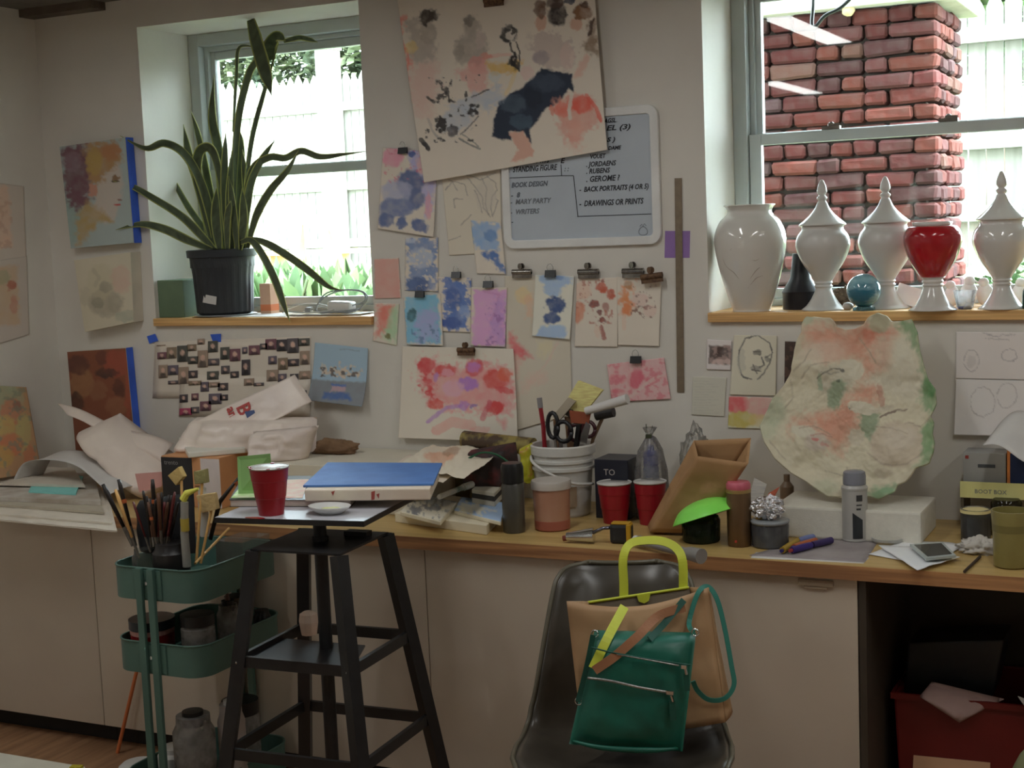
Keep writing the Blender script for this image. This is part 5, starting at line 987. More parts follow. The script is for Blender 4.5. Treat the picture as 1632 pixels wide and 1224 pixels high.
mk('head', tube([bpt(950, 662, .03), bpt(978, 656, .03)], 8.5*BM, 14), pm('rubber grey', (.05, .05, .05), .6), hm, smooth=.6); mk('handle', tube([bpt(962, 662, .03), bpt(945, 700, .03), intool(22, 0, .03)], 3*BM, 8), pm('handle wood', (.2, .12, .06), .6), hm, smooth=True)
hm = thing('putty_knife', 'putty knife with a rust-orange blade stuck in the bucket', 'putty knife', intool(6, 0, -.0))
mk('blade', extr([bpt(907, 654, -.012), bpt(942, 658, -.012), bpt(938, 676, -.012), bpt(910, 674, -.012)], (0, .002, 0)), pm('rust orange', (.35, .09, .04), .5), hm); mk('handle', bar(bpt(924, 676, -.011), intool(8, 0, -.005), .02, .012), BLKP, hm)
pn = thing('red_marker', 'red marker standing at the left edge of the bucket', 'marker', intool(-34, 0, .02))
mk('barrel', tube([bpt(860, 640, .02), bpt(866, 680, .02), intool(-34, 0, .02)], 3.6*BM, 10), pm('red plastic', (.35, .02, .03), .35), pn, smooth=.6); mk('cap', tube([bpt(859.5, 634, .02), bpt(861.5, 650, .02)], 4.3*BM, 10), pm('grey cap', (.3, .28, .28), .4), pn, smooth=.6)
solo('knife_blade', extr([bpt(926, 692, -.03), bpt(934, 672, -.03), bpt(941, 678, -.03), intool(20, 0, -.03), intool(16, 0, -.03)], (0, .001, 0)), CHROME, 'bright steel palette blade at the front rim of the bucket', 'blade')
# dark clutter left of the bucket: bag of supplies
PCLR = glassm('cloudy plastic', (.9, .9, .88), .15, .35, (.6, .58, .55))
sb = thing('supply_bag', 'dark zip bag of red and green art supplies behind the grey bottle', 'bag', tuple(onZ(775, 790, ZT)))
mk('body', pillow([onY(732, 722, -.22), onY(812, 708, -.22), onY(820, 775, -.22), onY(742, 785, -.22)], .09, .5, 18, 14, .012, 18, 4), pm('dark bag', (.03, .018, .018), .6, (.12, .02, .02), sc=18, ramp=(.5, .7)), sb, smooth=True)
mk('zip_edge', tube([onY(735, 738, -.275), onY(765, 722, -.28), onY(790, 724, -.28), onY(812, 738, -.275)], .0035, 6, 4), pm('green zip', (.01, .1, .04), .5), sb, smooth=True)
solo('rolled_magazine', tube([onY(740, 700, -.09), onY(850, 712, -.12)], .028, 16), pm('dark magazine', (.08, .05, .03), .6, (.35, .28, .08), sc=14, ramp=(.45, .55)), 'dark patterned roll lying behind the red splashed sheet by the bucket', 'roll', smooth=.6)
solo('yellow_wrapper', pillow([onY(826, 716, -.25), onY(846, 706, -.25), onY(850, 770, -.25), onY(836, 772, -.25)], .02, .5, 10, 12, .012, 30, 7), pm('yellow wrapper', (.5, .48, .03), .3, (.5, .2, .05), sc=20, ramp=(.5, .6)), 'crinkled yellow and orange wrapper between the grey bottle and bucket', 'wrapper', smooth=True)
# grey bottle with black cap
p, pr, m = jar(820, 851, [(0, 0), (17, 0), (18, 2), (18, 76), (16, 80), (0, 80)])
b = thing('spray_bottle', 'grey metal bottle with a black cap left of the orange jar', 'bottle', tuple(p))
mk('body', lathe(pr, p, 32), pm('grey bottle', (.13, .125, .11), .3, (.1, .1, .09), metal=.4, sc=8, stretch=(1, 1, .2)), b, smooth=.6); mk('cap', lathe([(17*m, 80*m), (18.3*m, 80*m), (18.3*m, 104*m), (16*m, 111*m), (0, 112*m)], p, 32), BLKP, b, smooth=.6)
# orange jar
p, pr, m = jar(881, 848, [(0, 0), (26, 0), (28, 2), (30, 66), (29, 66)])
b = thing('plastic_jar', 'translucent plastic jar tinted orange with milky lid, in front of the bucket', 'jar', tuple(p))
mk('body', lathe(pr, p, 36), pm('orange tinted water', (.44, .21, .13), .25, (.46, .27, .19), sc=4), b, smooth=.6); mk('sediment', lathe([(26.5*m, .5*m), (28.4*m, 2*m), (28.8*m, 16*m), (28*m, 16.5*m)], p, 36), pm('orange sediment', (.42, .13, .09), .3), b, smooth=.6); mk('lid', lathe([(30*m, 66*m), (32*m, 66*m), (32.5*m, 76*m), (31*m, 79*m), (0, 80*m)], p, 36), pm('milky lid', (.55, .5, .45), .35), b, smooth=.6)
# dark printed box
q0 = onZ(955, 838, ZT); bx = thing('printed_box', 'black box with pale lettering behind the red cups', 'box', (at(978, -.22, ZT)[0], -.2, ZT))
xa, xb = at(950, -.24, ZT)[0], at(1003, -.24, ZT)[0]; zt_ = onY(978, 733, -.24)[2]
mk('body', box(xa, -.24, ZT+.0004, xb, -.13, zt_), pm('black card', (.015, .017, .03), .4), bx, bev=.002)
textobj('lettering', 'TO', (onY(962, 757, -.2408)), .026, pm('pale print', (.5, .45, .42), .6), bx)
# zip bag with blue bottle
p = at(1040, -.2, ZT); b = thing('blue_bottle', 'clear bottle with a royal blue cap inside a plastic bag behind the red cups', 'bottle', tuple(p)); m = mpp(p)
mk('body', lathe([(a*m, z*m) for a, z in [(0, .5), (12, .5), (12.5, 3), (12.5, 80), (11, 86), (11, 88), (0, 88)]], p, 24), pm('pale blue liquid', (.14, .18, .32), .2), b, smooth=.6)
mk('cap', lathe([(a*m, z*m) for a, z in [(11.5, 86), (12, 86), (12, 105), (9, 108), (6, 110), (5, 118), (0, 119)]], p, 24), pm('royal blue cap', (.015, .03, .25), .35), b, smooth=.6)
zb = thing('plastic_bag', 'clear plastic bag gathered at the top by a clip around the blue-capped bottle', 'bag', (p[0], p[1], ZT+.0005))
mk('film', lathe([(24*m, 2*m), (28*m, 36*m), (26*m, 80*m), (20*m, 110*m), (9*m, 130*m), (5*m, 134*m), (11*m, 146*m)], p, 28), PCLR, zb, smooth=True)
for v in zb.children[0].data.vertices:
    if v.co.z < .3: v.co.x += .006*noise.noise(v.co*60); v.co.y += .006*noise.noise(v.co*50+Vector((3, 1, 2)))
mk('clip', join(cbox((p[0], p[1]-.012, ZT+133*m), (.018, .012, .01), .3), tube([(p[0]-.004, p[1]-.01, ZT+134*m), (p[0]-.008, p[1]-.01, ZT+152*m)], .0012, 5), tube([(p[0]+.004, p[1]-.01, ZT+134*m), (p[0]+.012, p[1]-.01, ZT+150*m)], .0012, 5)), pm('green dark clip', (.05, .06, .03), .5), zb)
# brown paper bag leaning
KR = pm('kraft paper', A(122, 94, 64, 2.4), .8, A(108, 82, 54, 2.4), sc=6, bump=.25, bsc=18)
kb = thing('paper_bag', 'open brown paper bag leaning to the right over the green bowl', 'paper bag', tuple(onZ(1060, 858, ZT)))
def kp(px, py, y): return onY(px, py, y)
f = [kp(1112, 727, -.47), kp(1193, 738, -.5), kp(1118, 850, -.40), kp(1036, 848, -.42)]
bq = [kp(1106, 702, -.37), kp(1197, 698, -.40), kp(1112, 836, -.32), kp(1032, 838, -.34)]
def wall_(q, seed): 
    P = quadpts(q, 12, 16); nz = np.cross(q[1]-q[0], q[3]-q[0]); nz /= np.linalg.norm(nz)
    return grid([[pp_+nz*.006*fb(pp_, 16, seed)*min(i, 15-i)*min(j, 11-j)/12 for j, pp_ in enumerate(r)] for i, r in enumerate(P)])
mk('front_panel', wall_([f[0], f[1], f[2], f[3]], 1), KR, kb, smooth=True, solid=.001)
mk('back_panel', wall_([bq[1], bq[0], bq[3], bq[2]], 2), KR, kb, smooth=True, solid=.001)
mk('side_panel', wall_([bq[0], f[0], f[3], bq[3]], 3), KR, kb, smooth=True, solid=.001); mk('side_panel', wall_([f[1], bq[1], bq[2], f[2]], 4), KR, kb, smooth=True, solid=.001)
mk('base', extr([f[3], f[2], bq[2], bq[3]], (0, 0, .001)), KR, kb)
# crumpled clear bag
solo('clear_wrap', blobby((*at(1112, -.12, ZT)[:2], ZT+.125), (.05, .035, .13), .25, 2.5, 12, 24, ZT+.0005), glassm('clear film', (.96, .96, .95), .08, .3, (.75, .75, .72)), 'crumpled clear plastic wrap bulging behind the brown paper bag', 'plastic wrap', smooth=True)
# green bowl upside down on dark jar
p, pr, m = jar(1118, 868, [(0, 0), (28, 0), (30, 2), (31, 34), (28, 40), (0, 40)])
b = thing('dark_jar', 'dark glass jar under the tilted green bowl', 'jar', tuple(p)); mk('body', lathe(pr, p, 32), glassm('dark green glass jar', (.25, .33, .22), .05, .35, (.06, .09, .05)), b, smooth=.6); mk('contents', lathe([(0, 1*m), (26*m, 1*m), (27*m, 22*m), (0, 22*m)], p, 24), pm('dark contents', (.03, .05, .025), .5), b)
gb = lathe(spl([(0, 0), (14, -.5), (32, -5), (46, -13), (56, -25), (55, -25), (45, -11.5), (31, -3.6), (13, .8), (0, 1.2)], 3), (0, 0, 0), 40)
from mathutils import Euler
R_ = Euler((-.1, -.34, 0)).to_matrix(); c = Vector((p[0]+.006, p[1]-.005, p[2]+66*m))
gb = ([tuple(R_ @ (Vector(v)*m)+c) for v in gb[0]], gb[1])
solo('green_bowl', gb, pm('lime green plastic', A(90, 170, 60, 3.), .35, A(84, 160, 56, 3.)), 'lime green flexible bowl tipped upside down beside the paper bag', 'bowl', smooth=True)
# bronze can with pink lid
p, pr, m = jar(1179, 873, [(0, 0), (18, 0), (19, 2), (19.5, 86), (18, 90)])
b = thing('bronze_can', 'bronze spray can with a pink cap right of the green bowl', 'spray can', tuple(p)); mk('body', lathe(pr, p, 32), pm('bronze label', (.2, .12, .06), .35, (.15, .09, .045), metal=.5, sc=6), b, smooth=.6); mk('gold_band', lathe([(19.6*m, 86*m), (20*m, 87*m), (20*m, 91*m), (18.5*m, 92*m)], p, 32), pm('gold', (.6, .45, .2), .3, metal=.8), b); mk('cap', lathe([(19*m, 91*m), (19.5*m, 92*m), (19.5*m, 99*m), (17*m, 103*m), (0, 104*m)], p, 32), pm('pink cap', (.6, .13, .18), .4), b, smooth=.6); mk('red_dot', cbox((p[0], p[1]-19.6*m, p[2]+10*m), (.006, .002, .006)), pm('red dot', (.5, .05, .03), .5), b)
# foil jar
p, pr, m = jar(1228, 876, [(0, 0), (27, 0), (29, 2), (30, 34), (28, 38)])
b = thing('glass_jar', 'squat dark glass jar topped with crumpled foil', 'jar', tuple(p)); mk('body', lathe(pr, p, 32), pm('smoky jar', (.035, .035, .04), .12, (.09, .09, .09), sc=10), b, smooth=.6); mk('glass_rim', lathe([(28*m, 38*m), (30*m, 37*m), (31*m, 42*m), (28*m, 43*m)], p, 32), pm('rim glass', (.3, .32, .33), .1), b, smooth=True)
FO_ = pm('aluminium foil', (.75, .75, .76), .2, (.6, .6, .62), metal=1, bump=.8, bsc=60)
solo('foil_ball', blobby((p[0]-.006, p[1], p[2]+62*m), (.042, .036, .03), .34, 3, 8, 22), FO_, 'crumpled aluminium foil on the squat dark jar', 'foil', smooth=False)
solo('yellow_tube', tube([onY(1203, 832, p[1]-.0), onY(1216, 820, p[1]-.01)], .007, 8), pm('amber', (.45, .25, .03), .3), 'bit of amber wrapper at the left of the foil', 'wrapper')
# taped card + red strip behind
solo('lined_card', extr([onY(1202, 762, -.2), onY(1222, 772, -.2), onY(1206, 826, -.22), onY(1188, 816, -.22)], (0, .003, 0)), pm('lined card', A(140, 138, 132), .7, A(120, 118, 116), sc=60, stretch=(.2, .2, 4)), 'pale lined card leaning behind the bronze can', 'card')
solo('red_strip', extr([onY(1225, 786, -.24), onY(1242, 776, -.24), onY(1222, 815, -.26), onY(1204, 832, -.26)], (0, .006, 0)), pm('terracotta strip', A(140, 70, 52), .7), 'terracotta coloured strip leaning left of the styrofoam block', 'strip')
solo('brown_bottle', lathe([(0, 0), (.02, 0), (.02, .09), (.009, .105), (.009, .125), (0, .125)], tuple(at(1255, -.08, ZT)), 20), pm('tan bottle', (.25, .17, .11), .4), 'tan bottle in the shade behind the styrofoam block left end', 'bottle', smooth=.6)
# spray can in front of the foam block
p, pr, m = jar(1363, 865, [(0, 0), (19, 0), (20.5, 1.5), (20.5, 3), (20, 3.5), (20, 82), (20.8, 83), (20.8, 86), (16, 92)])
def spaint(a): pass
b = thing('spray_can', 'white aerosol can with clear grey cap in front of the styrofoam block', 'spray can', tuple(p)); mk('body', lathe(pr, p, 40), pm('white can', (.5, .49, .46), .3, (.46, .45, .42), metal=.1, sc=5), b, smooth=.5)
mk('cap', lathe([(16*m, 90*m), (18*m, 91*m), (18*m, 104*m), (17*m, 110*m), (14*m, 112*m), (0, 113*m)], p, 32), pm('clear grey cap', (.25, .26, .3), .2), b, smooth=.6)
def arcpatch(t0, t1, za, zb, r=20.4, slope=0): return grid([[(p[0]+r*m*math.sin(t), p[1]-r*m*math.cos(t), p[2]+(z+slope*(t-t0))*m) for t in np.linspace(t0, t1, 9)] for z in (zb, za)])
g = grid([[(p[0]+20.4*m*math.sin(t), p[1]-20.4*m*math.cos(t), p[2]+z*m) for t, z in zip(np.linspace(.05, .85, 9), [6]*9)], [(p[0]+20.4*m*math.sin(t), p[1]-20.4*m*math.cos(t), p[2]+z*m) for t, z in zip(np.linspace(.05, .85, 9), np.linspace(48, 36, 9))]])
mk('dark_swoosh', g, pm('can dark print', (.03, .035, .04), .3), b, solid=.0003); mk('print_block', join(arcpatch(.35, .85, 66, 76), arcpatch(.35, .7, 52, 55), arcpatch(.35, .8, 59, 61)), pm('can black print', (.05, .05, .05), .4), b, solid=.0003)
# petri lid
p = wpos(1415, 869, .035); m = mpp(p); b = thing('shallow_dish', 'shallow round dish with a greenish spot right of the aerosol can', 'dish', tuple(p+np.array((0, 0, .0004)))); mk('dish', lathe([(0, 0), (22*m, 0), (25*m, 4*m), (25*m, 8*m), (23.5*m, 8*m), (22*m, 3*m), (0, 2.5*m)], p+np.array((0, 0, .0004)), 36), pm('dish plastic', (.5, .5, .46), .3), b, smooth=.6); mk('paint_spot', lathe([(0, 3.2*m), (8*m, 3*m)], p, 14), pm('greenish paint', (.2, .25, .12), .5), b)
# papers at right front
def flat(name, q, z, t, mat, label, cat, wav=.0, group=None, **k):
    P = quadpts([onZ(*a_, z) for a_ in q], 12, 10); V, F = grid([[pp_+np.array((0, 0, abs(wav*fb(pp_, 9, z*100)))) for pp_ in r] for r in P]); c = np.array(V).mean(0)
    o = mk(name, (V, F), mat, origin=(c[0], c[1], z), smooth=True, solid=-t, **k); return tag(o, label, cat, group)
BP_ = pm('bluish paper', A(166, 168, 176, 2.8), .7, A(150, 152, 162, 2.8), sc=5)
def flush(o): return o
flat('paper_sheet', [(1290, 857), (1400, 862), (1378, 896), (1194, 885)], ZT+.001, .0008, pm('mauve grey paper', A(96, 90, 90, 2.4), .6, A(112, 106, 106, 2.4), sc=8), 'grey-mauve printed sheet under the paint tubes at the worktop edge', 'paper')
flat('paper_sheet', [(1205, 880), (1385, 889), (1376, 898), (1196, 889)], ZT+.0003, .0006, PAPER, 'white sheet edge showing under the grey-mauve sheet', 'paper')
flat('paper_sheet', [(1442, 862), (1542, 868), (1480, 902), (1384, 884)], ZT+.001, .001, BP_, 'creased bluish-white paper beneath the phone', 'paper', .006)
flat('paper_sheet', [(1400, 870), (1480, 872), (1530, 888), (1462, 909)], ZT+.0095, .0008, BP_, 'upper bluish-white sheet hanging over toward the worktop edge under the phone', 'paper', .004)
c = onZ(1484, 880, ZT+.02); ph = thing('mobile_phone', 'pale mobile phone with a dark screen lying on the bluish papers', 'phone', (c[0], c[1], ZT+.0175))
q = [onZ(*a_, ZT+.0175) for a_ in [(1450, 871), (1503, 868), (1524, 889), (1476, 894)]]
mk('body', extr(q, (0, 0, .007)), pm('phone pale', (.5, .56, .54), .3), ph, bev=.0012)
cq = sum(q)/4; mk('screen', extr([cq+(a_-cq)*.82+np.array((0, 0, .0072)) for a_ in q], (0, 0, .0003)), pm('dark screen', (.02, .025, .025), .08), ph)
TIS = pm('tissue', (.68, .64, .58), .9, (.6, .56, .5), sc=12, bump=.3)
c = onZ(1562, 880, ZT); solo('crumpled_tissue', blobby((c[0], c[1], ZT+.012), (.05, .04, .024), .45, 3.5, 3, 22, ZT+.0005), TIS, 'crumpled cream tissue left of the green mug', 'tissue', smooth=True)
solo('drawing_stick', tube([onZ(1537, 911, ZT+.005), onZ(1562, 887, ZT+.005)], .0035, 8), pm('dark stick', (.05, .03, .02), .6), 'thin dark stick lying at the worktop edge near the green mug', 'stick')
# paint tubes
for i, (a_, b_, cc, cap, lab) in enumerate([((1247, 877), (1272, 861), (.45, .28, .02), (.03, .02, .15), 'yellow paint tube nearest the foil jar'), ((1266, 872), (1300, 862), (.5, .12, .04), (.05, .05, .3), 'orange-red paint tube in the middle of the tube pile'), ((1262, 877), (1292, 869), (.04, .02, .2), (.4, .05, .05), 'dark violet paint tube at the front of the tube pile'), ((1295, 868), (1325, 861), (.05, .03, .14), (.03, .03, .03), 'dark purple paint tube pointing right toward the aerosol can'), ((1272, 862), (1296, 856), (.2, .25, .5), (.6, .3, .1), 'blue and peach paint tube at the back of the tube pile')]):
    z = ZT+.0115; A_ = onZ(*a_, z); B_ = onZ(*b_, z); d = (B_-A_)
    r = thing('paint_tube', lab, 'paint tube', tuple((A_+B_)/2-np.array((0, 0, .007))), 'paint tubes on the worktop'); mk('body', tube([A_, A_+d*.5, B_], [.0085, .0095, .009], 10), pm('tube %d' % i, cc, .35), r, smooth=.8); mk('cap', tube([A_-d/np.linalg.norm(d)*.009, A_-d/np.linalg.norm(d)*.0004], .005, 8), pm('tube cap %d' % i, cap, .4), r)
# green mug
p, pr, m = jar(1612, 908, [(0, 0), (24, 0), (27, 2), (29, 60), (31, 82), (31, 91), (28.5, 91), (27, 60), (25, 6), (0, 6)])
solo('green_mug', lathe(pr, p, 44), pm('olive glaze', A(104, 98, 58, 2.3), .3, A(86, 78, 42, 2.3), sc=5, coat=.4), 'olive-yellow ceramic cup with a dark band at the right edge', 'cup', smooth=.5)
mk('dark_band', lathe([(28.6*m, 57*m), (29.2*m, 58*m), (29.9*m, 70*m), (29.4*m, 71*m)], p, 44), pm('olive dark glaze', A(92, 86, 50, 2.), .3), bpy.data.objects['green_mug'])
p, pr, m = jar(1555, 866, [(0, 0), (21, 0), (23, 2), (23, 44), (21, 46), (21, 50), (23, 51)])
b = thing('ink_jar', 'small glass jar of black ink behind the tissue', 'jar', tuple(p)); mk('body', lathe(pr+[(21*m, 52*m), (20*m, 48*m)], p, 30), glassm('ink jar glass', (.8, .8, .76), .05, .1), b, smooth=.6); mk('ink', lathe([(0, 1.5*m), (20*m, 1.5*m), (21*m, 40*m), (0, 40*m)], p, 24), pm('black ink', (.012, .012, .014), .2), b); mk('rim_tape', lathe([(23*m, 46*m), (23.6*m, 46*m), (23.6*m, 50*m), (23*m, 50*m)], p, 30), pm('cream tape', A(150, 140, 100), .7), b)
for px_, lab in ((1604, 'dark glass jar behind the olive cup under the taped box'),):
    p = at(px_, -.16, ZT); m = mpp(p); solo('dark_bottle', lathe([(0, .0005), (24*m, .0005), (24*m, 52*m), (20*m, 58*m), (0, 58*m)], p, 28), glassm('smoke jar', (.5, .48, .4), .05, .4, (.08, .07, .04)), lab, 'jar', smooth=.6)
# boxes behind, right edge
sx0 = at(1535, -.1, ZT)[0]
rk = thing('plastic_rack', 'low rack of jars with a cream masking-taped top edge at the far right', 'rack', (sx0+.15, -.1, ZT)); zA = onY(1560, 790, -.14)[2]; zB = onY(1560, 768, -.14)[2]
mk('shelf_board', box(sx0, -.14, zA, sx0+.33, -.02, zA+.006), pm('rack board', (.12, .1, .06), .5), rk); mk('tape_label', box(sx0-.001, -.143, zA-.006, sx0+.331, -.1405, zB), pm('masking tape', A(158, 150, 100), .7), rk); mk('side', box(sx0, -.14, ZT+.0004, sx0+.008, -.02, zA), pm('rack board', (.12, .1, .06), .5), rk); mk('side', box(sx0+.322, -.14, ZT+.0004, sx0+.33, -.02, zA), pm('rack board', (.12, .1, .06), .5), rk)
textobj('writing', 'BOOT BOX', onY(1553, 786, -.1435), .016, INK3, rk)
zC = zA+.0065; zD = onY(1560, 722, -.12)[2]
gbx = thing('grey_carton', 'grey carton with a small red mark on top of the taped rack', 'box', (sx0+.06, -.07, zC)); mk('body', box(sx0+.004, -.12, zC, sx0+.115, -.03, zD), pm('grey card', A(104, 104, 102, 3.), .7), gbx, bev=.001); mk('red_mark', cbox((sx0+.014, -.1205, zD-.012), (.009, .001, .009)), pm('red mark', (.35, .05, .04), .6), gbx); mk('print', cbox((sx0+.065, -.1205, zD-.035), (.045, .001, .009)), pm('grey print', (.08, .09, .1), .6), gbx)
obx = thing('orange_box', 'orange-edged navy box beside the grey carton at the right edge', 'box', (sx0+.2, -.07, zC)); mk('body', box(sx0+.118, -.12, zC, sx0+.3, -.03, zD+.01), pm('orange box', A(190, 90, 44, 3.), .6), obx, bev=.001); mk('navy_panel', box(sx0+.126, -.1212, zC+.012, sx0+.292, -.12, zD+.002), pm('navy card', (.015, .03, .1), .5), obx)
PS = [[onY(1567, 710, -.26)+np.array((.14*u+.02*v, .16*v, .035*v+.03*math.sin(u*3)*v+.012*math.sin(6*u)-.04*u*(1-v))) for u in np.linspace(0, 1, 14)] for v in np.linspace(0, 1, 10)]
V, F = grid(PS); o = mk('folded_paper', (V, F), PAPER, origin=tuple(np.array(V).mean(0)), smooth=True, solid=.001); tag(o, 'folded white paper resting over the orange box at the right edge', 'paper')
# tape measure, silver parts, flashlight
c = onZ(988, 868, ZT); tm = thing('tape_measure', 'black and yellow tape measure at the worktop edge above the neon handle', 'tape measure', (c[0], c[1]+.02, ZT))
mk('body', cbox((c[0]-.002, c[1]+.02, ZT+.028), (.062, .035, .054), .15), pm('rubber black', (.02, .02, .022), .5), tm, bev=.01); mk('yellow_shell', join(cbox((c[0]+.022, c[1]+.018, ZT+.03), (.012, .038, .05), .15), cbox((c[0]-.002, c[1]+.02, ZT+.056), (.052, .03, .005), .15)), pm('yellow shell', (.6, .33, .02), .4), tm, bev=.002); mk('tape_tip', cbox((c[0]+.045, c[1]+.012, ZT+.012), (.024, .02, .008), .15), pm('grey rubber', (.05, .05, .05), .5), tm)
c = onZ(925, 868, ZT); sv = thing('silver_clamp', 'chrome sliding clamp head lying left of the tape measure', 'clamp', (c[0], c[1]+.02, ZT))
mk('body', tube([(c[0]-.045, c[1]+.01, ZT+.018), (c[0]+.03, c[1]+.025, ZT+.022)], [.011, .019, .021], 14), CHROME, sv, smooth=.7); mk('arm', tube([(c[0]+.02, c[1]+.02, ZT+.026), (c[0]+.055, c[1]+.03, ZT+.042), (c[0]+.08, c[1]+.04, ZT+.045)], .005, 8), pm('dark chrome', (.2, .2, .25), .2, metal=.9), sv, smooth=True); mk('red_end', tube([(c[0]-.055, c[1]+.008, ZT+.012), (c[0]-.045, c[1]+.01, ZT+.0135)], .008, 10), pm('dull red', (.2, .04, .02), .5), sv)
a_ = onZ(1018, 862, ZT+.02); b_ = onZ(1118, 887, ZT+.02); a_[2] = b_[2] = ZT+.0205; d = (b_-a_)
fl = thing('metal_flashlight', 'silver metal flashlight lying along the worktop edge behind the neon handle', 'flashlight', tuple((a_+b_)/2-np.array((0, 0, .018))))
mk('barrel', tube([a_, a_+d*.12, a_+d*.13, a_+d*.75], [.014, .014, .012, .0125], 16), pm('brushed steel', (.42, .41, .39), .35, metal=.4), fl, smooth=.6); mk('head', tube([a_+d*.75, a_+d*.83, b_], [.0125, .018, .020], 18), pm('brushed steel', (.42, .41, .39), .35, metal=.4), fl, smooth=.6); mk('tail_ring', tube([a_-d*.06, a_], .0125, 14), WHITE, fl)
# ---------------------------------------------------------------- middle: slab, books, painted pads
WS = pm('white board', A(142, 138, 126, 2.9), .6, A(132, 128, 117, 2.9), sc=4)
s0 = at(425, -.36, ZT); s1 = at(655, -.36, ZT); zS = onY(500, 741, -.36)[2]
solo('white_slab', box(s0[0], -.36, ZT+.0004, s1[0], -.012, zS), WS, 'thick white foam slab lying against the wall left of centre', 'board', bev=.004); TS = zS
c = np.array(onZ(535, 722, TS)); bp = thing('crumpled_kraft_bag', 'small crumpled brown paper bag on the white slab below the postcard', 'paper bag', (c[0], c[1], TS+.0004))
mk('body', blobby((c[0], c[1], TS+.018), (.09, .045, .03), .22, 1.3, 21, 30, TS+.0005), pm('brown bag', A(90, 70, 50, 3.), .8, A(70, 52, 36, 3.), sc=10, bump=.4), bp, smooth=True)
def onslab(px, py): return onZ(px, py, TS)
def art_flat(name, q, z, base, paint, label, cat, off=(0, 0, 1), k=2.8, th=.0012, wav=.0, step=1.6, parent=None, skirt=None):
    X, Yp, U, V_ = pxgrid(q, step); a = Art(X, Yp, base, k, off, int(q[0][0])); 
    if paint: paint(a)
    D = np.stack([X-CX, -(Yp-CY), np.full(X.shape, -FPX)], -1) @ R3.T; P = CAM+D*((z-CAM[2])/D[..., 2])[..., None]
    if wav: P[..., 2] += wav*fbm(X, Yp, 25, 3)
    h, w_ = X.shape; idx = np.arange(h*w_).reshape(h, w_); F = np.stack([idx[:-1, :-1], idx[1:, :-1], idx[1:, 1:], idx[:-1, 1:]], -1).reshape(-1, 4).tolist()
    o = mk(name, (P.reshape(-1, 3).tolist(), F), vcm(), parent, origin=(P[..., 0].mean(), P[..., 1].mean(), z), cols=a.c, smooth=True, solid=th)
    return o if parent else tag(o, label, cat)
art_flat('loose_sketch', [(690, 716), (800, 728), (740, 768), (640, 748)], TS+.012, (150, 144, 130), lambda a: a.blob(700, 735, 24, 8, (160, 110, 80), .7).blob(720, 728, 14, 6, (120, 90, 64), .6).blob(690, 745, 20, 6, (150, 120, 100), .5), 'loose white sheet with orange-brown figure sketches behind the blue foam', 'drawing', wav=.03)
art_flat('loose_sketch', [(650, 728), (740, 745), (706, 772), (620, 752)], TS+.004, (148, 140, 128), lambda a: a.line([(660, 735), (700, 750)], (120, 100, 84), 1), 'loose crumpled paper on the slab directly behind the blue foam', 'drawing', wav=.012)
# painted white blocks / pads
PD = pm('pad white', A(152, 146, 130, 2.9), .6, A(142, 136, 120, 2.9), sc=6)
def slabq(q, z, h, mat, name, parent): return mk(name, extr([onZ(*a_, z) for a_ in q], (0, 0, h)), mat, parent, bev=.002)
r = thing('foam_pad', 'wide off-white foam pad at the worktop edge right of the stand', 'pad', tuple(onZ(715, 840, ZT+.0004))); slabq([(690, 800), (812, 815), (776, 853), (630, 832)], ZT+.0004, .028, PD, 'body', r)
r2 = thing('painted_panel', 'small panel painted with grey-black blots on a white ground, on the foam pad', 'panel', tuple(onZ(680, 815, ZT+.029))); slabq([(668, 796), (728, 808), (702, 838), (638, 822)], ZT+.029, .012, PD, 'body', r2)
art_flat('painted_face', [(668, 787), (728, 800), (702, 830), (638, 814)], ZT+.0418, (146, 142, 130), lambda a: a.blob(665, 812, 12, 6, (70, 72, 78), .9, wob=8).blob(690, 808, 12, 5, (84, 86, 88), .8, wob=8).blob(700, 797, 24, 10, (118, 134, 152), .5).speck((80, 82, 84), .62, 5, .7), '', '', parent=r2)
r3 = thing('painted_panel', 'small panel painted pale blue and white, right one on the foam pad', 'panel', tuple(onZ(765, 815, ZT+.029))); slabq([(735, 800), (806, 808), (798, 838), (724, 820)], ZT+.029, .01, PD, 'body', r3)
art_flat('painted_face', [(735, 792), (806, 801), (798, 831), (724, 813)], ZT+.0398, (112, 130, 152), lambda a: a.blob(750, 810, 22, 8, (160, 156, 140), .9, 10, wob=8).blob(790, 806, 18, 6, (96, 118, 146), .7).line([(735, 803), (790, 815)], (150, 150, 146), 2, .6), '', '', parent=r3)
r4 = thing('white_eraser_block', 'white block with a dark underside behind the pale blue panel', 'block', tuple(onZ(785, 795, ZT+.041))); q = [onZ(*a_, ZT+.06) for a_ in [(800, 757), (803, 780), (752, 790), (765, 770)]]
q = [onZ(*a_, ZT+.07) for a_ in [(790, 752), (803, 776), (788, 792), (752, 786)]]; mk('body', extr(q, (0, 0, .012)), WS, r4, bev=.002); mk('dark_base', extr([a_-np.array((0, 0, .014)) for a_ in q], (0, 0, .0135)), pm('dark base', (.06, .055, .05), .6), r4); mk('support', extr([a_*1.0-np.array((0, 0, .0295)) for a_ in q], (0, 0, .015)), WS, r4)
solo('green_marker', join(tube([onZ(700, 792, ZT+.09), onZ(740, 776, ZT+.09)], .008, 10), tube([onZ(738, 777, ZT+.09), onZ(752, 772, ZT+.09)], .011, 10)), pm('green marker', (.02, .12, .07), .4, (.6, .58, .52), sc=9, ramp=(.4, .5)), 'white and green marker lying behind the painted panels', 'marker', smooth=.6)
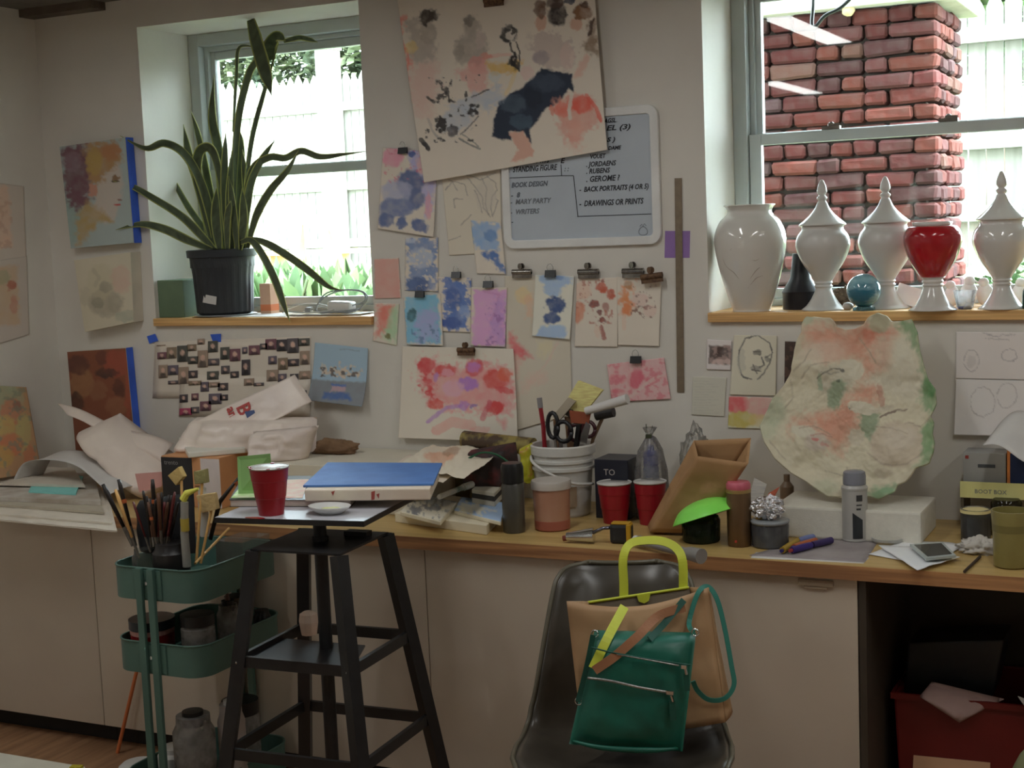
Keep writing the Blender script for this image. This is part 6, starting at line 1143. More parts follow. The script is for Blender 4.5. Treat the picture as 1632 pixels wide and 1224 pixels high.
solo('olive_box', cbox(tuple(onZ(738, 768, ZT+.05)+np.array((0, .02, -.0))), (.12, .1, .098), -.25), pm('olive card', A(90, 84, 56, 3.), .7, A(70, 66, 46, 3.)), 'low olive-brown box under the loose sketches behind the foam pad', 'box', bev=.003)
# ---------------------------------------------------------------- left end: bags, boxes, stacked paper
def jitter(q, a): return q
PM = [pm('stack paper a', A(140, 134, 124, 3.), .8), pm('stack paper b', A(118, 112, 100, 3.), .8), pm('stack teal', A(90, 140, 136, 3.), .7), pm('stack paper c', A(128, 124, 118, 3.), .8, A(108, 100, 90, 3.), sc=12)]
z = ZT+.0004; labs = ['bottom white sheet of the paper stack overhanging the worktop at the left end', 'second sheet up in the left paper stack, with a red smear', 'dark-edged board in the middle of the left paper stack', 'white sheets bundled in the left paper stack below the teal folder', 'teal folder sticking out of the left paper stack', 'top buckled sheet of the left paper stack']
for i, (q, h, mi, wv) in enumerate([([(-30, 762), (170, 775), (186, 838), (-30, 818)], .004, 0, .004), ([(-30, 755), (160, 770), (178, 826), (-30, 810)], .005, 0, .006), ([(-30, 750), (150, 762), (165, 810), (-30, 796)], .008, 1, .0), ([(-30, 745), (150, 752), (160, 796), (-30, 788)], .014, 3, .0), ([(60, 748), (132, 752), (120, 780), (45, 776)], .005, 2, .0), ([(-30, 738), (118, 742), (135, 768), (-30, 764)], .006, 0, .01)]):
    q_ = [onZ(*a_, z+.02) for a_ in q]; P = quadpts(q_, 14, 8); top = [[pp_*(1, 1, 0)+np.array((0, 0, z+h+abs(wv*fb(pp_, 6, i)))) for pp_ in r] for r in P]; bot = [[pp_*(1, 1, 0)+np.array((0, 0, z)) for pp_ in r] for r in P]
    V1, F1 = grid(top); V2, F2 = grid(bot); n = len(V1); nu, nv = 14, 8; bd = list(range(nu))+[k*nu+nu-1 for k in range(1, nv)]+[(nv-1)*nu+j for j in range(nu-2, -1, -1)]+[k*nu for k in range(nv-2, 0, -1)]
    V1 = [(max(v[0], XL+.008), min(v[1], -.01), v[2]) for v in V1]; V2 = [(max(v[0], XL+.008), min(v[1], -.01), v[2]) for v in V2]
    solo('paper_stack_sheet' if i not in (2, 4) else ('board' if i == 2 else 'folder'), (V1+V2, F1+[tuple(k+n for k in f[::-1]) for f in F2]+[(a_, b_, b_+n, a_+n) for a_, b_ in zip(bd, bd[1:]+bd[:1])]), PM[mi], labs[i], 'paper' if i not in (2, 4) else ('board' if i == 2 else 'folder'), smooth=.5); z += h+.0006+wv*.3
ZK = z
PLB = pm('white plastic film', A(152, 142, 134, 2.9), .35, A(144, 134, 128, 2.9), sc=5, bump=.25, bsc=14)
# rolled paper lying on the stack
def arch(pts, w, Yw, seed, amp=.0):
    P = smoothpath([tuple(q) for q in pts], 8); w = np.array(w, float)
    return grid([[np.array(q)+w*t+np.array((0, 0, amp*math.sin(t*5+i*.3))) for t in np.linspace(0, 1, 10)] for i, q in enumerate(P)])
g = arch([onY(20, 768, -.40), onY(40, 738, -.38), onY(80, 731, -.37), onY(118, 742, -.39), onY(150, 764, -.42), onY(176, 786, -.47)], (.01, .14, .008), 0, 1, .004)
solo('curled_paper', g, PAPER, 'large curled white paper arching over the stacked sheets at the left end', 'paper', smooth=True, solid=.001)
# big white bag
bg_ = thing('white_plastic_bag', 'large rolled white plastic bag with a pointed flap in front of the brown canvas', 'bag', tuple(onZ(200, 800, ZT+.05)))
mk('body', pillow([onY(112, 690, -.25), onY(172, 662, -.2), onY(300, 758, -.26), onY(226, 806, -.36)], .13, .55, 44, 30, .014, 7, 14, sq=.5), PLB, bg_, smooth=True)
def flappt(t, u):
    a_ = onY(92+185*t, 643+66*t, -.2); b_ = onY(108+165*t, 662+88*t, -.24); return a_*(1-u)+b_*u+np.array((0, -.05*math.sin(u*3.1)*t, .008*math.sin(t*9)))
V, F = grid([[flappt(t, u) for u in np.linspace(0, 1, 10)] for t in np.linspace(0, 1, 20)])
mk('flap', (V, F), PLB, bg_, smooth=True, solid=.0012)
mk('pink_print', extr([onZ(218, 782, ZT+.16)]*0 or [onY(215, 755, -.41), onY(258, 752, -.41), onY(258, 775, -.41), onY(222, 785, -.41)], (0, .001, 0)), pm('pink print', A(140, 104, 100, 3.), .6), bg_)
# orange/black carton
c0, c1, c2 = onZ(262, 806, ZT)*0+onY(262, 800, -.5), onY(340, 810, -.52), onY(385, 800, -.3)
cx0 = at(262, -.42, ZT)[0]; zc = onY(300, 728, -.42)[2]
cb = thing('orange_carton', 'orange cardboard box with a black printed side under the white bag', 'box', (cx0+.12, -.33, ZT+.0004))
mk('body', box(cx0, -.42, ZT+.0004, cx0+.235, -.24, zc), pm('orange card box', A(150, 108, 74, 2.4), .65, A(140, 100, 68, 2.4), sc=4), cb, bev=.002)
mk('black_panel', box(cx0-.0006, -.4212, ZT+.002, cx0+.125, -.42, zc-.004), pm('black print panel', (.02, .02, .025), .4), cb); mk('white_panel', box(cx0+.16, -.4212, ZT+.002, cx0+.236, -.42, zc-.004), pm('white print', A(140, 134, 134, 3.), .6), cb)
textobj('lettering', 'trento', (cx0+.012, -.4216, zc-.028), .022, pm('grey print 2', (.25, .25, .25), .6), cb)
mk('print_lines', join(*[box(cx0+.132, -.4215, zc-.05-.012*i, cx0+.156, -.421, zc-.046-.012*i) for i in range(6)]), pm('brown print', (.25, .12, .05), .6), cb)
# white styro tray + bag with red letters
tr = onY(300, 700, -.3)
wb2_ = thing('lettered_plastic_bag', 'white plastic bag with large red letters slumped on the orange box', 'bag', (cx0+.2, -.3, zc+.001))
mk('body', pillow([onY(300, 668, -.28), onY(492, 668, -.2), onY(490, 725, -.22), onY(275, 722, -.34)], .1, .5, 30, 16, .03, 10, 31), PLB, wb2_, smooth=True)
mk('lower_fold', pillow([onY(395, 690, -.33), onY(500, 680, -.24), onY(482, 735, -.28), onY(392, 742, -.38)], .06, .5, 20, 14, .03, 12, 33), PLB, wb2_, smooth=True)
fq = [onY(470, 597, -.12), onY(497, 640, -.14), onY(400, 690, -.26), onY(302, 676, -.28)]
fp = quadpts(fq, 20, 14); nz = np.cross(fq[1]-fq[0], fq[3]-fq[0]); nz /= np.linalg.norm(nz); nz *= -np.sign(nz[1]) if nz[1] else 1
mk('raised_flap', grid([[q_+nz*.006*fb(q_, 14, 3)*min(i, 6)/6 for q_ in r] for i, r in enumerate(fp)]), PLB, wb2_, smooth=True, solid=.0012)
RL = pm('red lettering', (.5, .05, .04), .5)
def ontext(s, px, py, size, rot):
    # text on the raised flap's plane
    o = textobj('lettering', s, (0, 0, 0), size, RL, wb2_, rot=(0, 0, 0), ext=.0004, offset=.0012)
    rl = rootloc(wb2_); ctr_ = Vector(onP(px, py, fq[3], nz))+Vector(nz)*(.011 if nz[1] < 0 else .011); n_ = Vector(nz)
    ux = Vector((1, 0, 0)); ux = (ux-n_*ux.dot(n_)).normalized(); uz = n_.cross(ux); 
    if uz.z < 0: uz = -uz
    ca, sa = math.cos(rot), math.sin(rot); U_ = ux*ca+uz*sa; W_ = -ux*sa+uz*ca
    for v in o.data.vertices: c = v.co+rl; v.co = ctr_+U_*c.x+W_*c.y+n_*c.z-rl
ontext('B', 378, 650, .068, -1.0); ontext('an', 363, 653, .042, -1.0)
ontext_blue = mk('blue_mark', extr([onP(*a_, fq[3], nz)+np.array(nz)*.012 for a_ in [(392, 658), (407, 655), (410, 664), (396, 668)]], nz*.0005), pm('blue mark', (.05, .09, .25), .5), wb2_)
solo('styrofoam_tray', extr([onZ(*a_, zc+.001) for a_ in [(285, 705), (372, 700), (392, 722), (300, 730)]], (0, 0, .018)), pm('tray white', A(150, 148, 140, 2.9), .6), 'white foam tray lying on the orange box under the lettered bag', 'tray', bev=.004)
# green papers
# colourful canvas leaning at far left
def c_col(a):
    a.blob(0, 850, 120, 120, (120, 124, 96), .8).blob(60, 900, 60, 80, (160, 92, 64), .8).blob(20, 960, 60, 50, (150, 128, 70), .8).blob(120, 1000, 40, 100, (140, 126, 78), .9).blob(60, 1060, 60, 60, (170, 96, 62), .8).blob(10, 1120, 60, 60, (150, 116, 60), .8).blob(90, 860, 24, 26, (110, 74, 60), .8).blob(150, 1120, 30, 60, (150, 90, 60), .8).speck((90, 100, 84), .6, 8, .6)
Xc, Yc, U, V_ = pxgrid([(-50, 612), (42, 617), (66, 752), (-50, 770)], 1.6); a = Art(Xc, Yc, (136, 106, 78), 2.3, (0, 380, 3.22), 8); c_col(a)
P0 = np.array((XL+.035, -.2, 1.15)); P1_ = np.array((XL+.10, -.2, .85)); nn = np.cross(P1_-P0, (0, 1., 0)); nn /= np.linalg.norm(nn)
D = np.stack([Xc-CX, -(Yc-CY), np.full(Xc.shape, -FPX)], -1) @ R3.T; P = CAM+D*(((P0-CAM)@nn)/(D@nn))[..., None]
h_, w_ = Xc.shape; idx = np.arange(h_*w_).reshape(h_, w_); F = np.stack([idx[:-1, :-1], idx[1:, :-1], idx[1:, 1:], idx[:-1, 1:]], -1).reshape(-1, 4).tolist()
o = mk('canvas_painting', (P.reshape(-1, 3).tolist(), F), vcm(), origin=(P[..., 0].mean(), P[..., 1].mean(), P[..., 2].min()), cols=a.c, smooth=True, solid=.012); tag(o, 'multicoloured orange and green canvas leaning on the left wall at the worktop', 'painting')
# ================================================================ MODELLING STAND
c = np.array((-2.035, -1.125)); rt = .06
def rot2(x, y, a=rt): return (c[0]+x*math.cos(a)-y*math.sin(a), c[1]+x*math.sin(a)+y*math.cos(a))
zt = .955; z1_ = .88
st = thing('modelling_stand', 'black steel four-legged sculptor stand with a square turntable top in front of the counter', 'stand', (c[0], c[1], 0))
fl_ = onZ(341, 825, zt); fr_ = onZ(580, 831, zt); u_ = (fr_-fl_); L = np.linalg.norm(u_); v_ = np.array((-u_[1], u_[0], 0))
TQ = [fl_, fr_, fr_+v_, fl_+v_]
mk('turntable_top', extr([q-np.array((0, 0, .014)) for q in TQ], (0, 0, .0138)), BLK, st, bev=.001)
mk('top_panel', extr([q+(sum(TQ)/4-q)*.008-np.array((0, 0, .0001)) for q in TQ], (0, 0, .0006)), pm('grey laminate', A(120, 120, 124, 3.), .4, A(112, 112, 116, 3.)), st)
a = .127; mk('upper_plate', prism([rot2(*p) for p in ((-a, -a), (a, -a), (a, a), (-a, a))], z1_-.006, z1_), BLK, st, bev=.001)
def hw(z): return .121+(.88-z)*.132
LEGS = [(-1, -1), (1, -1), (1, 1), (-1, 1)]
for sx, sy in LEGS: mk('leg', bar((*rot2(sx*hw(z1_-.006), sy*hw(z1_-.006)), z1_-.006), (*rot2(sx*hw(0), sy*hw(0)), 0), .033, .033, up=(.3*sx, .7, 0)), BLK, st)
mk('center_post', tube([(c[0], c[1], .3), (c[0], c[1], zt-.014)], .017, 20), BLK, st, smooth=.6)
mk('mount_plate', prism([rot2(x_, y_) for x_, y_ in ((.035, .06), (.1, .06), (.1, .09), (.035, .09))], z1_, z1_+.012), BLKP, st)
mk('height_collar', lathe([(.0165, 0), (.021, 0), (.021, .012), (.0155, .012)], (c[0], c[1], z1_), 20), BLK, st, smooth=.6)
zm, zl = .6, .37
for z in (zm, zl):
    h = hw(z)
    for (ax, ay), (bx, by) in zip(LEGS, LEGS[1:]+LEGS[:1]): mk('stretcher', bar((*rot2(ax*h, ay*h), z), (*rot2(bx*h, by*h), z), .012, .028, up=(0, 0, 1)), BLK, st)
h = hw(zm); mk('shelf_plate', prism([rot2(*p) for p in ((-h*.98, -h*.98), (h*.98, -h*.98), (h*.55, h*.3), (-h*.98, h*.3))], zm-.004, zm), BLK, st)
for sx in (-1, 1):
    p = rot2(sx*hw(zm), -hw(zm)-.014); mk('bolt', lathe([(0, 0), (.004, .0), (.004, .003), (0, .004)], (0, 0, 0), 10), CHROME, st); b = st.children[-1]
for b in [q for q in bpy.data.objects if q.parent == st and q.name.startswith('bolt')]:
    i = -1 if b.name == 'bolt' else 1; p = rot2(i*hw(zm), -hw(zm)-.014); rl = rootloc(st)
    for v in b.data.vertices: cc = v.co+rl; v.co = Vector((cc.x+p[0], p[1]-cc.z, zm+cc.y))-rl
# things on the stand
q = [onZ(x, y, zt) for x, y in ((366, 808), (640, 808), (640, 793), (380, 790))]
z = zt+.0007
bk_ = thing('sketchbook', 'white-edged sketchbook with black covers under the blue foam on the stand', 'book', tuple((q[0]+q[2])/2*(1, 1, 0)+np.array((0, 0, z))))
q = [onZ(366, 808, z), onZ(560, 808, z), onZ(590, 770, z), onZ(388, 768, z)]
mk('pages', extr([p_+(sum(q)/4-p_)*.015+np.array((0, 0, .0012)) for p_ in q], (0, 0, .0165)), pm('page edges', A(140, 132, 124, 3.), .8), bk_); mk('cover', extr(q, (0, 0, .0012)), BLKP, bk_); mk('cover', extr([p_+np.array((0, 0, .0178)) for p_ in q], (0, 0, .0014)), BLKP, bk_)
zb_ = z+.0195
solo('green_sketch', extr([onZ(368, 794, zb_), onZ(412, 793, zb_), onZ(422, 770, zb_), onZ(388, 770, zb_)], (0, 0, .001)), pm('green sketch', A(110, 138, 88, 3.), .8, A(140, 146, 124, 3.), sc=30), 'pale green loose sketch on the black sketchbook left of the red cup', 'drawing')
solo('pink_sketch', extr([onZ(413, 794, zb_), onZ(482, 794, zb_), onZ(492, 764, zb_), onZ(424, 766, zb_)], (0, 0, .001)), pm('pink sketch', A(170, 120, 112, 3.), .8, A(150, 140, 128, 3.), sc=30), 'pink-toned loose sketch on the black sketchbook beside the red cup', 'drawing')
zf = zb_+.0012
gA, gB = onZ(380, 787, zb_+.001), onZ(434, 786, zb_+.001); gy = gA[1]+.02
solo('green_folder', extr([gA, gB, onY(430, 723, gy), onY(378, 728, gy)], (0, .003, 0)), pm('light green paper', A(96, 128, 76, 2.4), .6, A(88, 118, 70, 2.4), sc=8), 'bright light-green sheet standing behind the red cup on the stand', 'paper')
pd_ = thing('foam_block', 'off-white foam block stained red, under the blue foam sheet on the stand', 'foam block', tuple(onZ(590, 790, zf)))
q = [onZ(486, 799, zf), onZ(686, 797, zf), onZ(700, 765, zf), onZ(520, 765, zf)]
mk('body', extr(q, (0, 0, .029)), pm('pad side', A(150, 142, 130, 3.), .8, A(140, 130, 118, 3.), sc=10), pd_, bev=.003)
mk('stain', join(*[extr([onP(x_, y_, q[0]+np.array((0, -.0006, 0)), np.cross(q[1]-q[0], (0, 0, 1.)))+np.array((0, -.0006, 0)) for x_, y_ in S], (0, -.0003, 0)) for S in ([(592, 784), (598, 782), (597, 796), (592, 797)], [(600, 788), (605, 786), (604, 795)], [(528, 784), (534, 782), (531, 790)])]), pm('red stain', A(110, 50, 44, 3.), .8), pd_)
zz = zf+.0292
q = [onZ(483, 777, zz), onZ(691, 774, zz), onZ(705, 741, zz), onZ(522, 740, zz)]
solo('blue_foam', extr(q, (0, 0, .006)), pm('blue foam', A(58, 92, 142, 2.1), .7, A(52, 84, 134, 2.1), sc=14, bump=.1), 'flat blue foam sheet on top of the off-white block on the stand', 'foam sheet', bev=.0015)
r, p, m = cup(433, 823, 31.5, 78, 20, 'red plastic cup with red-streaked rim standing on the black stand', z=zt+.0006)
mk('paint_drips', join(*[cbox((p[0]+31*m*math.cos(t), p[1]+31*m*math.sin(t), p[2]+77*m), (.008, .008, .002), t) for t in (3.6, 4.2, 5.3, 5.8, 2.)]), RC, r)
mk('contents', lathe([(0, 73*m), (28*m, 73*m)], p, 24), pm('cup contents', A(130, 110, 90, 3.), .6), r)
c2_ = onZ(515, 822, zt+.0006); m = mpp(c2_); dsh = thing('paint_dish', 'shallow white dish with green and yellow paint at the front of the stand top', 'dish', tuple(c2_+np.array((0, .03, 0)))); pp_ = c2_+np.array((0, .03, .0004))
mk('dish', lathe([(0, 0), (20*m, 0), (33*m, 8*m), (37*m, 13*m), (35.5*m, 13*m), (31*m, 8*m), (19*m, 2*m), (0, 2*m)], pp_, 36, sy=.75), WHITE, dsh, smooth=True)
mk('paint_pool', blobby((pp_[0]+.008, pp_[1], pp_[2]+6*m), (.034, .02, .005), .4, 2, 4, 12), pm('yellow green paint', A(140, 145, 90, 3.), .4, A(150, 150, 130, 3.), sc=50), dsh, smooth=True)
mk('red_spill', lathe([(0, 0), (.03, 0), (.03, .0003), (0, .0003)], (onZ(400, 826, zt+.001)+np.array((.008, .006, .0003))), 20, sy=.35), RC, st)
pw = onZ(486, 1014, zm); solo('crumpled_cup', lathe([(.0, 0), (.021, 0), (.026, .035), (.023, .055), (.012, .062), (0, .063)], (pw[0], pw[1]+.02, zm+.0003), 9), pm('pinkish paper cup', A(120, 104, 92, 4.), .7), 'crumpled pale paper cup on the middle shelf of the stand', 'cup')
# ================================================================ TROLLEY
tx0, tx1, ty0, ty1 = -2.83, -2.515, -1.03, -.625
tr_ = thing('turquoise_trolley', 'turquoise three-tier utility trolley loaded with brushes and jars', 'trolley', ((tx0+tx1)/2, (ty0+ty1)/2, 0))
def rrect(x0, x1, y0, y1, r, n=7):
    P = []
    for cx_, cy_, a0 in ((x1-r, y0+r, -90), (x1-r, y1-r, 0), (x0+r, y1-r, 90), (x0+r, y0+r, 180)):
        for k in range(n): t = math.radians(a0+k*90/(n-1)); P.append((cx_+r*math.cos(t), cy_+r*math.sin(t)))
    return P
def tray(z, h):
    o = rrect(tx0, tx1, ty0, ty1, .06); i = rrect(tx0+.002, tx1-.002, ty0+.002, ty1-.002, .058); n = len(o)
    V = [(*p, z-h) for p in o]+[(*p, z) for p in o]+[(*p, z) for p in i]+[(*p, z-h+.002) for p in i]; F = []
    for a_ in range(3):
        for k in range(n): j = (k+1) % n; F.append((a_*n+k, a_*n+j, (a_+1)*n+j, (a_+1)*n+k))
    F += [tuple(range(n))[::-1], tuple(range(3*n, 4*n))]
    t = mk('tray', (V, F), TURQ, tr_, smooth=.6)
    mk('rolled_rim', tube([(*p, z) for p in o+[o[0]]], .003, 6), TURQ, t, smooth=True); return t
ZTR = [(.74, .092), (.525, .09), (.13, .09)]
pxm = -2.685
for z, h in ZTR:
    t = tray(z, h)
    for y, s in ((ty0, -1), (ty1, 1)):
        mk('bracket', box(pxm-.05, min(y, y+s*.005), z-h*.95, pxm+.05, max(y, y+s*.005), z-.004), TURQ, t, bev=.001)
        if s < 0: mk('screw', tube([(pxm, y-.005, z-h*.45), (pxm, y-.009, z-h*.45)], .005, 10), CHROME, t)
for y in (ty0-.012, ty1+.012):
    for dx in (-.02, .022): mk('post', join(box(pxm+dx-.011, y-.006, .06, pxm+dx+.011, y+.006, .742 if y < -.8 else .742)), TURQ, tr_, bev=.002)
for x in (tx0+.05, tx1-.05):
    for y in (ty0+.05, ty1-.05): mk('caster', join(tube([(x-.008, y, .0175), (x+.008, y, .0175)], .0172, 16), box(x-.011, y-.006, .02, x+.011, y+.006, .0395)), BLKP, tr_, smooth=.6)
zf_ = .74-.09+.0003
CJ = glassm('clear jar glass', (.88, .9, .86), .05, .12, (.5, .5, .45))
def simplejar(name, x, y, z, r, h, mat, label, cat='jar', cap=None, capm=None, lid=.9, liquid=None, lm=None):
    o = thing(name, label, cat, (x, y, z)); mk('body', lathe([(0, 0), (r*.94, 0), (r, r*.12), (r, h*.82), (r*.82, h*.9), (r*.8, h)], (x, y, z), 26), mat, o, smooth=.6)
    if capm: mk('lid', lathe([(r*lid, h*.88), (r*lid, h*1.0+.012), (0, h+.013)], (x, y, z), 24), capm, o, smooth=.6)
    if liquid: mk('contents', lathe([(0, .002), (r*.9, .002), (r*.92, h*liquid), (0, h*liquid)], (x, y, z), 20), lm, o)
    return o
simplejar('glass_jar', -2.755, -.955, zf_, .036, .125, CJ, 'clear glass jar of brushes in the front left corner of the trolley top tray')
simplejar('brush_pot', -2.655, -.96, zf_, .052, .15, pm('dark pot', (.02, .018, .018), .4), 'dark pot packed with brushes in the trolley top tray', 'pot')
bpt2 = lambda px, py, y: onY(px, py, y)
BR = [pm('dark handle', (.02, .015, .012), .4), pm('brown handle', (.14, .06, .03), .5), pm('tan handle', A(150, 110, 66, 3.4), .5), pm('maroon brush handle', (.14, .02, .02), .4)]
specs = [((164, 772), (212, 870), -.955, .0075, 0, 'thick dark-handled brush leaning furthest left in the trolley'), ((189, 764), (216, 870), -.94, .0065, 0, 'second dark-handled brush leaning left in the trolley, with a red band'), ((184, 780), (222, 890), -.975, .0055, 2, 'tan wooden brush handle leaning left in the clear jar'),
 ((243, 764), (250, 870), -.96, .0065, 0, 'upright dark brush handle standing tallest in the trolley pot'), ((228, 782), (244, 870), -.93, .0045, 0, 'slim black handle left of the tallest trolley brush'), ((252, 786), (258, 870), -.98, .006, 1, 'brown stubby handle right of the tallest trolley brush'), ((262, 800), (262, 880), -.95, .005, 3, 'maroon brush handle at the middle of the trolley pot'),
 ((236, 800), (252, 880), -.985, .005, 1, 'brown brush handle at the front of the trolley pot'), ((273, 790), (264, 870), -.94, .0055, 0, 'black brush handle leaning right in the trolley pot'), ((212, 800), (240, 880), -.98, .004, 3, 'thin maroon handle between the jar and the pot')]
for i, (a_, b_, y, r_, mi, lab) in enumerate(specs):
    o = thing('paintbrush', lab, 'brush', tuple(bpt2(*b_, y))); A_ = bpt2(*a_, y); B_ = bpt2(*b_, y)
    mk('handle', tube([A_, A_+(B_-A_)*.12, A_+(B_-A_)*.7], [r_*.7, r_, r_*.7], 10), BR[mi], o, smooth=True); mk('ferrule', tube([A_+(B_-A_)*.7, B_], r_*.75, 8), STEELD, o, smooth=.6)
    if i in (1, 3, 7): mk('coloured_band', tube([A_+(B_-A_)*.3, A_+(B_-A_)*.36], r_*1.1, 10), pm('orange band', (.5, .12, .03), .5), o)
rnd = random.Random(9)
for i in range(9):
    bx_ = 234+i*6.5; A_ = bpt2(bx_+rnd.uniform(-5, 5), rnd.uniform(782, 806), -.95+rnd.uniform(-.03, .03)); B_ = bpt2(250+(bx_-250)*.5, 872, -.96+rnd.uniform(-.02, .02))
    o = thing('paintbrush', 'dark brush handle packed in the dense bundle of the trolley pot', 'brush', tuple(B_), 'dense dark brush handles in the trolley pot'); mk('handle', tube([A_, A_+(B_-A_)*.15, B_], [.003, .005, .0035], 8), BR[(0, 1, 0, 3)[i % 4]], o, smooth=True); mk('ferrule', tube([A_+(B_-A_)*.8, B_], .0042, 8), STEELD, o)
solo('dark_tool_roll', pillow([bpt2(214, 800, -.9), bpt2(300, 786, -.88), bpt2(304, 885, -.9), bpt2(222, 885, -.92)], .05, .5, 14, 14, .008, 24, 5), pm('black cloth', (.012, .012, .014), .9), 'black cloth tool roll standing behind the trolley brushes', 'tool roll', smooth=True)
for q_, lab, cc in (([(267, 758), (284, 744), (292, 760), (280, 774)], 'square tan sponge applicator above the trolley brushes', A(130, 112, 70, 3.2)), ([(308, 752), (326, 748), (328, 770), (310, 772)], 'olive sponge applicator right of the tan one above the trolley', A(96, 92, 60, 3.2)), ([(312, 790), (340, 786), (345, 812), (322, 818)], 'large tan sponge lying over the right side of the trolley pot', A(130, 112, 78, 3.2))):
    Qw = [bpt2(*a_, -.88) for a_ in q_]; o = thing('sponge_applicator', lab, 'sponge', tuple(sum(Qw)/4)); mk('sponge', extr(Qw, (0, .018, 0)), pm('sponge '+lab[:12], cc, .9, bump=.4, bsc=80), o, bev=.002); cB = (Qw[2]+Qw[3])/2+np.array((0, .009, 0)); mk('stick', tube([cB, (cB[0]*.6+(-2.64)*.4, -.9, zf_+.08)], .004, 8), BR[2], o)
gt = thing('glue_tube', 'tall translucent tube with a yellow folded end standing in the trolley', 'tube', tuple(bpt2(296, 905, -.97)))
mk('body', tube([bpt2(294, 800, -.97), bpt2(294, 850, -.97), bpt2(298, 903, -.97)], [.011, .0115, .012], 14), pm('milky tube', (.35, .34, .3), .35), gt, smooth=.6); mk('yellow_band', tube([bpt2(294, 826, -.97), bpt2(295, 846, -.97)], .0122, 14), pm('yellow band', (.5, .38, .06), .5), gt); mk('yellow_end', tube([bpt2(292, 796, -.97), bpt2(298, 786, -.97), bpt2(316, 779, -.97)], [.011, .01, .004], 10), pm('yellow end', A(150, 140, 60, 3.4), .5), gt)
wc = thing('white_nozzle', 'white nozzle bottle poking up behind the trolley pot', 'bottle', tuple(bpt2(322, 800, -.86))); mk('nozzle', lathe([(.012, -.03), (.012, 0), (.005, .008), (.004, .022), (0, .023)], tuple(bpt2(322, 778, -.86)), 16), WHITE, wc); mk('body', lathe([(.0, -.14), (.014, -.14), (.014, -.03), (.012, -.028)], tuple(bpt2(322, 778, -.86)), 16), WHITE, wc)
ds = thing('detail_brush', 'dark brush with orange tip leaning to the right over the trolley', 'brush', tuple(bpt2(345, 820, -.85))); mk('handle', tube([bpt2(380, 762, -.82), bpt2(350, 800, -.84), bpt2(335, 860, -.86)], [.004, .007, .006], 8), BR[0], ds, smooth=True); mk('tip', tube([bpt2(376, 768, -.825), bpt2(384, 782, -.82)], [.007, .004], 8), pm('orange tip', (.4, .1, .03), .5), ds)
solo('plastic_sheet', cbox((-2.6, -.8, zf_+.003), (.13, .2, .004), .2), pm('grey plastic sheet', (.25, .27, .27), .3), 'grey plastic lid lying flat in the trolley top tray', 'lid')
solo('wooden_stick', tube([bpt2(311, 898, -.93), bpt2(365, 842, -.72)], .004, 8), BR[2], 'pale wooden stick leaning right in the trolley top tray', 'stick')
solo('clear_box', box(-2.63, -.79, zf_+.006, -2.53, -.66, zf_+.12), glassm('clear box plastic', (.9, .9, .88), .08, .2, (.5, .48, .44)), 'clear plastic container at the back of the trolley top tray', 'container')
# middle tier
z2 = .525-.088+.0003; JG = glassm('grimy jar glass', (.8, .8, .78), .08, .45, (.6, .58, .55))
o = simplejar('red_tub', -2.745, -.955, z2, .062, .125, pm('red tub', (.28, .015, .015), .35), 'red tub with a dark lid in the front of the trolley middle tray', 'tub', capm=pm('dark lid', (.015, .02, .025), .3), lid=1.06); mk('pale_band', lathe([(.0625, .095), (.063, .096), (.063, .108), (.0625, .109)], (-2.745, -.955, z2), 26), pm('pink band', (.5, .25, .22), .5), o)
simplejar('glass_jar', -2.58, -.955, z2, .048, .15, JG, 'large glass jar with a wide black lid in the trolley middle tray', capm=BLKP, lid=1.0, liquid=.5, lm=pm('murky liquid', (.5, .47, .43), .5))
simplejar('glass_jar', -2.66, -.85, z2, .04, .12, JG, 'open jar of murky water behind the red tub in the trolley', liquid=.6, lm=pm('murky liquid', (.5, .47, .43), .5))
o = simplejar('squeeze_bottle', -2.575, -.82, z2, .034, .155, JG, 'squeeze bottle with a dark nozzle cap in the trolley middle tray', 'bottle', capm=BLKP, lid=.55); mk('nozzle', lathe([(.008, .165), (.003, .195), (0, .196)], (-2.575, -.82, z2), 12), pm('brown tip', (.15, .07, .04), .5), o)
simplejar('glass_jar', -2.62, -.72, z2, .04, .14, JG, 'glass jar at the back right of the trolley middle tray', capm=STEELD, lid=.9)
simplejar('dark_tub', -2.545, -.7, z2, .026, .11, BLKP, 'small black tub by the back post of the trolley middle tray', 'tub')
# bottom tier
z3 = .13-.088+.0003
o = simplejar('glass_jar', -2.615, -.96, z3, .06, .26, JG, 'tall jar with a dark cap in the trolley bottom tray', capm=BLKP, lid=.5, liquid=.5, lm=pm('murky liquid', (.5, .47, .43), .5))
simplejar('white_bottle', -2.55, -.87, z3, .04, .27, pm('milky bottle', (.5, .45, .42), .4), 'milky white bottle in the trolley bottom tray', 'bottle', capm=WHITE, lid=.5)
simplejar('glass_jar', -2.6, -.76, z3, .055, .23, JG, 'wide jar with a black lid at the back of the trolley bottom tray', capm=BLKP, lid=1.)
simplejar('plastic_tub', -2.74, -.9, z3, .05, .13, WHITE, 'white tub in the left of the trolley bottom tray', 'tub')
solo('wooden_dowel', tube([(at(208, -.6, .0)[0]-.02, -.64, .001), onY(246, 950, -.608), onY(258, 880, -.606)], .006, 8), pm('orange dowel', A(120, 66, 36, 4.), .6), 'thin orange-brown dowel leaning on the cabinet behind the trolley', 'dowel')
wp = onZ(222, 1215, .09); solo('white_tub', lathe([(0, .0), (.06, 0), (.062, .08), (.05, .09), (0, .092)], (wp[0], wp[1], .0003), 28), WHITE, 'white lidded tub on the floor at the left of the trolley', 'tub', smooth=.5)
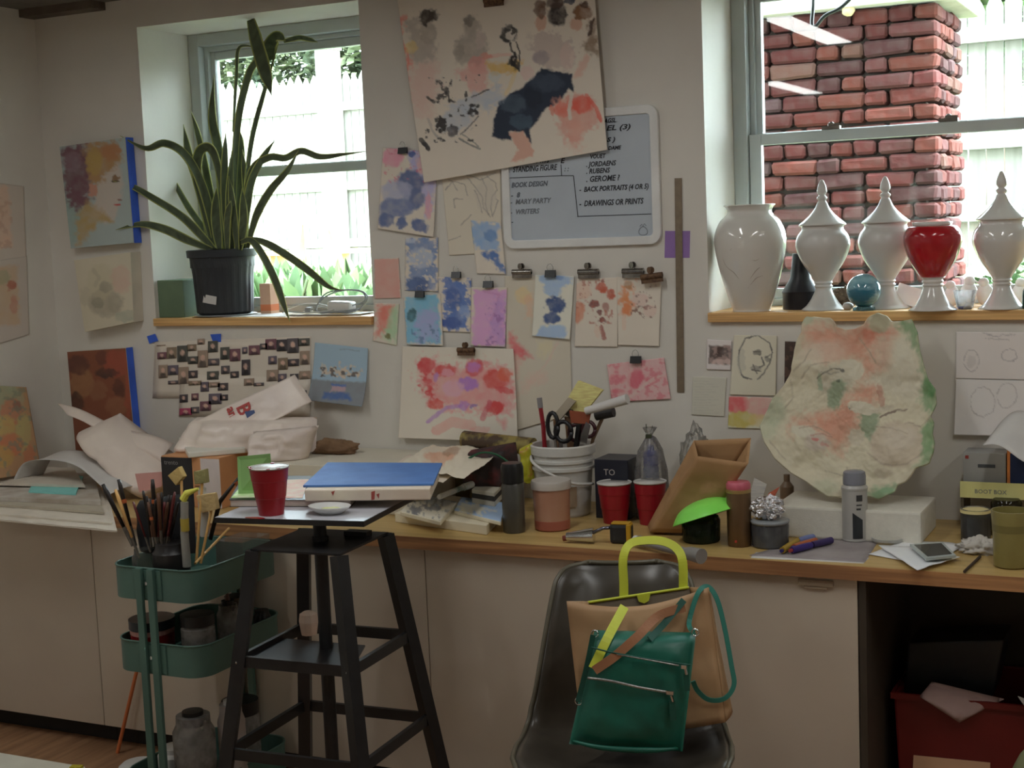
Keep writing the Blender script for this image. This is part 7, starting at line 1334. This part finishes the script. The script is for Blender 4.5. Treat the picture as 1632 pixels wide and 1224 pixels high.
# white table corner, lower left
zw = .3; q = [onZ(-200, 1178, zw), onZ(-40, 1193, zw), onZ(135, 1222, zw), onZ(150, 1300, zw), onZ(-200, 1330, zw)]
wt2 = thing('low_table', 'white corner of a low table at the bottom left edge of the photo', 'table', tuple(sum(q)/5*(1, 1, 0)))
mk('tabletop', extr([p_-np.array((0, 0, .02)) for p_ in q], (0, 0, .02)), pm('pale laminate', A(120, 118, 108, 3.4), .4), wt2)
for i in (0, 2, 3, 4): p_ = q[i]+(sum(q)/5-q[i])*.12; mk('leg', bar((p_[0], p_[1], 0), (p_[0], p_[1], zw-.02), .03), BLK, wt2)
p_ = onZ(132, 1226, zw); solo('yellow_scrap', cbox((p_[0]-.012, p_[1]-.01, zw+.006), (.03, .018, .01), .3), pm('yellow scrap', (.45, .38, .02), .6), 'small yellow scrap on the low white table corner', 'scrap')
# ================================================================ CHAIR AND BAGS
cc_ = np.array((-1.215, -1.15)); f_ = np.array((.34, -.94)); rgt = np.array((.94, .34))
def CW(u, d, z): p = cc_-f_*d+rgt*u; return np.array((p[0], p[1], z))
prof = smoothpath([(-.225, 0, .385), (-.215, 0, .425), (-.16, 0, .44), (-.05, 0, .425), (.06, 0, .412), (.13, 0, .425), (.175, 0, .48), (.205, 0, .57), (.245, 0, .67), (.29, 0, .755), (.315, 0, .79), (.325, 0, .805)], 5)
wid = [.17, .215, .24, .245, .24, .235, .225, .205, .185, .165, .135, .085]
G = []
for i, p in enumerate(prof):
    t = i/(len(prof)-1)*(len(wid)-1); k = min(int(t), len(wid)-2); wd = wid[k]+(wid[k+1]-wid[k])*(t-k)
    d = (prof[min(i+1, len(prof)-1)]-prof[max(i-1, 0)]).normalized(); n = Vector((-d.z, 0, d.x))
    if n.z < 0 and t < 6: n = -n
    bk_amt = 1 if t < 9 else max(.2, (11-t)/2)
    row = []
    for u in np.linspace(-1, 1, 29):
        lift = (.055*abs(u)**3.0-.012*max(0, abs(u)-.93)/.07)*bk_amt; nn = Vector((-d.z, 0, d.x)); row.append(CW(u*wd, p.x+nn.x*lift, p.z+nn.z*lift))
    G.append(row)
ch_ = thing('shell_chair', 'dark brown moulded shell chair holding the tote and the green bag', 'chair', (cc_[0], cc_[1], 0))
mk('shell', grid(G), pm('fibreglass shell', A(58, 53, 46, 1.8), .28, A(50, 46, 40, 1.8), sc=12), ch_, smooth=True, solid=.006)
mk('edge_roll', tube([tuple(r[0]) for r in G]+[tuple(q_) for q_ in G[-1]]+[tuple(r[-1]) for r in G[::-1]], .006, 8), pm('shell edge', A(72, 68, 56, 2.0), .35), ch_, smooth=True)
for su in (-1, 1):
    for d_ in (-.14, .16): mk('leg', tube([CW(su*.13, d_, .405), CW(su*.22, d_*1.45, .008), ], .009, 10), CHROME, ch_, smooth=.6); mk('glide', lathe([(.012, 0), (.012, .008), (.008, .012)], CW(su*.22, d_*1.45, 0), 12), BLKP, ch_)
TAN = pm('tan leather', A(136, 108, 78, 2.1), .55, A(122, 96, 68, 2.1), sc=5, bump=.06); NEON = pm('neon leather', A(150, 156, 44, 2.1), .5, A(144, 150, 42, 2.1)); NEONB = TAN
nb = np.array((f_[0], f_[1], .14)); nb /= np.linalg.norm(nb)
Pf = CW(0, -.035, .45); Pb = CW(0, .085, .45); Pg = CW(0, -.128, .45)
def F_(px, py): return onP(px, py, Pf, nb)
def B_(px, py): return onP(px, py, Pb, nb)
def G_(px, py): return onP(px, py, Pg, nb)
tb = thing('tote_bag', 'large tan leather tote with neon yellow handles on the shell chair', 'bag', tuple(F_(1030, 1185)))
tl, trr, brr, bll = F_(903, 958), F_(1128, 936), F_(1156, 1150), F_(930, 1188)
P = quadpts([tl, trr, brr, bll], 26, 20)
fpnl = [[q_+np.array((0, 0, -.028*math.sin(math.pi*j/25)*max(0, 1-i/6)))+nb*(.02*math.sin(math.pi*j/25)*math.sin(math.pi*i/19)+.006*fb(q_, 12, 2)) for j, q_ in enumerate(r_)] for i, r_ in enumerate(P)]
mk('front_panel', grid(fpnl), TAN, tb, smooth=True, solid=.002)
bk0 = [B_(936, 960), B_(1098, 936), B_(1150, 1110), B_(960, 1150)]
bpnl = [[q_ for q_ in r_] for r_ in quadpts(bk0, 26, 20)]
mk('back_panel', grid(bpnl), pm('tote lining', A(84, 76, 64, 2.9), .7), tb, smooth=True, solid=.002)
mk('side_gusset', grid([[fpnl[i][25]*(1-t)+bpnl[i][25]*t+np.array((.02, .0, 0))*math.sin(math.pi*t) for t in np.linspace(0, 1, 8)] for i in range(20)]), TAN, tb, smooth=True, solid=-.002)
mk('side_gusset', grid([[fpnl[i][0]*(1-t)+bpnl[i][0]*t+np.array((.015, .01, 0))*math.sin(math.pi*t) for t in np.linspace(0, 1, 8)] for i in range(20)]), TAN, tb, smooth=True, solid=.002)
mk('base', grid([[fpnl[19][j]*(1-t)+bpnl[19][j]*t for t in np.linspace(0, 1, 4)] for j in range(26)]), TAN, tb, smooth=True, solid=.002)
mk('neon_trim', tube([bpnl[0][j]+nb*.004 for j in range(26)], .0035, 6), NEON, tb, smooth=True, label='neon yellow edge of the opening'); mk('neon_tab', extr([B_(1015, 948)+nb*.006, B_(1037, 946)+nb*.006, B_(1034, 957)+nb*.006, B_(1027, 961)+nb*.006, B_(1018, 958)+nb*.006], tuple(nb*.002)), NEON, tb)
def ribbon(name, pts, w, mat, parent, normal=nb, tw=0., **k):
    P = smoothpath([tuple(p) for p in pts], 7); n = len(P); R = []
    for i, q_ in enumerate(P):
        d = (P[min(i+1, n-1)]-P[max(i-1, 0)]).normalized(); a_ = tw*math.sin(math.pi*i/(n-1)); nn = Vector(normal); s = d.cross(nn).normalized(); n2 = s.cross(d); s = s*math.cos(a_)+n2*math.sin(a_); R.append([q_-s*w/2, q_, q_+s*w/2])
    return mk(name, grid(R), mat, parent, smooth=False, solid=.0025, **k)
ribbon('handle', [B_(994, 962), B_(994, 930), B_(993, 890), B_(1003, 868)-nb*.01, B_(1025, 862)-nb*.015, B_(1055, 863)-nb*.015, B_(1078, 874)-nb*.01, B_(1088, 895), B_(1089, 938)], .021, NEON, tb, tw=.5, label='neon yellow upright handle')
ribbon('handle', [F_(996, 964)+nb*.025, F_(972, 1005)+nb*.105, F_(950, 1050)+nb*.132], .021, NEON, tb, label='neon yellow outer face of the drooping handle')
ribbon('handle', [F_(952, 1053)+nb*.134, F_(985, 1030)+nb*.134, F_(1020, 1000)+nb*.12, F_(1050, 975)+nb*.07, F_(1092, 966)+nb*.02], .02, pm('tan strap inside', A(112, 76, 52, 2.7), .6), tb, label='brown inner face of the drooping handle')
GRB = pm('green leather', A(12, 72, 58, 2.2), .42, A(8, 60, 48, 2.2), sc=8, bump=.12, bsc=40, bd=.004); GRD = pm('dark green strap', A(10, 52, 42, 2.7), .5)
gbg = thing('green_bag', 'emerald green leather crossbody bag with two silver zips leaning on the tote', 'bag', tuple(G_(1000, 1200)))
mk('body', pillow([G_(946, 1008), G_(1110, 1012), G_(1088, 1204), G_(905, 1192)], .075, .5, 30, 30, .006, 14, 3, back=tuple(-nb), sq=.35), GRB, gbg, smooth=True)
def gp(px, py, o=.042): return G_(px, py)+nb*o
mk('upper_pocket_seam', tube([gp(944, 1028, .034), gp(980, 1036), gp(1040, 1046), gp(1100, 1056, .034)], .0018, 6, 4), GRD, gbg, smooth=True)
ZP = pm('zip metal', (.5, .5, .47), .35, (.35, .35, .33), metal=.9, sc=200)
mk('zip', tube([gp(984, 1038, .0425), gp(1030, 1046, .044), gp(1082, 1056, .04)], .0018, 6, 4), ZP, gbg, smooth=True); mk('zip', tube([gp(938, 1076, .036), gp(975, 1080, .042), gp(1020, 1090, .043), gp(1066, 1098, .041)], .0032, 6, 4), ZP, gbg, smooth=True, label='silver zip of the lower pocket')
mk('zip_pull', join(cbox(gp(1068, 1098, .045), (.016, .006, .008)), bar(gp(1070, 1102, .046), gp(1073, 1112, .046), .004)), CHROME, gbg); mk('zip_tab', bar(gp(1071, 1110, .044), gp(1073, 1142, .04), .014, .003, up=tuple(nb)), GRD, gbg)
mk('zip_pull', join(cbox(gp(1090, 1058, .041), (.012, .006, .008)), bar(gp(1092, 1060, .042), gp(1094, 1070, .042), .004)), CHROME, gbg); mk('zip_tab', bar(gp(1093, 1068, .04), gp(1095, 1096, .037), .012, .003, up=tuple(nb)), GRD, gbg)
mk('strap_ring', join(*[tube([gp(x_, y_, .0)+np.array((.008*math.cos(t), 0, .008*math.sin(t))) for t in np.linspace(0, 6.2832, 13)], .0018, 6) for x_, y_ in ((948, 1010), (1108, 1008), (922, 1118))]), CHROME, gbg, smooth=True)
ribbon('shoulder_strap', [gp(1105, 1008, .0), F_(1098, 990)+nb*.02, F_(1112, 945)+nb*.01, F_(1128, 935)+nb*.0, F_(1143, 955)+nb*.0, F_(1155, 1000)+nb*.0, F_(1166, 1060), F_(1170, 1092), F_(1155, 1112)+nb*.01, F_(1130, 1113)+nb*.02, F_(1112, 1098)+nb*.03, F_(1104, 1080)+nb*.05], .011, pm('teal strap', A(30, 84, 74, 2.7), .5), gbg, tw=.4)
ribbon('shoulder_strap', [gp(1036, 1016, .02), F_(1062, 985)+nb*.055, F_(1090, 954)+nb*.025], .015, GRD, gbg)
ribbon('side_strap', [gp(946, 1010, .02), gp(936, 1060, .02), gp(922, 1116, .02)], .012, GRD, gbg)
mk('bottom_fold', tube([gp(914, 1178, .02), gp(960, 1186, .036), gp(1030, 1190, .036), gp(1080, 1190, .02)], [.003, .006, .007, .003], 8, 4), GRB, gbg, smooth=True)
# ================================================================ KNEE SPACE
rbx0, rbx1 = at(1424, -.4, .4)[0], at(1424, -.4, .4)[0]+.5
rb = thing('red_bin', 'dark red storage bin under the worktop at the right', 'bin', ((rbx0+rbx1)/2, -.25, 0))
P0_ = [(rbx0, -.4), (rbx1, -.4), (rbx1, -.06), (rbx0, -.06)]; V = [(x+.02*(1 if x == rbx0 else -1), y, .0004) for x, y in P0_]+[(x, y, .39) for x, y in P0_]+[(x+.008*(1 if x == rbx0 else -1), y+.008*(1 if y < -.2 else -1), .39) for x, y in P0_]+[(x+.02*(1 if x == rbx0 else -1), y+.012*(1 if y < -.2 else -1), .01) for x, y in P0_]
F = [(3, 2, 1, 0), (12, 13, 14, 15)]+[(a_*4+k, a_*4+(k+1) % 4, a_*4+4+(k+1) % 4, a_*4+4+k) for a_ in range(3) for k in range(4)]
RB = pm('dark red plastic', (.19, .012, .01), .45); mk('body', (V, F), RB, rb, bev=.006); mk('rim', join(box(rbx0-.006, -.41, .38, rbx1+.006, -.4, .396), box(rbx0-.006, -.4, .38, rbx0-.0005, -.06, .396)), RB, rb)
mk('label_panel', extr([onY(1456, 1204, -.405), onY(1578, 1216, -.405), onY(1578, 1290, -.405), onY(1452, 1280, -.405)], (0, .003, 0)), pm('peach label', A(130, 104, 82, 4.), .7), rb)
solo('black_case', extr([onY(1448, 1024, -.3), onY(1600, 1020, -.3), onY(1588, 1084, -.3), onY(1582, 1110, -.3), onY(1440, 1110, -.3)], (0, .16, 0)), pm('black case', (.008, .009, .012), .5), 'black case sitting in the dark red bin', 'case', bev=.004)
q = [onY(1478, 1092, -.42), onY(1500, 1086, -.36), onY(1560, 1110, -.36), onY(1612, 1120, -.42), onY(1580, 1142, -.45), onY(1520, 1150, -.46), onY(1466, 1112, -.43)]
solo('crumpled_tissue', pillow([onY(1484, 1088, -.38), onY(1600, 1116, -.38), onY(1528, 1154, -.44), onY(1464, 1112, -.43)], .02, .5, 16, 10, .012, 20, 8), pm('grey-pink tissue', A(96, 80, 76, 4.2), .9), 'crumpled white tissue spilling over the rim of the dark red bin', 'tissue', smooth=True)
solo('white_scrap', extr([onY(1622, 1110, -.43), onY(1660, 1124, -.43), onY(1650, 1150, -.43)], (0, .004, 0)), PAPER, 'small white paper scrap at the right edge over the dark red bin', 'paper')
solo('olive_cushion', blobby(tuple(onY(1690, 1290, -.62)), (.13, .1, .17), .08, 1, 2, 20, .0005), pm('olive fabric', A(70, 72, 50, 4.2), .9), 'rounded olive shape at the bottom right corner in front of the bin', 'cushion', smooth=True)
